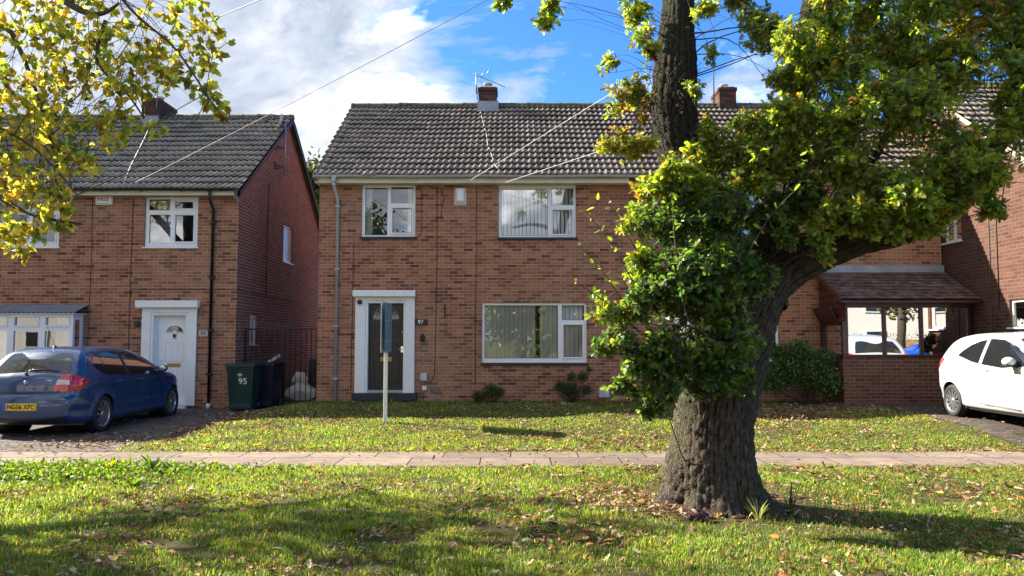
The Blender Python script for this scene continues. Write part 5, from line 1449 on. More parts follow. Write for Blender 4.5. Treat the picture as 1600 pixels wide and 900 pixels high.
# ================================================================ railing and gate between the houses
t = empty('iron_railing', (-5.4, 18.35, .0), 'black iron railing with gate closing the gap between the houses', 'gate')
gy = 18.35; gx0, gx1 = LX1 + .02, MX0 - .02; gz = at(440, 514.5, gy).z
xm = at(443, 560, gy).x
b = MB()
b.box(xm - .025, xm + .025, gy - .025, gy + .025, .0, gz + .02); b.box(gx0, gx0 + .03, gy - .015, gy + .015, .2, gz); b.build('post', M['iron'], t)
def rails(a, c, name):
    b = MB(); b.box(a, c, gy - .012, gy + .012, gz - .018, gz + .018); b.box(a, c, gy - .012, gy + .012, .14, .165)
    if name == 'gate': b.box(a, c, gy - .012, gy + .012, gz - .62, gz - .60)
    n = int(round((c - a) / .125))
    for k in range(n + 1):
        x = a + (c - a) * k / n; b.tube([(x, gy, .14), (x, gy, gz)], .0125, 6, smooth=False)
    b.build(name, M['iron'], t)
rails(gx0 + .03, xm - .03, 'railing_panel'); rails(xm + .03, gx1, 'gate')
# razor-like coil of wire on top
b = MB(); pts = []
for k in range(90):
    a = k * .42; x = -5.95 + .75 * k / 90; pts.append((x + .07 * math.cos(a), gy + .02, gz + .10 + .09 * math.sin(a) * (1 - .5 * k / 90) - .06 * k / 90))
b.tube(pts, .0028, 4); o = b.build('wire_coil', M['steel'], None, origin=(-5.6, gy, gz)); tag(o, 'loose coil of pale wire lying along the railing top', 'wire')
# white broken board and rubbish behind the gate
def crumple(name, label, cat, pts, mat, thick, seed):
    r = random.Random(seed); b = MB()
    base = [Vector(p) for p in pts]; c = sum(base, Vector()) / len(base); n = len(base)
    front = base + [c + Vector((r.uniform(-.05, .05), -.10, r.uniform(-.03, .05)))]
    back = [p + Vector((0, thick, 0)) for p in base]
    b.add(front + back, [(i, (i + 1) % n, n) for i in range(n)] + [(i, n + 1 + i, n + 1 + (i + 1) % n, (i + 1) % n) for i in range(n)] + [tuple(range(n + 1, 2 * n + 1))])
    o = b.build(name, M[mat], None, origin=(c.x, c.y, min(p.z for p in base))); tag(o, label, cat); return o
g_ = lambda px, py, D=18.9: at(px, py, D)
crumple('torn_sack', 'white half-round sack lying low behind the gate bars', 'rubbish sack', [g_(443, 617), g_(448, 608), g_(462, 599), g_(476, 601), g_(493, 612), g_(492, 620), g_(482, 626), g_(464, 627)], 'plaster_sheet', .35, 2)
crumple('broken_board', 'folded pale board leaning on top of the white sack', 'board', [g_(455, 596, 19.1), g_(462, 581, 19.1), g_(475, 582, 19.1), g_(481, 592, 19.1), g_(480, 603, 19.1), g_(466, 600, 19.1)], 'plaster_sheet', .05, 5)
b = MB(); b.obox(g_(484, 611, 19.0), (.22, 0, -.07), (0, .06, 0), (.01, 0, .03)); o = b.build('wooden_plank', M['timber'], None, origin=g_(484, 611, 19.0)); tag(o, 'brown plank lying across the white sack by the wall', 'plank')
b = MB(); b.obox(g_(428, 561, 18.7), (.14, 0, .09), (0, .03, 0), (-.02, 0, .03)); b.build
o = b.build('timber_offcut', M['plaster_sheet'], None, origin=g_(428, 561, 18.7)); tag(o, 'pale length of timber poking up behind the navy bin', 'timber')
b = MB(); q = rect(486, 560, 494, 594, 19.4); b.box(q[0] - .06, q[1], 19.4, 19.6, .2, q[3], bev=.02); o = b.build('water_butt', M['black'], None, origin=(q[0], 19.4, .2)); tag(o, 'tall narrow black container against the wall behind the gate', 'container')

# ================================================================ estate agent's board
bx, byy = at(603, 560, 14.0).x, 14.0; bg = float(ground_z(bx, byy))
t = empty('agents_board', (bx, byy, bg), 'teal two-sided board seen edge-on on a white timber post in the lawn', 'sign')
b = MB(); zt_ = at(603, 472, 14.0).z
b.box(bx - .034, bx + .034, byy - .02, byy + .02, bg - .2, zt_ - .25, bev=.004); b.build('post', M['timber_post'], t)
zb0_, zb1_ = at(603, 551, 13.7).z, at(603, 470, 13.7).z
b = MB()
b.obox((bx - .047, byy - .02, (zb0_ + zb1_) / 2), (.005, 0, 0), (-.006, .30, 0), (0, 0, (zb1_ - zb0_) / 2)); b.build('sign_panel', M['white_paint'], t)['label'] = 'pale back panel with torn edge'
b = MB(); 
vs = []; 
for x in (bx + .040, bx + .048):
    vs += [(x - .008, byy - .32, zb0_), (x + .004, byy + .30, zb0_), (x + .004, byy + .30, zb1_ - .02), (x - .008, byy - .32, zb1_ - .05)]
b.add(vs, [(0, 1, 2, 3), (7, 6, 5, 4), (0, 4, 5, 1), (1, 5, 6, 2), (2, 6, 7, 3), (3, 7, 4, 0)]); b.build('sign_panel', M['teal'], t)['label'] = 'teal printed front panel'
b = MB(); b.obox((bx + .002, byy - .02, (zb0_ + zb1_) / 2), (.036, 0, 0), (0, .02, 0), (0, 0, (zb1_ - zb0_) / 2 - .02)); b.build('spacer', M['teal'], t)

# ================================================================ small litter by the oak
rp = at(1090, 818, 6.9); gz0 = float(ground_z(rp.x, rp.y))
bm = bmesh.new(); bmesh.ops.create_icosphere(bm, subdivisions=3, radius=1)
from mathutils import noise as mnoise
for v in bm.verts:
    k = 1 + .35 * mnoise.noise(v.co * 2.2); v.co = Vector((v.co.x * .095 * k, v.co.y * .06 * k, max(v.co.z, -.5) * .055 * k))
me = bpy.data.meshes.new('crumpled_wrapper'); bm.to_mesh(me); bm.free()
M['wrapper'] = plain('dark_red_plastic', (.045, .008, .012), .5, var=.6, vscale=25)
me.materials.append(M['wrapper']); o = bpy.data.objects.new('crumpled_wrapper', me); COL.objects.link(o); o.location = (rp.x, rp.y, gz0 + .04)
tag(o, 'dark red crumpled lump on the grass before the oak', 'litter')

bf = empty('timber_fence', (-5.4, 27.5, 0), 'brown boarded garden fence at the end of the gap between the houses', 'fence')
b = MB(); x = -9.0
while x < -2: b.box(x, x + .145, 27.5, 27.53, 0, 1.75 + .012 * math.sin(x * 7)); x += .15
b.build('boards', M['timber'], bf)
b = MB(); b.box(-9, -2, 27.44, 27.49, 0, .2); b.build('gravel_board', M['render'], bf)

# ================================================================ far side of the street (seen in the window panes)
op = empty('rendered_house', (26, -19, 0), 'pale rendered house with dark roof across the street', 'house')
b = MB(); b.box(12, 40, -27, -19, 0, 5.2); b.build('wall', M['render'], op)
b = MB(); b.add([(11.7, -18.6, 5.15), (40.3, -18.6, 5.15), (40.3, -23, 8), (11.7, -23, 8), (40.3, -27.4, 5.15), (11.7, -27.4, 5.15)], [(0, 1, 2, 3), (3, 2, 4, 5), (0, 3, 5), (1, 4, 2)]); b.build('roof', M['tile'], op)
for x in (14.5, 19, 24.5, 30, 36):
    for z in (1.0, 3.4):
        b = MB(); b.box(x - .7, x + .7, -19.0, -18.94, z, z + 1.2); w = b.build('window', M['white'], op)
        b = MB(); b.box(x - .6, x + .6, -18.94, -18.92, z + .1, z + 1.1); b.build('pane', M['glass_dark'], w)
op2 = empty('rendered_house', (-20, -19, 0), 'long pale house across the street opposite the blue car', 'house')
b = MB(); b.box(-36, -7, -27, -19, 0, 5.2); b.build('wall', M['render'], op2)
b = MB(); b.add([(-36.3, -18.6, 5.15), (-6.7, -18.6, 5.15), (-6.7, -23, 8), (-36.3, -23, 8), (-6.7, -27.4, 5.15), (-36.3, -27.4, 5.15)], [(0, 1, 2, 3), (3, 2, 4, 5), (0, 3, 5), (1, 4, 2)]); b.build('roof', M['tile'], op2)
for x in (-33, -28, -23, -18, -13, -9):
    for z in (1.0, 3.4):
        b = MB(); b.box(x - .8, x + .8, -19.0, -18.94, z, z + 1.2); w = b.build('window', M['white'], op2)
        b = MB(); b.box(x - .7, x + .7, -18.94, -18.92, z + .1, z + 1.1); b.build('pane', M['glass_dark'], w)
fn = empty('timber_fence', (22, -12, 0), 'brown boarded fence along the far pavement', 'fence')
b = MB(); x = 10.0
while x < 34: b.box(x, x + .14, -12.03, -12, 0, 1.55 + .01 * math.sin(x * 9)); x += .15
b.build('boards', M['timber'], fn)
for x in np.arange(10, 34, 2.4):
    b = MB(); b.box(x - .06, x + .06, -12.0, -11.9, 0, 1.65); b.build('post', M['render'], fn)
def copy_tree(o, parent=None):
    c = o.copy(); COL.objects.link(c); c.parent = parent
    for ch in list(o.children): copy_tree(ch, c)
    return c
cc = copy_tree(rootb); cc.location = (23.2, -6.2, .02); cc.rotation_euler = (0, 0, R(90)); cc['label'] = 'bright blue hatchback parked across the street seen only in reflections'
for ch in cc.children:
    if ch.name.startswith('body') or ch.name.startswith('arch_lip'):
        ch.data = ch.data.copy(); ch.data.materials.clear(); ch.data.materials.append(M['car_bright_blue'])
# ================================================================ foliage
def leaf_template(ts, ws, fold=.25, droop=.18, lobe=.0):
    ts = np.array(ts, float); ws = np.array(ws, float); n = len(ts); V = []
    for t, w in zip(ts, ws):
        zc = -droop * t * t
        V += [(-w, t + lobe * (w > .12), zc - fold * -w * -1 * 0 + fold * w), (0, t, zc), (w, t + lobe * (w > .12), zc + fold * w)]
    F = []
    for i in range(n - 1):
        a = i * 3; F += [(a, a + 1, a + 4, a + 3), (a + 1, a + 2, a + 5, a + 4)]
    return np.array(V, np.float32), np.array(F, np.int32)
OAK = leaf_template([0, .14, .25, .32, .45, .52, .66, .73, .86, .93, 1.0], [.012, .03, .19, .055, .29, .07, .34, .09, .24, .12, .05], .18, .14, .05)
OAK_LO = leaf_template([0, .2, .32, .5, .62, .82, 1.0], [.012, .16, .08, .26, .13, .22, .03], .25, .2, .02)
OVATE = leaf_template([0, .08, .28, .55, .8, 1.0], [.01, .18, .36, .30, .14, .01], .20, .2)
ROUND = leaf_template([0, .3, .7, 1.0], [.02, .30, .27, .02], .2, .15)

def place_leaves(name, tmpl, pos, axis, nrm, size, col, mat, parent=None, origin=(0, 0, 0), curl=None):
    V, F = tmpl; n = len(pos); k = len(V)
    y = axis / (np.linalg.norm(axis, axis=1)[:, None] + 1e-9)
    x = np.cross(y, nrm); x /= (np.linalg.norm(x, axis=1)[:, None] + 1e-9); z = np.cross(x, y)
    T = np.repeat(V[None], n, 0) * size[:, None, None]
    if curl is not None:
        T[:, :, 2] += (curl * size)[:, None] * ((V[:, 1] - .5) ** 2 * 1.6 + V[:, 0] ** 2 * 3)[None]
    P = pos[:, None] + T[:, :, :1] * x[:, None] + T[:, :, 1:2] * y[:, None] + T[:, :, 2:] * z[:, None]
    FF = (F[None] + (np.arange(n) * k)[:, None, None]).reshape(-1, 4)
    C = np.repeat(col, k, 0)
    return np_mesh(name, P.reshape(-1, 3), FF, mat, parent, origin, smooth=False, colors=C)

def palette(r, n, cols, wts, jit=.22):
    cols = np.array(cols); wts = np.array(wts, float); wts /= wts.sum()
    c = cols[r.choice(len(cols), n, p=wts)]
    return np.clip(c * (1 + jit * r.normal(0, 1, (n, 1))) * (1 + .08 * r.normal(0, 1, (n, 3))), .004, .9)

def tubes_np(polys, rads, sides=3):
    """polys (n, m, 3), rads (n, m): thin tubes as one vertex/face set"""
    P = np.asarray(polys, float); n, m, _ = P.shape
    T = np.gradient(P, axis=1); T /= np.linalg.norm(T, axis=2)[..., None] + 1e-9
    up = np.where(np.abs(T[..., 2:]) > .9, np.array([1.0, 0, 0]), np.array([0, 0, 1.0]))
    A = np.cross(T, up); A /= np.linalg.norm(A, axis=2)[..., None] + 1e-9; B = np.cross(T, A)
    an = 2 * np.pi * np.arange(sides) / sides
    V = P[:, :, None] + rads[:, :, None, None] * (A[:, :, None] * np.cos(an)[:, None] + B[:, :, None] * np.sin(an)[:, None])
    V = V.reshape(-1, 3)
    idx = np.arange(n * m * sides).reshape(n, m, sides); nx = np.roll(idx, -1, 2)
    F = np.stack([idx[:, :-1], nx[:, :-1], nx[:, 1:], idx[:, 1:]], -1).reshape(-1, 4)
    return V, F

def curve_pts(a, b_, r, m=7, sag=.12, up=0.0):
    """wobbly curves from a (n,3) to b (n,3)"""
    n = len(a); t = np.linspace(0, 1, m)[None, :, None]; L = np.linalg.norm(b_ - a, axis=1)[:, None, None]
    w = r.normal(0, 1, (n, 1, 3)) * sag * L; w2 = r.normal(0, 1, (n, 1, 3)) * sag * .5 * L
    return a[:, None] * (1 - t) + b_[:, None] * t + w * np.sin(np.pi * t) + w2 * np.sin(2 * np.pi * t) + np.array([0, 0, 1.0]) * (up * L * np.sin(np.pi * t))

def dense(poly, step=.05):
    out = []; rad = []
    for (p, ra), (q, rb) in zip(poly[:-1], poly[1:]):
        p = np.array(p); q = np.array(q); k = max(2, int(np.linalg.norm(q - p) / step))
        for t in np.arange(k) / k: out.append(p + (q - p) * t); rad.append(ra + (rb - ra) * t)
    out.append(np.array(poly[-1][0])); rad.append(poly[-1][1]); return np.array(out), np.array(rad)

def crown(parent, limbs, blobs, tmpl, mat, seed, twig_mat, leaf_name='crown', twig_name='twigs', leaf_size=.1, leaf_sizes=None, up_bias=.8, hang=0.0, twig_r=.0022, BR=.55, extra=()):
    """limbs: dense points; blobs: dict(c, r, nb, nt, nl, pal, wts, size)"""
    r = np.random.default_rng(seed)
    LP = np.concatenate([l[0] for l in limbs])
    bp, br_, tp, tr, pos, ax, nm, sz, cl = [], [], [], [], [], [], [], [], []
    for B in blobs:
        c = np.array(B['c']); rad = np.array(B['r']); nb = B.get('nb', 6)
        d = r.normal(0, 1, (nb, 3)); d /= np.linalg.norm(d, axis=1)[:, None]
        tips = c + d * rad * r.uniform(.35, .85, (nb, 1))
        if B.get('anchor') is not None: A = np.repeat(np.array(B['anchor'])[None], nb, 0)
        else:
            dd = np.linalg.norm(LP[None] - c[None, None], axis=2)[0]
            near = np.argsort(dd)[:60]; A = LP[r.choice(near, nb)]
        C = curve_pts(A, tips, r, 9, .06, B.get('up', .04)); bp.append(C)
        br_.append(np.linspace(1, .25, 9)[None] * r.uniform(.012, .022, (nb, 1)) * B.get('br', 1) * BR)
        bpts = C[:, 3:].reshape(-1, 3)
        nt = B['nt']; d = r.normal(0, 1, (nt, 3)); d /= np.linalg.norm(d, axis=1)[:, None]
        q = c + d * rad * (r.uniform(0, 1, (nt, 1)) ** .42)
        # clumpiness: pull tips towards random sub-centres
        ns = max(3, nt // 14); sub = c + (lambda e: e / np.linalg.norm(e, axis=1)[:, None])(r.normal(0, 1, (ns, 3))) * rad * (r.uniform(0, 1, (ns, 1)) ** .4)
        pick = sub[r.integers(0, ns, nt)]; q = q * (1 - B.get('clump', .6)) + pick * B.get('clump', .6)
        s = bpts[np.argmin(((q[:, None] - bpts[None]) ** 2).sum(2) + r.uniform(0, .08, (nt, len(bpts))), 1)]
        q[:, 2] -= hang * np.linalg.norm(q - s, axis=1)
        TC = curve_pts(s, q, r, 6, .08, .03); tp.append(TC); tr.append(np.linspace(1, .45, 6)[None] * np.full((nt, 1), twig_r * B.get('tr', 1)))
        nl = B['nl']; t = r.uniform(.45, 1.0, (nt, nl)) ** .7; t[:, : max(2, nl // 3)] = r.uniform(.93, 1.0, (nt, max(2, nl // 3)))
        f = t * 5; i0 = np.clip(f.astype(int), 0, 4); fr = (f - i0)[..., None]
        row = np.arange(nt)[:, None]; P0 = TC[row, i0] * (1 - fr) + TC[row, i0 + 1] * fr
        tdir = TC[row, i0 + 1] - TC[row, i0]; tdir /= np.linalg.norm(tdir, axis=2)[..., None] + 1e-9
        a = tdir * .5 + r.normal(0, .75, (nt, nl, 3)); a[..., 2] -= .15 + hang * .8; a /= np.linalg.norm(a, axis=2)[..., None]
        nn = r.normal(0, .45, (nt, nl, 3)); nn[..., 2] += up_bias; nn += (np.array(SUN_DIR)[None, None] * .25)
        N = nt * nl; pos.append(P0.reshape(N, 3)); ax.append(a.reshape(N, 3)); nm.append(nn.reshape(N, 3))
        sz.append((leaf_size * B.get('size', 1)) * r.uniform(.6, 1.25, N))
        tw = palette(r, nt, B['pal'], B['wts'], .25)
        lf = palette(r, N, B['pal'], B['wts'], .15); k = r.uniform(0, 1, (N, 1)) < .6
        cl.append(np.where(k, np.repeat(tw, nl, 0), lf))
    V, F = [], []; base = 0
    for P, Rr in zip(bp + tp, br_ + tr):
        v_, f_ = tubes_np(P, np.broadcast_to(Rr, P.shape[:2]), 4 if P.shape[1] == 9 else 3); V.append(v_); F.append(f_ + base); base += len(v_)
    for v_, f_ in extra: V.append(v_); F.append(f_ + base); base += len(v_)
    o1 = np_mesh(twig_name, np.concatenate(V), np.concatenate(F), twig_mat, parent)
    o2 = place_leaves(leaf_name, tmpl, np.concatenate(pos), np.concatenate(ax), np.concatenate(nm), np.concatenate(sz), np.concatenate(cl), mat, parent)
    return o1, o2

def wood(name, limbs, parent, mat, nseg=110, bark=.032, seed=3, flare=None):
    """ridged bark skin round each limb; tone stores the bark height for the material"""
    r = np.random.default_rng(seed); V, F, C = [], [], []; base = 0
    for li, poly in enumerate(limbs):
        P, Rd = dense(poly, .028 if poly[0][1] > .15 else .05)
        # smooth the path
        for _ in range(14):
            P[1:-1] = (P[:-2] + 2 * P[1:-1] + P[2:]) / 4; Rd[1:-1] = (Rd[:-2] + 2 * Rd[1:-1] + Rd[2:]) / 4
        n = nseg if poly[0][1] > .15 else 24
        T = np.gradient(P, axis=0); T /= np.linalg.norm(T, axis=1)[:, None]
        A = np.zeros_like(T); a = np.cross(T[0], [0, 1, 0]); a /= np.linalg.norm(a) + 1e-9
        for i in range(len(T)):
            a = a - T[i] * (a @ T[i]); a /= np.linalg.norm(a); A[i] = a
        Bv = np.cross(T, A); th = 2 * np.pi * np.arange(n) / n
        L = np.concatenate([[0], np.cumsum(np.linalg.norm(np.diff(P, axis=0), axis=1))])
        TH, LL = np.meshgrid(th, L)
        # furrows: many ridges round the girth that wander and split along the length
        nr = max(9, int(Rd.mean() * 2 * np.pi / .050))
        wav = .55 * np.sin(LL * 4.1 + TH * 3 + li) + .35 * np.sin(LL * 9.3 - TH * 5) + .3 * np.sin(LL * 17 + TH * 9)
        rid = np.abs(np.sin((TH * nr + wav * 1.6) / 2.0)) ** .65
        brk = .5 + .5 * np.sin(LL * 38 + np.floor((TH * nr + wav * 1.6) / (2 * np.pi)) * 2.4 + 1.5 * np.sin(TH * 7))
        gr = rid * (.55 + .45 * np.clip(brk * 2.2 - .2, 0, 1)); gr = gr + .12 * r.normal(0, 1, gr.shape)
        low = .05 * np.sin(TH * 2 + li + LL * .8) + .035 * np.sin(TH * 3 + 1.7 + LL * 1.9) + .02 * np.sin(TH * 5 + LL * 4)
        rr = Rd[:, None] * (1 + low) + bark * np.clip(Rd[:, None] / .4, .25, 1.1) * gr
        D0 = A[:, None] * np.cos(TH)[..., None] + Bv[:, None] * np.sin(TH)[..., None]
        if flare is not None and li == 0: rr = rr + flare(P, D0, TH, LL)
        G = P[:, None] + D0 * rr[..., None]
        V.append(G.reshape(-1, 3)); C.append(np.repeat(np.clip(gr, 0, 1).ravel()[:, None], 3, 1))
        idx = np.arange(len(P) * n).reshape(len(P), n); nx = np.roll(idx, -1, 1)
        F.append(np.stack([idx[:-1], nx[:-1], nx[1:], idx[1:]], -1).reshape(-1, 4) + base); base += len(P) * n
    return np_mesh(name, np.concatenate(V), np.concatenate(F), mat, parent, smooth=True, colors=np.concatenate(C))

g_dk, g_md, g_lt = (.062, .110, .030), (.120, .180, .040), (.20, .255, .050)
yl, yo, br, og = (.25, .27, .045), (.27, .19, .03), (.17, .085, .028), (.32, .15, .03)

# ---------------------------------------------------------------- the oak
A3 = lambda px, py, D: tuple(at(px, py, D))
oy = 7.60
oak = empty('oak_tree', (at(1120, 800, oy).x, oy, 0), 'massive rugged oak trunk on the verge with leafy burr and spreading green crown', 'tree')
trunk = [(tuple(Vector(A3(1122, 800, oy)) - Vector((0, 0, .12))), .43), (A3(1118, 770, oy), .39), (A3(1116, 720, oy), .36), (A3(1115, 660, oy), .345), (A3(1121, 610, oy), .355), (A3(1133, 560, oy), .355), (A3(1150, 510, oy), .325),
         (A3(1173, 460, oy), .29), (A3(1200, 415, oy), .26)]
limb_r = [(A3(1185, 450, oy), .25), (A3(1230, 415, oy), .22), (A3(1290, 385, oy - .1), .19), (A3(1350, 362, oy - .2), .18), (A3(1410, 352, oy - .3), .17), (A3(1450, 335, oy - .3), .15), (A3(1500, 285, oy - .3), .11), (A3(1560, 220, oy - .2), .09), (A3(1640, 120, oy), .07)]
stem_l = [(A3(1145, 540, oy + .05), .30), (A3(1110, 440, oy + .1), .27), (A3(1078, 330, oy + .15), .25), (A3(1060, 230, oy + .2), .205), (A3(1052, 170, oy + .2), .225), (A3(1055, 100, oy + .2), .215), (A3(1058, 40, oy + .2), .165), (A3(1066, -60, oy + .25), .15), (A3(1090, -200, oy + .3), .15), (A3(1130, -420, oy + .6), .11), (A3(1150, -700, oy + .8), .06)]
stem_c = [(A3(1180, 470, oy + .05), .28), (A3(1205, 390, oy + .15), .22), (A3(1225, 300, oy + .3), .17), (A3(1250, 180, oy + .5), .14), (A3(1265, 40, oy + .7), .12), (A3(1300, -150, oy + .9), .10), (A3(1380, -420, oy + 1.2), .07)]
arm_1 = [(A3(1230, 280, oy + .3), .09), (A3(1310, 180, oy + .2), .075), (A3(1400, 110, oy + .1), .06), (A3(1500, 60, oy), .045), (A3(1620, 0, oy), .03)]
arm_2 = [(A3(1060, -40, oy + .25), .08), (A3(980, -110, oy), .06), (A3(890, -140, oy - .2), .045), (A3(800, -130, oy - .3), .03)]
arm_3 = [(A3(1290, -120, oy + .9), .08), (A3(1420, -160, oy + .2), .06), (A3(1560, -180, oy - .8), .05)]
arm_4 = [(A3(1300, 385, oy), .06), (A3(1340, 300, oy + .2), .045), (A3(1380, 220, oy + .3), .03), (A3(1420, 150, oy + .3), .02)]
def flare(P, D0, TH, LL):
    z = P[:, 2][:, None]; dx, dy = D0[..., 0], D0[..., 1]
    k = np.exp(-np.clip(z, 0, 9) / .16)
    out = k * (.05 + .075 * np.sin(TH * 5 + 1) + .04 * np.sin(TH * 9)); out += np.exp(-np.clip(z, 0, 9) / .06) * .10 * np.clip(np.sin(TH * 7 + 2), 0, 1)
    out += np.exp(-np.clip(z, 0, 9) / .20) * .12 * np.clip(-dx, 0, 1) ** 2                 # buttress to the left
    out += np.exp(-np.clip(z, 0, 9) / .26) * .06 * np.clip(dx, 0, 1) ** 2
    lump = np.clip(np.sin(TH * 19 + np.sin(LL * 17) * 1.4) * np.sin(LL * 47 + np.sin(TH * 9) * 1.5), 0, 1) ** .7
    out += .030 * lump * np.exp(-((z - .28) / .26) ** 2) * np.clip(-dx * 1.4 + .15 - dy * .2, 0, 1)
    out += .05 * np.clip(-dx, 0, 1) * np.exp(-((z - .42) / .16) ** 2)
    out += .03 * np.exp(-((z - .98) / .05) ** 2) * np.clip(np.sin(TH * 2.0 + .4), 0, 1)
    return out
all_limbs = [trunk, limb_r, stem_l, stem_c, arm_1, arm_2, arm_3, arm_4]
wood('trunk', all_limbs, oak, M['bark'], flare=flare)
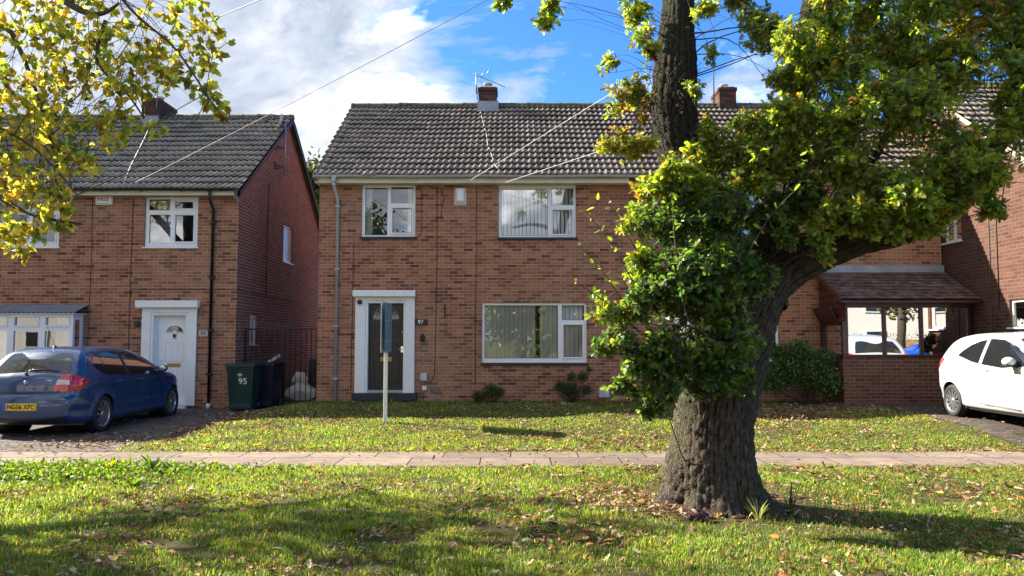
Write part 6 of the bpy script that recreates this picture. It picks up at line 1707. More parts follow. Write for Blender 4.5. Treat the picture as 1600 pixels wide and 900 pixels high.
# burr with short spiky shoots on the left stem
limb_pts = [dense(l, .08) for l in all_limbs]
greens = dict(pal=[(.045, .090, .032), (.085, .145, .045), g_lt, yl], wts=[4.5, 5, 2.4, .3])
mixed = dict(pal=[g_dk, g_md, g_lt, (.30, .33, .05), yo, br], wts=[1.5, 4, 6, 3.6, .8, .6])
autumn = dict(pal=[g_md, g_lt, yl, yo, og, br], wts=[1.5, 3, 3, 2, 1, .8])
def blob(px, py, D, r, nt, nl=9, ry=None, rz=None, **kw):
    d = dict(c=A3(px, py, D + (.32 if px > 700 else 0)), r=(r, ry or r, rz or r), nt=nt, nl=nl); d.update(kw); return d
bl = [
    # the leafy ball that hides the fork
    blob(1085, 440, 6.75, .62, 260, 10, rz=.66, nb=14, **greens), blob(1130, 520, 6.75, .46, 130, 10, nb=8, **greens), blob(1045, 540, 6.70, .36, 100, 10, nb=7, **greens),
    blob(1055, 340, 6.85, .45, 120, 9, nb=8, **greens), blob(1130, 330, 6.85, .46, 130, 9, nb=8, **greens), blob(1150, 420, 6.7, .40, 90, 9, nb=6, **greens),
    blob(1010, 470, 6.75, .34, 70, 9, nb=6, **greens), blob(1085, 580, 6.75, .34, 80, 9, nb=5, **greens), blob(1015, 580, 6.65, .26, 40, 9, nb=4, **greens),
    blob(1150, 590, 6.75, .26, 46, 9, nb=4, **greens), blob(985, 420, 6.8, .27, 32, 8, nb=5, **mixed), blob(970, 605, 6.6, .17, 12, 8, nb=3, **greens), blob(1020, 640, 6.55, .11, 8, 9, nb=2, **greens),
    blob(950, 480, 6.75, .22, 12, 6, nb=4, **mixed), blob(1005, 350, 6.9, .26, 30, 7, nb=5, **mixed),
    # round the left stem
    blob(975, 150, 7.2, .30, 42, 8, nb=6, br=.35, tr=.8, **autumn), blob(955, 215, 7.2, .22, 24, 8, nb=5, br=.35, tr=.8, **autumn), blob(1000, 235, 7.2, .26, 36, 8, nb=5, **autumn), blob(950, 100, 7.3, .16, 10, 7, nb=3, br=.35, tr=.8, **mixed),
    blob(1030, 290, 7.0, .28, 46, 8, nb=5, **autumn), blob(1105, 250, 7.0, .30, 60, 9, nb=6, **mixed), blob(1000, 10, 7.3, .28, 36, 8, nb=5, br=.35, tr=.8, **mixed), blob(1110, 20, 7.2, .20, 22, 8, nb=4, br=.35, tr=.8, **mixed), blob(1112, 85, 7.1, .10, 8, 7, nb=3, br=.35, tr=.8, **mixed),
    # spray hanging into the sky at the top
    blob(850, 30, 6.9, .17, 16, 9, nb=3, br=.35, tr=.8, rz=.26, **mixed), blob(790, 0, 6.9, .16, 14, 9, nb=3, br=.35, tr=.8, **mixed), blob(868, 5, 6.9, .14, 12, 9, nb=3, br=.35, tr=.8, **mixed), blob(930, -12, 7.1, .18, 14, 9, nb=3, br=.35, tr=.8, **mixed),
    blob(1062, 265, 6.75, .26, 44, 9, nb=5, **mixed), blob(1095, 200, 6.9, .16, 14, 8, nb=3, **mixed), blob(1250, 60, 6.6, .34, 70, 9, nb=6, **mixed), blob(1290, 20, 6.6, .34, 70, 9, nb=6, **mixed), blob(1240, 170, 6.6, .30, 60, 9, nb=6, **mixed),
    blob(1350, -10, 6.8, .4, 80, 9, nb=6, **mixed), blob(1460, -10, 6.7, .4, 80, 9, nb=6, **mixed), blob(1590, 0, 6.7, .45, 80, 9, nb=6, **mixed), blob(1330, 170, 6.5, .40, 90, 9, nb=7, **mixed), blob(1590, 120, 6.4, .40, 70, 9, nb=6, **mixed),
    blob(940, 540, 6.65, .16, 12, 8, nb=3, **greens), blob(970, 520, 6.7, .22, 26, 9, nb=4, **greens), blob(975, 350, 6.8, .15, 9, 7, nb=3, **mixed),
    blob(1275, 370, 6.6, .20, 26, 9, nb=4, **mixed), blob(1330, 335, 6.5, .24, 36, 9, nb=4, **mixed), blob(1395, 350, 6.4, .20, 22, 9, nb=4, **mixed), blob(1450, 365, 6.4, .14, 12, 9, nb=3, **mixed), blob(1215, 375, 6.7, .18, 16, 8, nb=3, **greens),
    blob(1010, 60, 7.0, .2, 20, 8, nb=4, br=.35, tr=.8, **mixed), blob(1090, 140, 6.95, .12, 8, 8, nb=3, **mixed),
    blob(1012, 165, 7.05, .15, 20, 8, nb=4, rz=.24, size=.7, pal=[br, g_dk, yo], wts=[3, 2, 1]), blob(1014, 90, 7.1, .12, 12, 8, nb=3, rz=.2, size=.7, pal=[br, g_dk, yo], wts=[3, 2, 1]),
    blob(1200, 440, 6.65, .22, 26, 9, nb=4, **greens), blob(1300, 345, 6.55, .26, 44, 9, nb=5, **mixed), blob(1365, 330, 6.4, .26, 44, 9, nb=5, **mixed), blob(1430, 310, 6.4, .26, 40, 9, nb=5, **mixed), blob(1480, 330, 6.35, .22, 28, 9, nb=4, **mixed), blob(1235, 345, 6.75, .22, 26, 9, nb=4, **greens),
    blob(1160, 280, 6.8, .26, 40, 9, nb=5, **mixed), blob(1130, 220, 6.9, .2, 22, 9, nb=4, **mixed), blob(1040, 300, 6.8, .24, 34, 9, nb=4, **mixed),
    # middle
    blob(1185, 235, 6.9, .42, 110, 9, nb=9, **mixed), blob(1200, 330, 7.2, .26, 34, 9, nb=5, **greens), blob(1175, 195, 7.0, .26, 30, 8, nb=5, **mixed),
    blob(1195, 45, 7.1, .34, 70, 9, nb=7, **mixed), blob(1230, 120, 7.0, .30, 60, 9, nb=7, **mixed), blob(1170, 0, 7.2, .25, 30, 9, nb=5, br=.35, tr=.8, **mixed),
    # right crown
    blob(1300, 110, 6.8, .55, 170, 9, nb=12, **mixed), blob(1290, 240, 6.7, .50, 150, 9, nb=10, **mixed), blob(1265, 320, 6.9, .34, 70, 9, nb=6, **greens),
    blob(1400, 60, 6.9, .55, 170, 9, nb=12, **mixed), blob(1410, 180, 6.5, .55, 180, 9, nb=12, **mixed), blob(1400, 290, 6.45, .48, 150, 9, nb=10, **mixed),
    blob(1350, 355, 6.5, .22, 26, 8, nb=4, **mixed), blob(1290, 395, 6.6, .14, 12, 8, nb=3, **mixed), blob(1500, 110, 6.7, .50, 130, 9, nb=10, **mixed), blob(1520, 10, 6.9, .50, 110, 9, nb=9, **autumn),
    blob(1500, 250, 6.4, .46, 120, 9, nb=9, **mixed), blob(1590, 190, 6.5, .40, 90, 9, nb=8, **mixed), blob(1580, 70, 6.8, .45, 90, 9, nb=8, **mixed), blob(1450, 340, 6.35, .24, 34, 8, nb=5, **mixed),
    blob(1560, 275, 6.4, .30, 44, 8, nb=5, **mixed), blob(1660, 130, 6.6, .5, 90, 8, nb=6, **mixed), blob(1680, 260, 6.4, .45, 70, 8, nb=6, **mixed),
    blob(1500, 318, 6.4, .24, 44, 9, nb=4, **mixed), blob(1555, 320, 6.4, .2, 34, 9, nb=4, **mixed), blob(1470, 275, 6.4, .28, 60, 9, nb=5, **mixed), blob(1330, 265, 6.5, .28, 60, 9, nb=5, **mixed),
    blob(1185, 285, 6.8, .24, 44, 9, nb=4, **mixed), blob(1230, 245, 6.8, .26, 50, 9, nb=4, **mixed), blob(1105, 300, 6.8, .2, 30, 9, nb=4, **mixed), blob(1240, 200, 6.7, .24, 44, 9, nb=4, **mixed),
    blob(985, 560, 6.65, .24, 34, 9, nb=4, **greens), blob(1000, 600, 6.6, .22, 28, 9, nb=4, **greens), blob(965, 490, 6.7, .22, 26, 9, nb=4, **mixed), blob(1040, 610, 6.6, .24, 36, 9, nb=4, **greens), blob(1016, 648, 6.55, .10, 10, 9, nb=2, **greens), blob(1000, 400, 6.75, .22, 26, 9, nb=4, **mixed), blob(1110, 605, 6.65, .24, 34, 9, nb=4, **greens),
    # above the picture: gives shade and reflections
    blob(1330, -130, 7.2, .9, 120, 9, nb=10, size=1.25, **mixed), blob(1150, -200, 7.4, .8, 90, 9, nb=8, size=1.25, **mixed), blob(1560, -150, 6.5, .9, 120, 9, nb=9, size=1.25, **mixed),
    blob(1000, -290, 7.2, .7, 70, 9, nb=8, br=.4, size=1.3, **mixed), blob(1250, -450, 8, 1.3, 160, 9, nb=10, size=1.5, **mixed), blob(1500, -480, 7.5, 1.3, 160, 9, nb=10, size=1.5, **mixed), blob(1800, -100, 6.5, 1.2, 120, 9, nb=8, size=1.4, **mixed),
    blob(860, -190, 7.0, .4, 30, 9, nb=5, br=.3, size=1.2, **mixed),
]
for B in bl:
    # sprays beside the upright stem grow from the stem itself
    xx, yy_, zz_ = B['c']; sx_ = A3(1054, 100, oy + .2)[0]
    if xx < sx_ + .25 and zz_ > A3(1000, 300, oy)[2] and zz_ < A3(1000, -60, oy)[2]:
        B['anchor'] = (sx_ + (-.08 if xx < sx_ else .1), oy + .2, zz_ - .12); B['nb'] = 3; B['br'] = .35
    if xx < A3(945, 0, 7)[0] and zz_ > A3(900, 90, 7)[2]: B['nb'] = 2; B['br'] = .3
for B in bl[:-8]:
    B['nt'] = int(B['nt'] * 1.75)
# long bare shoots leaving the ball on its left
r_ = np.random.default_rng(5)
S_, E_ = [], []
for (a, c) in (((1000, 500, 6.7), (905, 385, 6.6)), ((1000, 460, 6.7), (915, 330, 6.7)), ((1010, 420, 6.7), (935, 300, 6.8)), ((1000, 540, 6.7), (925, 470, 6.6)), ((1120, 470, 6.5), (1180, 310, 6.4)), ((1130, 480, 6.5), (1240, 300, 6.3)), ((1060, 420, 6.5), (1050, 300, 6.4)), ((1075, 500, 6.4), (1045, 370, 6.3)),
               ((1010, 600, 6.6), (960, 590, 6.5)), ((1000, 520, 6.7), (900, 440, 6.7))):
    S_.append(A3(a[0], a[1], a[2] + .3)); E_.append(A3(c[0], c[1], c[2] + .3))
C = curve_pts(np.array(S_), np.array(E_), r_, 12, .03, .05)
v_, f_ = tubes_np(C, np.linspace(.008, .003, 12)[None] * np.ones((len(S_), 1)), 5); EX = [(v_, f_)]
n_ = 150; ci = r_.integers(0, len(S_), n_); ti = r_.integers(5, 12, n_); pp_ = C[ci, ti]; 
aa = r_.normal(0, .7, (n_, 3)); nn_ = r_.normal(0, .5, (n_, 3)) + [0, 0, .8]
place_leaves('crown', OAK, pp_, aa, nn_, .07 * r_.uniform(.5, 1.2, n_), palette(r_, n_, [g_md, g_lt, yl], [2, 3, 1]), M['oak_leaf'], oak)
# spiky burr
n_ = 420; base_ = limb_pts[2][0]; w_ = np.array(A3(1040, 165, oy + .2)); th_ = r_.uniform(0, 6.28, n_); zz_ = r_.normal(0, .22, n_)
st = w_ + np.stack([np.cos(th_) * .26, np.sin(th_) * .26, zz_], 1); en = st + np.stack([np.cos(th_) * .09, np.sin(th_) * .09, r_.normal(0, .04, n_)], 1) * r_.uniform(.4, 1.3, (n_, 1))
v_, f_ = tubes_np(curve_pts(st, en, r_, 4, .1), np.linspace(.006, .002, 4)[None] * np.ones((n_, 1)), 3); EX.append((v_, f_))

crown(oak, limb_pts, bl, OAK, M['oak_leaf'], 11, M['twig'], leaf_size=.067, up_bias=.45, extra=EX)

# ---------------------------------------------------------------- yellowing tree reaching in from the left
TX, TY = -11.5, 8.6
lt = empty('autumn_tree', (TX, TY, 0), 'yellow and green leaved tree whose hanging branches fill the upper left', 'tree')
l0 = [((TX, TY, -.1), .34), ((TX + .1, TY, 2.5), .27), ((TX + .2, TY + .1, 4.5), .22), ((TX + .1, TY + .3, 7), .15), ((TX, TY + .6, 10), .07)]
l1 = [((TX + .2, TY, 3.6), .15), ((TX + 2.2, TY - .8, 5.6), .11), ((-6.6, 6.9, 5.9), .085), ((-4.9, 6.0, 5.2), .06), (A3(40, -60, 5.6), .035), (A3(110, 12, 5.4), .022), (A3(165, 32, 5.3), .014), (A3(185, 5, 5.2), .008)]
l2 = [((-6.6, 6.9, 5.9), .05), ((-4.6, 5.6, 5.0), .03), (A3(110, -110, 5.2), .014), (A3(175, -20, 5.0), .009), (A3(215, 30, 5.0), .007), (A3(275, 70, 4.9), .005), (A3(310, 130, 4.85), .0035), (A3(345, 180, 4.8), .002)]
l3 = [((-6.6, 6.9, 5.6), .05), ((-5.2, 6.2, 4.7), .035), (A3(-30, -20, 5.8), .022), (A3(25, 60, 5.6), .016), (A3(60, 150, 5.5), .010), (A3(90, 260, 5.4), .005)]
l4 = [((-6.4, 6.6, 4.6), .04), ((-4.9, 5.8, 3.7), .03), (A3(-20, 190, 5.3), .009), (A3(50, 225, 5.2), .006), (A3(90, 265, 5.2), .005), (A3(120, 305, 5.1), .003)]
l5 = [((TX + .2, TY + .2, 4.6), .14), ((TX - .5, TY + 2, 6.0), .10), ((TX - .6, TY + 3.4, 7.2), .06), ((TX - 1.5, TY + 4.4, 8.2), .03)]
l6 = [(A3(165, 32, 5.3), .012), (A3(140, 100, 5.3), .009), (A3(200, 140, 5.2), .006), (A3(225, 185, 5.2), .003)]
l7 = [(A3(-40, 280, 5.2), .02), (A3(30, 330, 5.1), .012), (A3(80, 345, 5.0), .007), (A3(130, 350, 5.0), .003)]
lims = [l0, l1, l2, l3, l4, l5, l6, l7]
wood('trunk', lims, lt, M['twig'], nseg=48, bark=.01, seed=8)
lpts = [dense(l, .08) for l in lims]
ye1, ye2, ye3, ye4 = (.42, .40, .09), (.52, .46, .11), (.31, .35, .08), (.13, .20, .045)
Y = dict(pal=[ye1, ye2, ye3, ye4, (.20, .11, .03)], wts=[4, 3, 3.2, 1.4, .5])
tb = [blob(30, 40, 5.7, .48, 56, 7, nb=7, **Y), blob(120, 50, 5.5, .42, 46, 7, nb=7, **Y), blob(205, 60, 5.2, .36, 32, 7, nb=6, **Y), blob(290, 35, 5.0, .28, 20, 7, nb=5, **Y), blob(20, 140, 5.6, .45, 50, 7, nb=7, **Y),
      blob(110, 140, 5.4, .40, 42, 7, nb=7, **Y), blob(190, 130, 5.2, .28, 22, 7, nb=5, **Y), blob(300, 110, 4.95, .22, 16, 7, nb=5, **Y), blob(245, 90, 5.1, .22, 14, 7, nb=4, **Y), blob(330, 150, 4.9, .14, 8, 6, nb=3, **Y),
      blob(40, 230, 5.5, .42, 50, 7, nb=7, **Y), blob(115, 215, 5.3, .34, 30, 7, nb=5, **Y), blob(180, 190, 5.2, .20, 12, 7, nb=4, **Y), blob(60, 300, 5.2, .30, 32, 7, nb=6, rz=.2, **Y), blob(20, 350, 5.1, .22, 24, 7, nb=5, **Y), blob(85, 330, 5.0, .16, 15, 7, nb=4, **Y),
      blob(240, 205, 5.15, .13, 5, 5, nb=2, **Y), blob(335, 60, 5.0, .18, 7, 6, nb=3, **Y), blob(-60, 120, 5.6, .6, 50, 7, nb=5, **Y), blob(-60, 260, 5.5, .5, 50, 7, nb=5, **Y), blob(70, -80, 5.6, .6, 50, 7, nb=6, **Y), blob(250, -70, 5.2, .5, 32, 7, nb=5, **Y)]
for B in tb: B['nt'] = int(B['nt'] * 1.75); B['clump'] = .3; B['r'] = tuple(q * 1.12 for q in B['r'])
tb += [dict(c=c, r=(rr,) * 3, nt=nt, nl=8, nb=9, size=2.1, br=6, **Y) for c, rr, nt in (((-11.6, 10.7, 7.0), 1.35, 110), ((-13.2, 11.6, 8.2), 1.5, 110), ((-9.9, 10.6, 7.1), .9, 46), ((-12.0, 9.4, 6.3), 1.1, 70), ((-9.1, 9.8, 6.0), .8, 34), ((-8.2, 9.0, 5.4), .6, 18), ((-12.5, 12.6, 9.4), 1.0, 50),
       ((-14.5, 11.5, 8.0), 1.5, 90), ((TX - 3.5, TY + 1, 7.5), 1.8, 100), ((-13.0, 10.5, 9.5), 1.3, 60))]
crown(lt, lpts, tb, OVATE, M['lime_leaf'], 21, M['twig'], leaf_size=.049, up_bias=.10, hang=.25, twig_r=.0014, BR=.2)

# ---------------------------------------------------------------- shrubs by the houses
def shrub(label, loc, parts, n, pal, wts, size, seed, stems=7):
    r = np.random.default_rng(seed); t = empty('garden_shrub', loc, label, 'shrub')
    L = np.array(loc); A, E = [], []; pos = []
    for (dx, dy, dz, rr, w) in parts:
        c = L + [dx, dy, dz]; k = int(n * w); d = r.normal(0, 1, (k, 3)); d /= np.linalg.norm(d, axis=1)[:, None]
        ns = max(4, k // 40); sub = c + (lambda e: e / np.linalg.norm(e, axis=1)[:, None])(r.normal(0, 1, (ns, 3))) * rr * r.uniform(.4, 1, (ns, 1))
        p = c + d * rr * r.uniform(.1, 1, (k, 1)) ** .5 * np.array([1, 1, .9]); p = p * .62 + sub[r.integers(0, ns, k)] * .38
        pos.append(p)
        for _ in range(stems): A.append(L + [r.normal(0, .04), r.normal(0, .04), -.03]); E.append(c + r.normal(0, .4, 3) * rr)
    pos = np.concatenate(pos); pos[:, 2] = np.maximum(pos[:, 2], loc[2] + .02); pos[:, 1] = np.minimum(pos[:, 1], FY - .03); k = len(pos)
    v_, f_ = tubes_np(curve_pts(np.array(A), np.array(E), r, 7, .08), np.linspace(.008, .002, 7)[None] * np.ones((len(A), 1)), 4); np_mesh('stems', v_, f_, M['twig'], t)
    nn = r.normal(0, .6, (k, 3)) + [0, -.2, .8]
    place_leaves('foliage', ROUND, pos, r.normal(0, 1, (k, 3)), nn, size * r.uniform(.6, 1.3, k), palette(r, k, pal, wts), M['shrub_leaf'], t)
    return t
gzf = lambda x, y: float(ground_z(x, y))
PG = [(.045, .085, .016), (.075, .12, .02), (.13, .13, .03), (.12, .06, .02)]
p = at(765, 605, 17.35); shrub('low rounded green bush left of centre beneath the big window', (p.x, 17.35, gzf(p.x, 17.35)), [(0, 0, .26, .26, .5), (-.24, 0, .16, .20, .3), (.2, 0, .22, .2, .25)], 2300, PG, [4, 3, 1, .5], .034, 31)
p = at(890, 600, 17.3); shrub('taller spreading dark bush under the right side of the big window', (p.x, 17.3, gzf(p.x, 17.3)), [(0, 0, .30, .26, .45), (.28, 0, .58, .17, .16), (-.22, .05, .35, .2, .2), (.38, 0, .30, .17, .14), (.05, 0, .56, .17, .16), (.44, .02, .74, .09, .05)], 2900, PG, [5, 3, .6, .5], .034, 32)
p = at(1262, 600, 16.75); shrub('large leafy green shrub against the porch behind the oak trunk', (p.x, 16.8, gzf(p.x, 16.8)), [(.1, 0, .75, .58, .34), (-.35, .1, .7, .55, .28), (.35, -.1, .50, .46, .2), (-.1, .1, 1.15, .42, .16), (-.7, .1, .5, .45, .16), (.4, 0, 1.0, .34, .12), (-.55, .1, 1.1, .3, .1)], 11500, [(.05, .11, .025), (.09, .17, .035), (.15, .18, .04)], [4, 4, .8], .048, 33)
b_ = at(1590, 522, 14.9); 
shrub('dark conifer sprig rising behind the white car roof', (9.7, 15.35, .24), [(0, 0, 1.35, .22, .5), (.0, -.2, 1.2, .22, .5)], 900, [(.02, .045, .02), (.03, .06, .03)], [1, 1], .05, 34)

# ---------------------------------------------------------------- trees behind the houses
def far_tree(name, label, cat, x, y, z0, h, rad, n, pal, wts, size, seed, cone=False):
    r = np.random.default_rng(seed); t = empty(name, (x, y, 0), label, cat)
    b = MB(); b.tube([(x, y, -.2), (x + .1, y, h * .5), (x, y, h * .93)], [.28, .2, .04], 10); b.build('trunk', M['twig'], t)
    k = n; u = r.uniform(0, 1, k)
    if cone:
        zz = z0 + (h - z0) * u; R_ = rad * (1 - u) * (.75 + .25 * np.sin(zz * 5)) + .1; th = r.uniform(0, 6.283, k); q = r.uniform(.3, 1, k) ** .5
        pos = np.stack([x + np.cos(th) * R_ * q, y + np.sin(th) * R_ * q, zz - .25 * q * R_], 1)
    else:
        ns = 46; d = r.normal(0, 1, (ns, 3)); d /= np.linalg.norm(d, axis=1)[:, None]
        sub = np.array([x, y, (z0 + h) / 2]) + d * np.array([rad, rad, (h - z0) / 2]) * r.uniform(.35, .95, (ns, 1)); e = r.normal(0, 1, (k, 3)); pos = sub[r.integers(0, ns, k)] + e * rad * .13
    nn = r.normal(0, .6, (k, 3)) + [0, 0, .7]
    place_leaves('crown', ROUND, pos, r.normal(0, 1, (k, 3)), nn, size * r.uniform(.6, 1.4, k), palette(r, k, pal, wts), M['shrub_leaf'], t)
    return t
GB = [(.06, .10, .02), (.10, .14, .03), (.16, .16, .04)]
far_tree('garden_tree', 'light green tree seen in the gap between the two brick houses', 'tree', -10.9, 42, 2, 11.4, 3.4, 17000, GB, [3, 3, 2], .30, 41)
far_tree('conifer', 'tall blue green conifer showing behind the oak crown', 'tree', 15.8, 30, 2, 15.5, 3.4, 6500, [(.018, .05, .028), (.03, .075, .04)], [1, 1], .34, 42, cone=True)
far_tree('conifer', 'shorter dark conifer behind the roof at the right edge', 'tree', 18.8, 28, 2, 11.8, 3.0, 4500, [(.018, .045, .025), (.025, .06, .035)], [1, 1], .34, 43, cone=True)
# across the street, seen in the panes
far_tree('street_tree', 'broad street tree opposite seen only in the window reflections', 'tree', .6, -10.2, .6, 8.0, 3.4, 7000, [(.05, .09, .02), (.12, .14, .03), (.22, .16, .03)], [3, 2, 1], .26, 44)
far_tree('street_tree', 'smaller street tree opposite seen only in the porch panes', 'tree', 22.0, -10.6, 2.6, 8.0, 2.4, 3500, [(.05, .09, .02), (.12, .14, .03), (.22, .16, .03)], [3, 2, 1], .26, 45)
far_tree('street_tree', 'far left street tree opposite seen only in reflections', 'tree', -9.5, -10.2, 2.8, 10.0, 3.4, 4000, [(.05, .09, .02), (.12, .14, .03)], [3, 2], .28, 46)
r = np.random.default_rng(50); k = 5000
hp = np.stack([r.uniform(9, 35, k), r.uniform(-12.5, -12.1, k), r.uniform(.1, 1.9, k) + .12 * np.sin(r.uniform(0, 60, k))], 1)
o = place_leaves('hedge', ROUND, hp, r.normal(0, 1, (k, 3)), r.normal(0, .6, (k, 3)) + [0, .4, .6], .10 * r.uniform(.6, 1.3, k), palette(r, k, GB, [3, 3, 1]), M['shrub_leaf']); tag(o, 'green hedge behind the opposite boarded fence', 'hedge')

# ================================================================ grass
def grass(name, label, n, x0, x1, y0, y1, h, wdt, seed, keep=None, tonef=None):
    r = np.random.default_rng(seed)
    # denser where the camera is closer
    y = y0 + (y1 - y0) * r.uniform(0, 1, n) ** 1.25
    xr = np.minimum(np.maximum(.70 * y + 2.8, 1), 40); x = r.uniform(-1, 1, n) * xr
    ok = (x > x0) & (x < x1)
    f1 = np.sin(x * 2.1 + 1.7 * np.sin(y * 1.3)) * np.sin(y * 2.7 + 1.2 * np.sin(x * 1.9)); f2 = np.sin(x * 6.3 + 2 * np.sin(y * 5)) * np.sin(y * 7.7 + x * 2)
    f3 = np.sin(x * 3.7 + 2.3 * np.sin(y * 2.2)) * np.sin(y * 4.9 + 1.1 * np.sin(x * 2.8 + 1)); dens = .74 + .22 * f1 + .20 * f2 - .55 * (f3 > .55)
    ok &= r.uniform(0, 1, n) < dens
    if keep is not None: ok &= keep(x, y, r)
    x, y, f1, f2 = x[ok], y[ok], f1[ok], f2[ok]; n = len(x)
    z = ground_z(x, y)
    hh = h * (r.uniform(.45, 1.25, n) + .35 * np.clip(f1 + .3, 0, 1)); tuft = (np.sin(x * 9.1 + 3 * np.sin(y * 4)) * np.sin(y * 11.3 + 2 * np.sin(x * 7))) > .72
    hh = hh * np.where(tuft, 1.5, 1)
    th = r.uniform(0, 6.283, n); lean = r.uniform(.15, 1.0, n) * hh; dx, dy = np.cos(th), np.sin(th)
    w = wdt * r.uniform(.6, 1.3, n) * (.6 + y / 9.0); ph = th + 1.57 + r.normal(0, .5, n); wx, wy = np.cos(ph) * w, np.sin(ph) * w
    P = np.stack([np.stack([x - wx, y - wy, z - .01], 1), np.stack([x + wx, y + wy, z - .01], 1),
                  np.stack([x + dx * lean * .35 - wx * .75, y + dy * lean * .35 - wy * .75, z + hh * .55], 1), np.stack([x + dx * lean * .35 + wx * .75, y + dy * lean * .35 + wy * .75, z + hh * .55], 1),
                  np.stack([x + dx * lean - wx * .12, y + dy * lean - wy * .12, z + hh * .85], 1), np.stack([x + dx * lean + wx * .12, y + dy * lean + wy * .12, z + hh * .85], 1)], 1)
    i = np.arange(n)[:, None] * 6; F = np.concatenate([i + [0, 1, 3, 2], i + [2, 3, 5, 4]])
    c = palette(r, n, [(.095, .195, .030), (.165, .27, .042), (.27, .33, .058), (.42, .36, .18)], [3.3, 3.8, 2.8, 1.6], .26)
    c = c * (1 + .18 * f1[:, None]); c[:, 0] *= 1 + .25 * np.clip(f2, 0, 1)
    C = np.repeat(np.clip(c, .01, .8), 6, 0)
    o = np_mesh(name, P.reshape(-1, 3), F, M['grass'], None, (0, (y0 + y1) / 2, 0), colors=C)
    return tag(o, label, 'grass', kind='stuff')
ox_, oy_ = oak.location.x, oak.location.y
def kp(x, y, r):
    d = np.hypot(x - ox_, (y - oy_)); bare = np.clip((d - .75) / .9, .10, 1)
    dl = np.hypot((x - ox_ + .9) / 1.3, (y - oy_ - .1)); bare = np.minimum(bare, np.clip((dl - .25) / .6, .25, 1))
    bare = bare * np.where(y > PAVE0 - .02, .5 + .5 * np.sin(x * 5 + 2 * np.sin(x * 1.7)), 1)
    return r.uniform(0, 1, len(x)) < bare
grass('verge_grass', 'rough green grass of the near verge strewn with leaves', 430000, -40, 40, 4.2, PAVE0 + .10, .036, .0028, 61, kp)
def kl(x, y, r):
    e = DRV_L + .12 * np.sin(y * 3) + .35 * smooth(12.5, 11.1, y) * -1
    ok = (x > e) & ((x < DRV_R + .1 * np.sin(y * 4)) | (y < 11.15)) & ~((x > 5.9) & (y > 15.75)) & ~((y > 16.55) & (x > px0 - .05)) & (y < FY - .04)
    ok &= (y > PAVE1 - .0) | (np.sin(x * 4.3 + 2 * np.sin(x * 1.3)) > -.1)
    return ok
grass('lawn_grass', 'short bright lawn in front of the brick house', 270000, -7, 8, PAVE1 - .07, FY - .03, .032, .0032, 62, kl)
grass('edge_grass', 'tufts of grass beside the far drive edge', 2500, 7.55, 9.4, PAVE1 + .0, PAVE1 + .35, .05, .003, 63)

# fallen leaves
def fallen(name, label, n, fn, zoff, size, seed):
    r = np.random.default_rng(seed); x, y = fn(r, n); n = len(x)
    z = ground_z(x, y) + zoff * r.uniform(.3, 1.3, n)
    nn = r.normal(0, .42, (n, 3)) + [0, 0, 1.0]; a = r.normal(0, 1, (n, 3)); a[:, 2] *= .25
    c = palette(r, n, [(.36, .24, .15), (.47, .34, .24), (.25, .125, .065), (.34, .13, .04), (.13, .075, .05), (.42, .34, .10)], [4, 2.4, 3.2, 1.4, 2.0, .4], .22)
    o = place_leaves(name, OAK_LO, np.stack([x, y, z], 1), a, nn, size * r.uniform(.55, 1.25, n), c, M['dry_leaf'], None, (0, float(y.mean()), 0), curl=r.uniform(-.3, .55, n))
    return tag(o, label, 'leaves', kind='stuff')
def clumps(r, n, x0, x1, y0, y1, persp=True, k=60, tight=.35):
    cx = r.uniform(x0, x1, k); cy = r.uniform(y0, y1, k); i = r.integers(0, k, n); sel = r.uniform(0, 1, n) < .72
    x = np.where(sel, cx[i] + r.normal(0, tight, n), r.uniform(x0, x1, n)); y = np.where(sel, cy[i] + r.normal(0, tight * .7, n), r.uniform(y0, y1, n))
    ok = (y > y0) & (y < y1) & (x > x0) & (x < x1)
    if persp: ok &= np.abs(x) < .70 * y + 2.0
    return x[ok], y[ok]
def f_verge(r, n):
    x, y = clumps(r, n, -9, 9, 4.4, 9.8, k=130, tight=.22)
    x2 = ox_ - 1.0 + r.normal(0, .5, 420); y2 = oy_ + .1 + r.normal(0, .35, 420); x3 = r.uniform(1.5, 6.5, 900); y3 = r.uniform(7.0, 9.8, 900)
    X, Y_ = np.concatenate([x, x2, x3]), np.concatenate([y, y2, y3]); ok = (np.hypot(X - ox_, Y_ - oy_) > .52) & (Y_ < 9.85); return X[ok], Y_[ok]
fallen('fallen_leaves', 'dry brown oak leaves scattered over the near verge', 7600, f_verge, .035, .074, 71)
def f_lawn(r, n):
    x, y = clumps(r, n, -5.3, 7.4, 11.15, 17.6, False, 70, .45)
    x2 = r.uniform(-5.3, 7.5, 1300); y2 = 11.13 + np.abs(r.normal(0, .14, 1300)); x3 = r.normal(4.8, 1.3, 2600); y3 = r.normal(14.9, .7, 2600)
    x4 = r.normal(-5.4, .22, 700); y4 = r.uniform(11.6, 16.5, 700); x5 = r.normal(-5.2, .5, 250); y5 = r.normal(15.9, .4, 250)
    x6 = r.normal(1.9, 1.0, 700); y6 = r.normal(12.3, .5, 700)
    X = np.concatenate([x, x2, x3, x4, x5, x6]); Y_ = np.concatenate([y, y2, y3, y4, y5, y6]); ok = (X < 7.7) & (Y_ > 11.1) & (Y_ < 17.7); return X[ok], Y_[ok]
fallen('fallen_leaves', 'drifts of brown leaves lying across the front lawn', 4200, f_lawn, .03, .072, 72)
def f_drive(r, n):
    x, y = clumps(r, n, -12, -5.3, 11.1, 16.8, False, 40, .5); x2 = r.uniform(7.5, 9.8, 260); y2 = r.uniform(11.2, 16, 260); x3 = -6.4 + r.normal(0, .5, 420); y3 = 12.0 + r.normal(0, .5, 420)
    return np.concatenate([x, x2, x3]), np.concatenate([y, y2, y3])
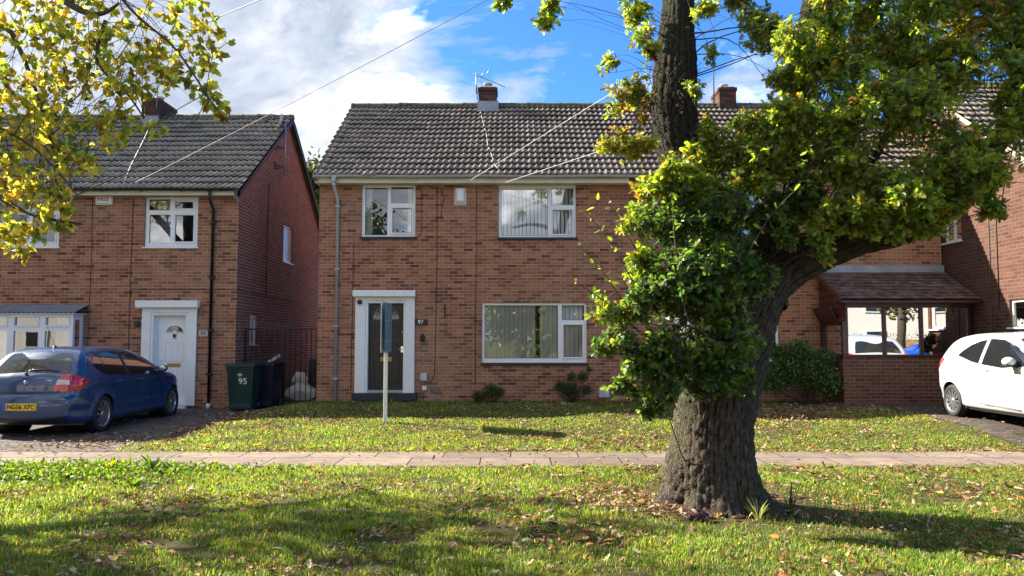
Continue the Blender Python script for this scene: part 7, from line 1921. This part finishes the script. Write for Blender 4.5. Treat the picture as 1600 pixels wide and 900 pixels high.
fallen('fallen_leaves', 'curled leaves littering the two block driveways', 1500, f_drive, .028, .066, 73)
fallen('fallen_leaves', 'stray leaves lying on the slab pavement', 800, lambda r, n: (r.uniform(-9, 9, n), np.where(r.uniform(0, 1, n) < .35, r.uniform(9.85, 11.1, n), np.where(r.uniform(0, 1, n) < .6, 11.1 - np.abs(r.normal(0, .13, n)), 9.85 + np.abs(r.normal(0, .1, n))))), .025, .052, 74)
fallen('leaf_litter', 'small crumbled leaf fragments in the near verge grass', 5000, lambda r, n: clumps(r, n, -7.5, 7.5, 4.4, 9.9, k=160, tight=.3), .035, .034, 75)
fallen('leaf_litter', 'small crumbled leaf fragments in the front lawn', 4000, lambda r, n: clumps(r, n, -5.3, 7.4, 11.12, 16.8, False, k=160, tight=.4), .035, .038, 76)

# weeds and long tufts
def weed(label, px, py, D, n, h, w, seed, pal, wts, bend=.5, name='weed_plant', cat='plant'):
    r = np.random.default_rng(seed); p = at(px, py, D); x, y = p.x, D; z = gzf(x, y)
    t = np.linspace(0, 1, 7); th = r.uniform(0, 6.283, n); L = h * r.uniform(.6, 1.15, n)
    V, F, C = [], [], []; 
    c = palette(r, n, pal, wts, .15)
    for i in range(n):
        d = np.array([math.cos(th[i]), math.sin(th[i]), 0]); s_ = np.array([-d[1], d[0], 0]); k = bend * r.uniform(.5, 1.3)
        P = np.array([x, y, z]) + d * .02 + (d[None] * (k * L[i] * (t ** 1.6))[:, None]) + np.array([0, 0, 1]) * (L[i] * (t - .35 * k * t * t))[:, None]
        ww = w * np.sin(np.pi * np.clip(t * .86 + .1, 0, 1)) ** .8; a = P - s_ * ww[:, None]; b2 = P + s_ * ww[:, None]
        base = len(V) * 14; V.append(np.stack([a, b2], 1).reshape(-1, 3)); F += [(base + 2 * j, base + 2 * j + 1, base + 2 * j + 3, base + 2 * j + 2) for j in range(6)]; C.append(np.repeat(c[i][None], 14, 0))
    o = np_mesh(name, np.concatenate(V), F, M['grass'], None, (x, y, z), colors=np.concatenate(C)); return tag(o, label, cat)
GW = [(.10, .19, .025), (.16, .24, .03)]
weed('bright dock plant with broad upright leaves at the pavement edge', 240, 742, 9.35, 17, .25, .026, 81, GW, [1, 2], .6)
_wr = np.random.default_rng(99); _k = 5200; _x = np.clip(-5.2 + _wr.normal(0, 1.15, _k), -7.6, -2.6); _y = 9.75 - np.abs(_wr.normal(0, .62, _k)); _h = _wr.uniform(.02, .12, _k) * np.clip(1.3 - np.abs(_x + 5.4) / 2.6, .3, 1)
o = place_leaves('ground_weeds', ROUND, np.stack([_x, _y, ground_z(_x, _y) + _h], 1), _wr.normal(0, 1, (_k, 3)), _wr.normal(0, .45, (_k, 3)) + [0, 0, 1], .042 * _wr.uniform(.5, 1.4, _k), palette(_wr, _k, GW + [(.24, .28, .05)], [3, 2, 1]), M['grass'], None, (-5, 9.2, 0)); tag(o, 'low clover and weeds spreading at the left verge edge', 'weeds', kind='stuff')
weed('narrow yellow green weed left of the broad leaved dock', 172, 736, 9.4, 11, .20, .018, 82, [(.25, .30, .03)], [1], .4)
for k, (px, py, D, lab) in enumerate(((30, 760, 8.9, 'leafy weed clump at the left picture edge by the pavement'), (105, 752, 9.0, 'low weed clump second from the left edge'), (210, 775, 8.5, 'darker weed clump below the broad leaved dock'))):
    weed(lab, px, py, D, 46, .14, .016, 90 + k, GW, [2, 1], 1.0)
weed('tuft of long pale grass blades against the oak base', 1185, 812, 6.95, 30, .24, .0032, 95, [(.20, .26, .08), (.35, .36, .22)], [1, 1], .7, 'grass_tuft', 'grass tuft')
weed('bright tuft of long grass in the lit patch left of centre', 545, 838, 6.45, 150, .13, .0032, 96, [(.20, .27, .03), (.30, .33, .05)], [1, 1], .8, 'grass_tuft', 'grass tuft')
weed('thin dark sprig growing right of the oak base', 1235, 790, 7.3, 14, .30, .006, 97, [(.06, .09, .03)], [1], .3, 'sprig', 'plant')
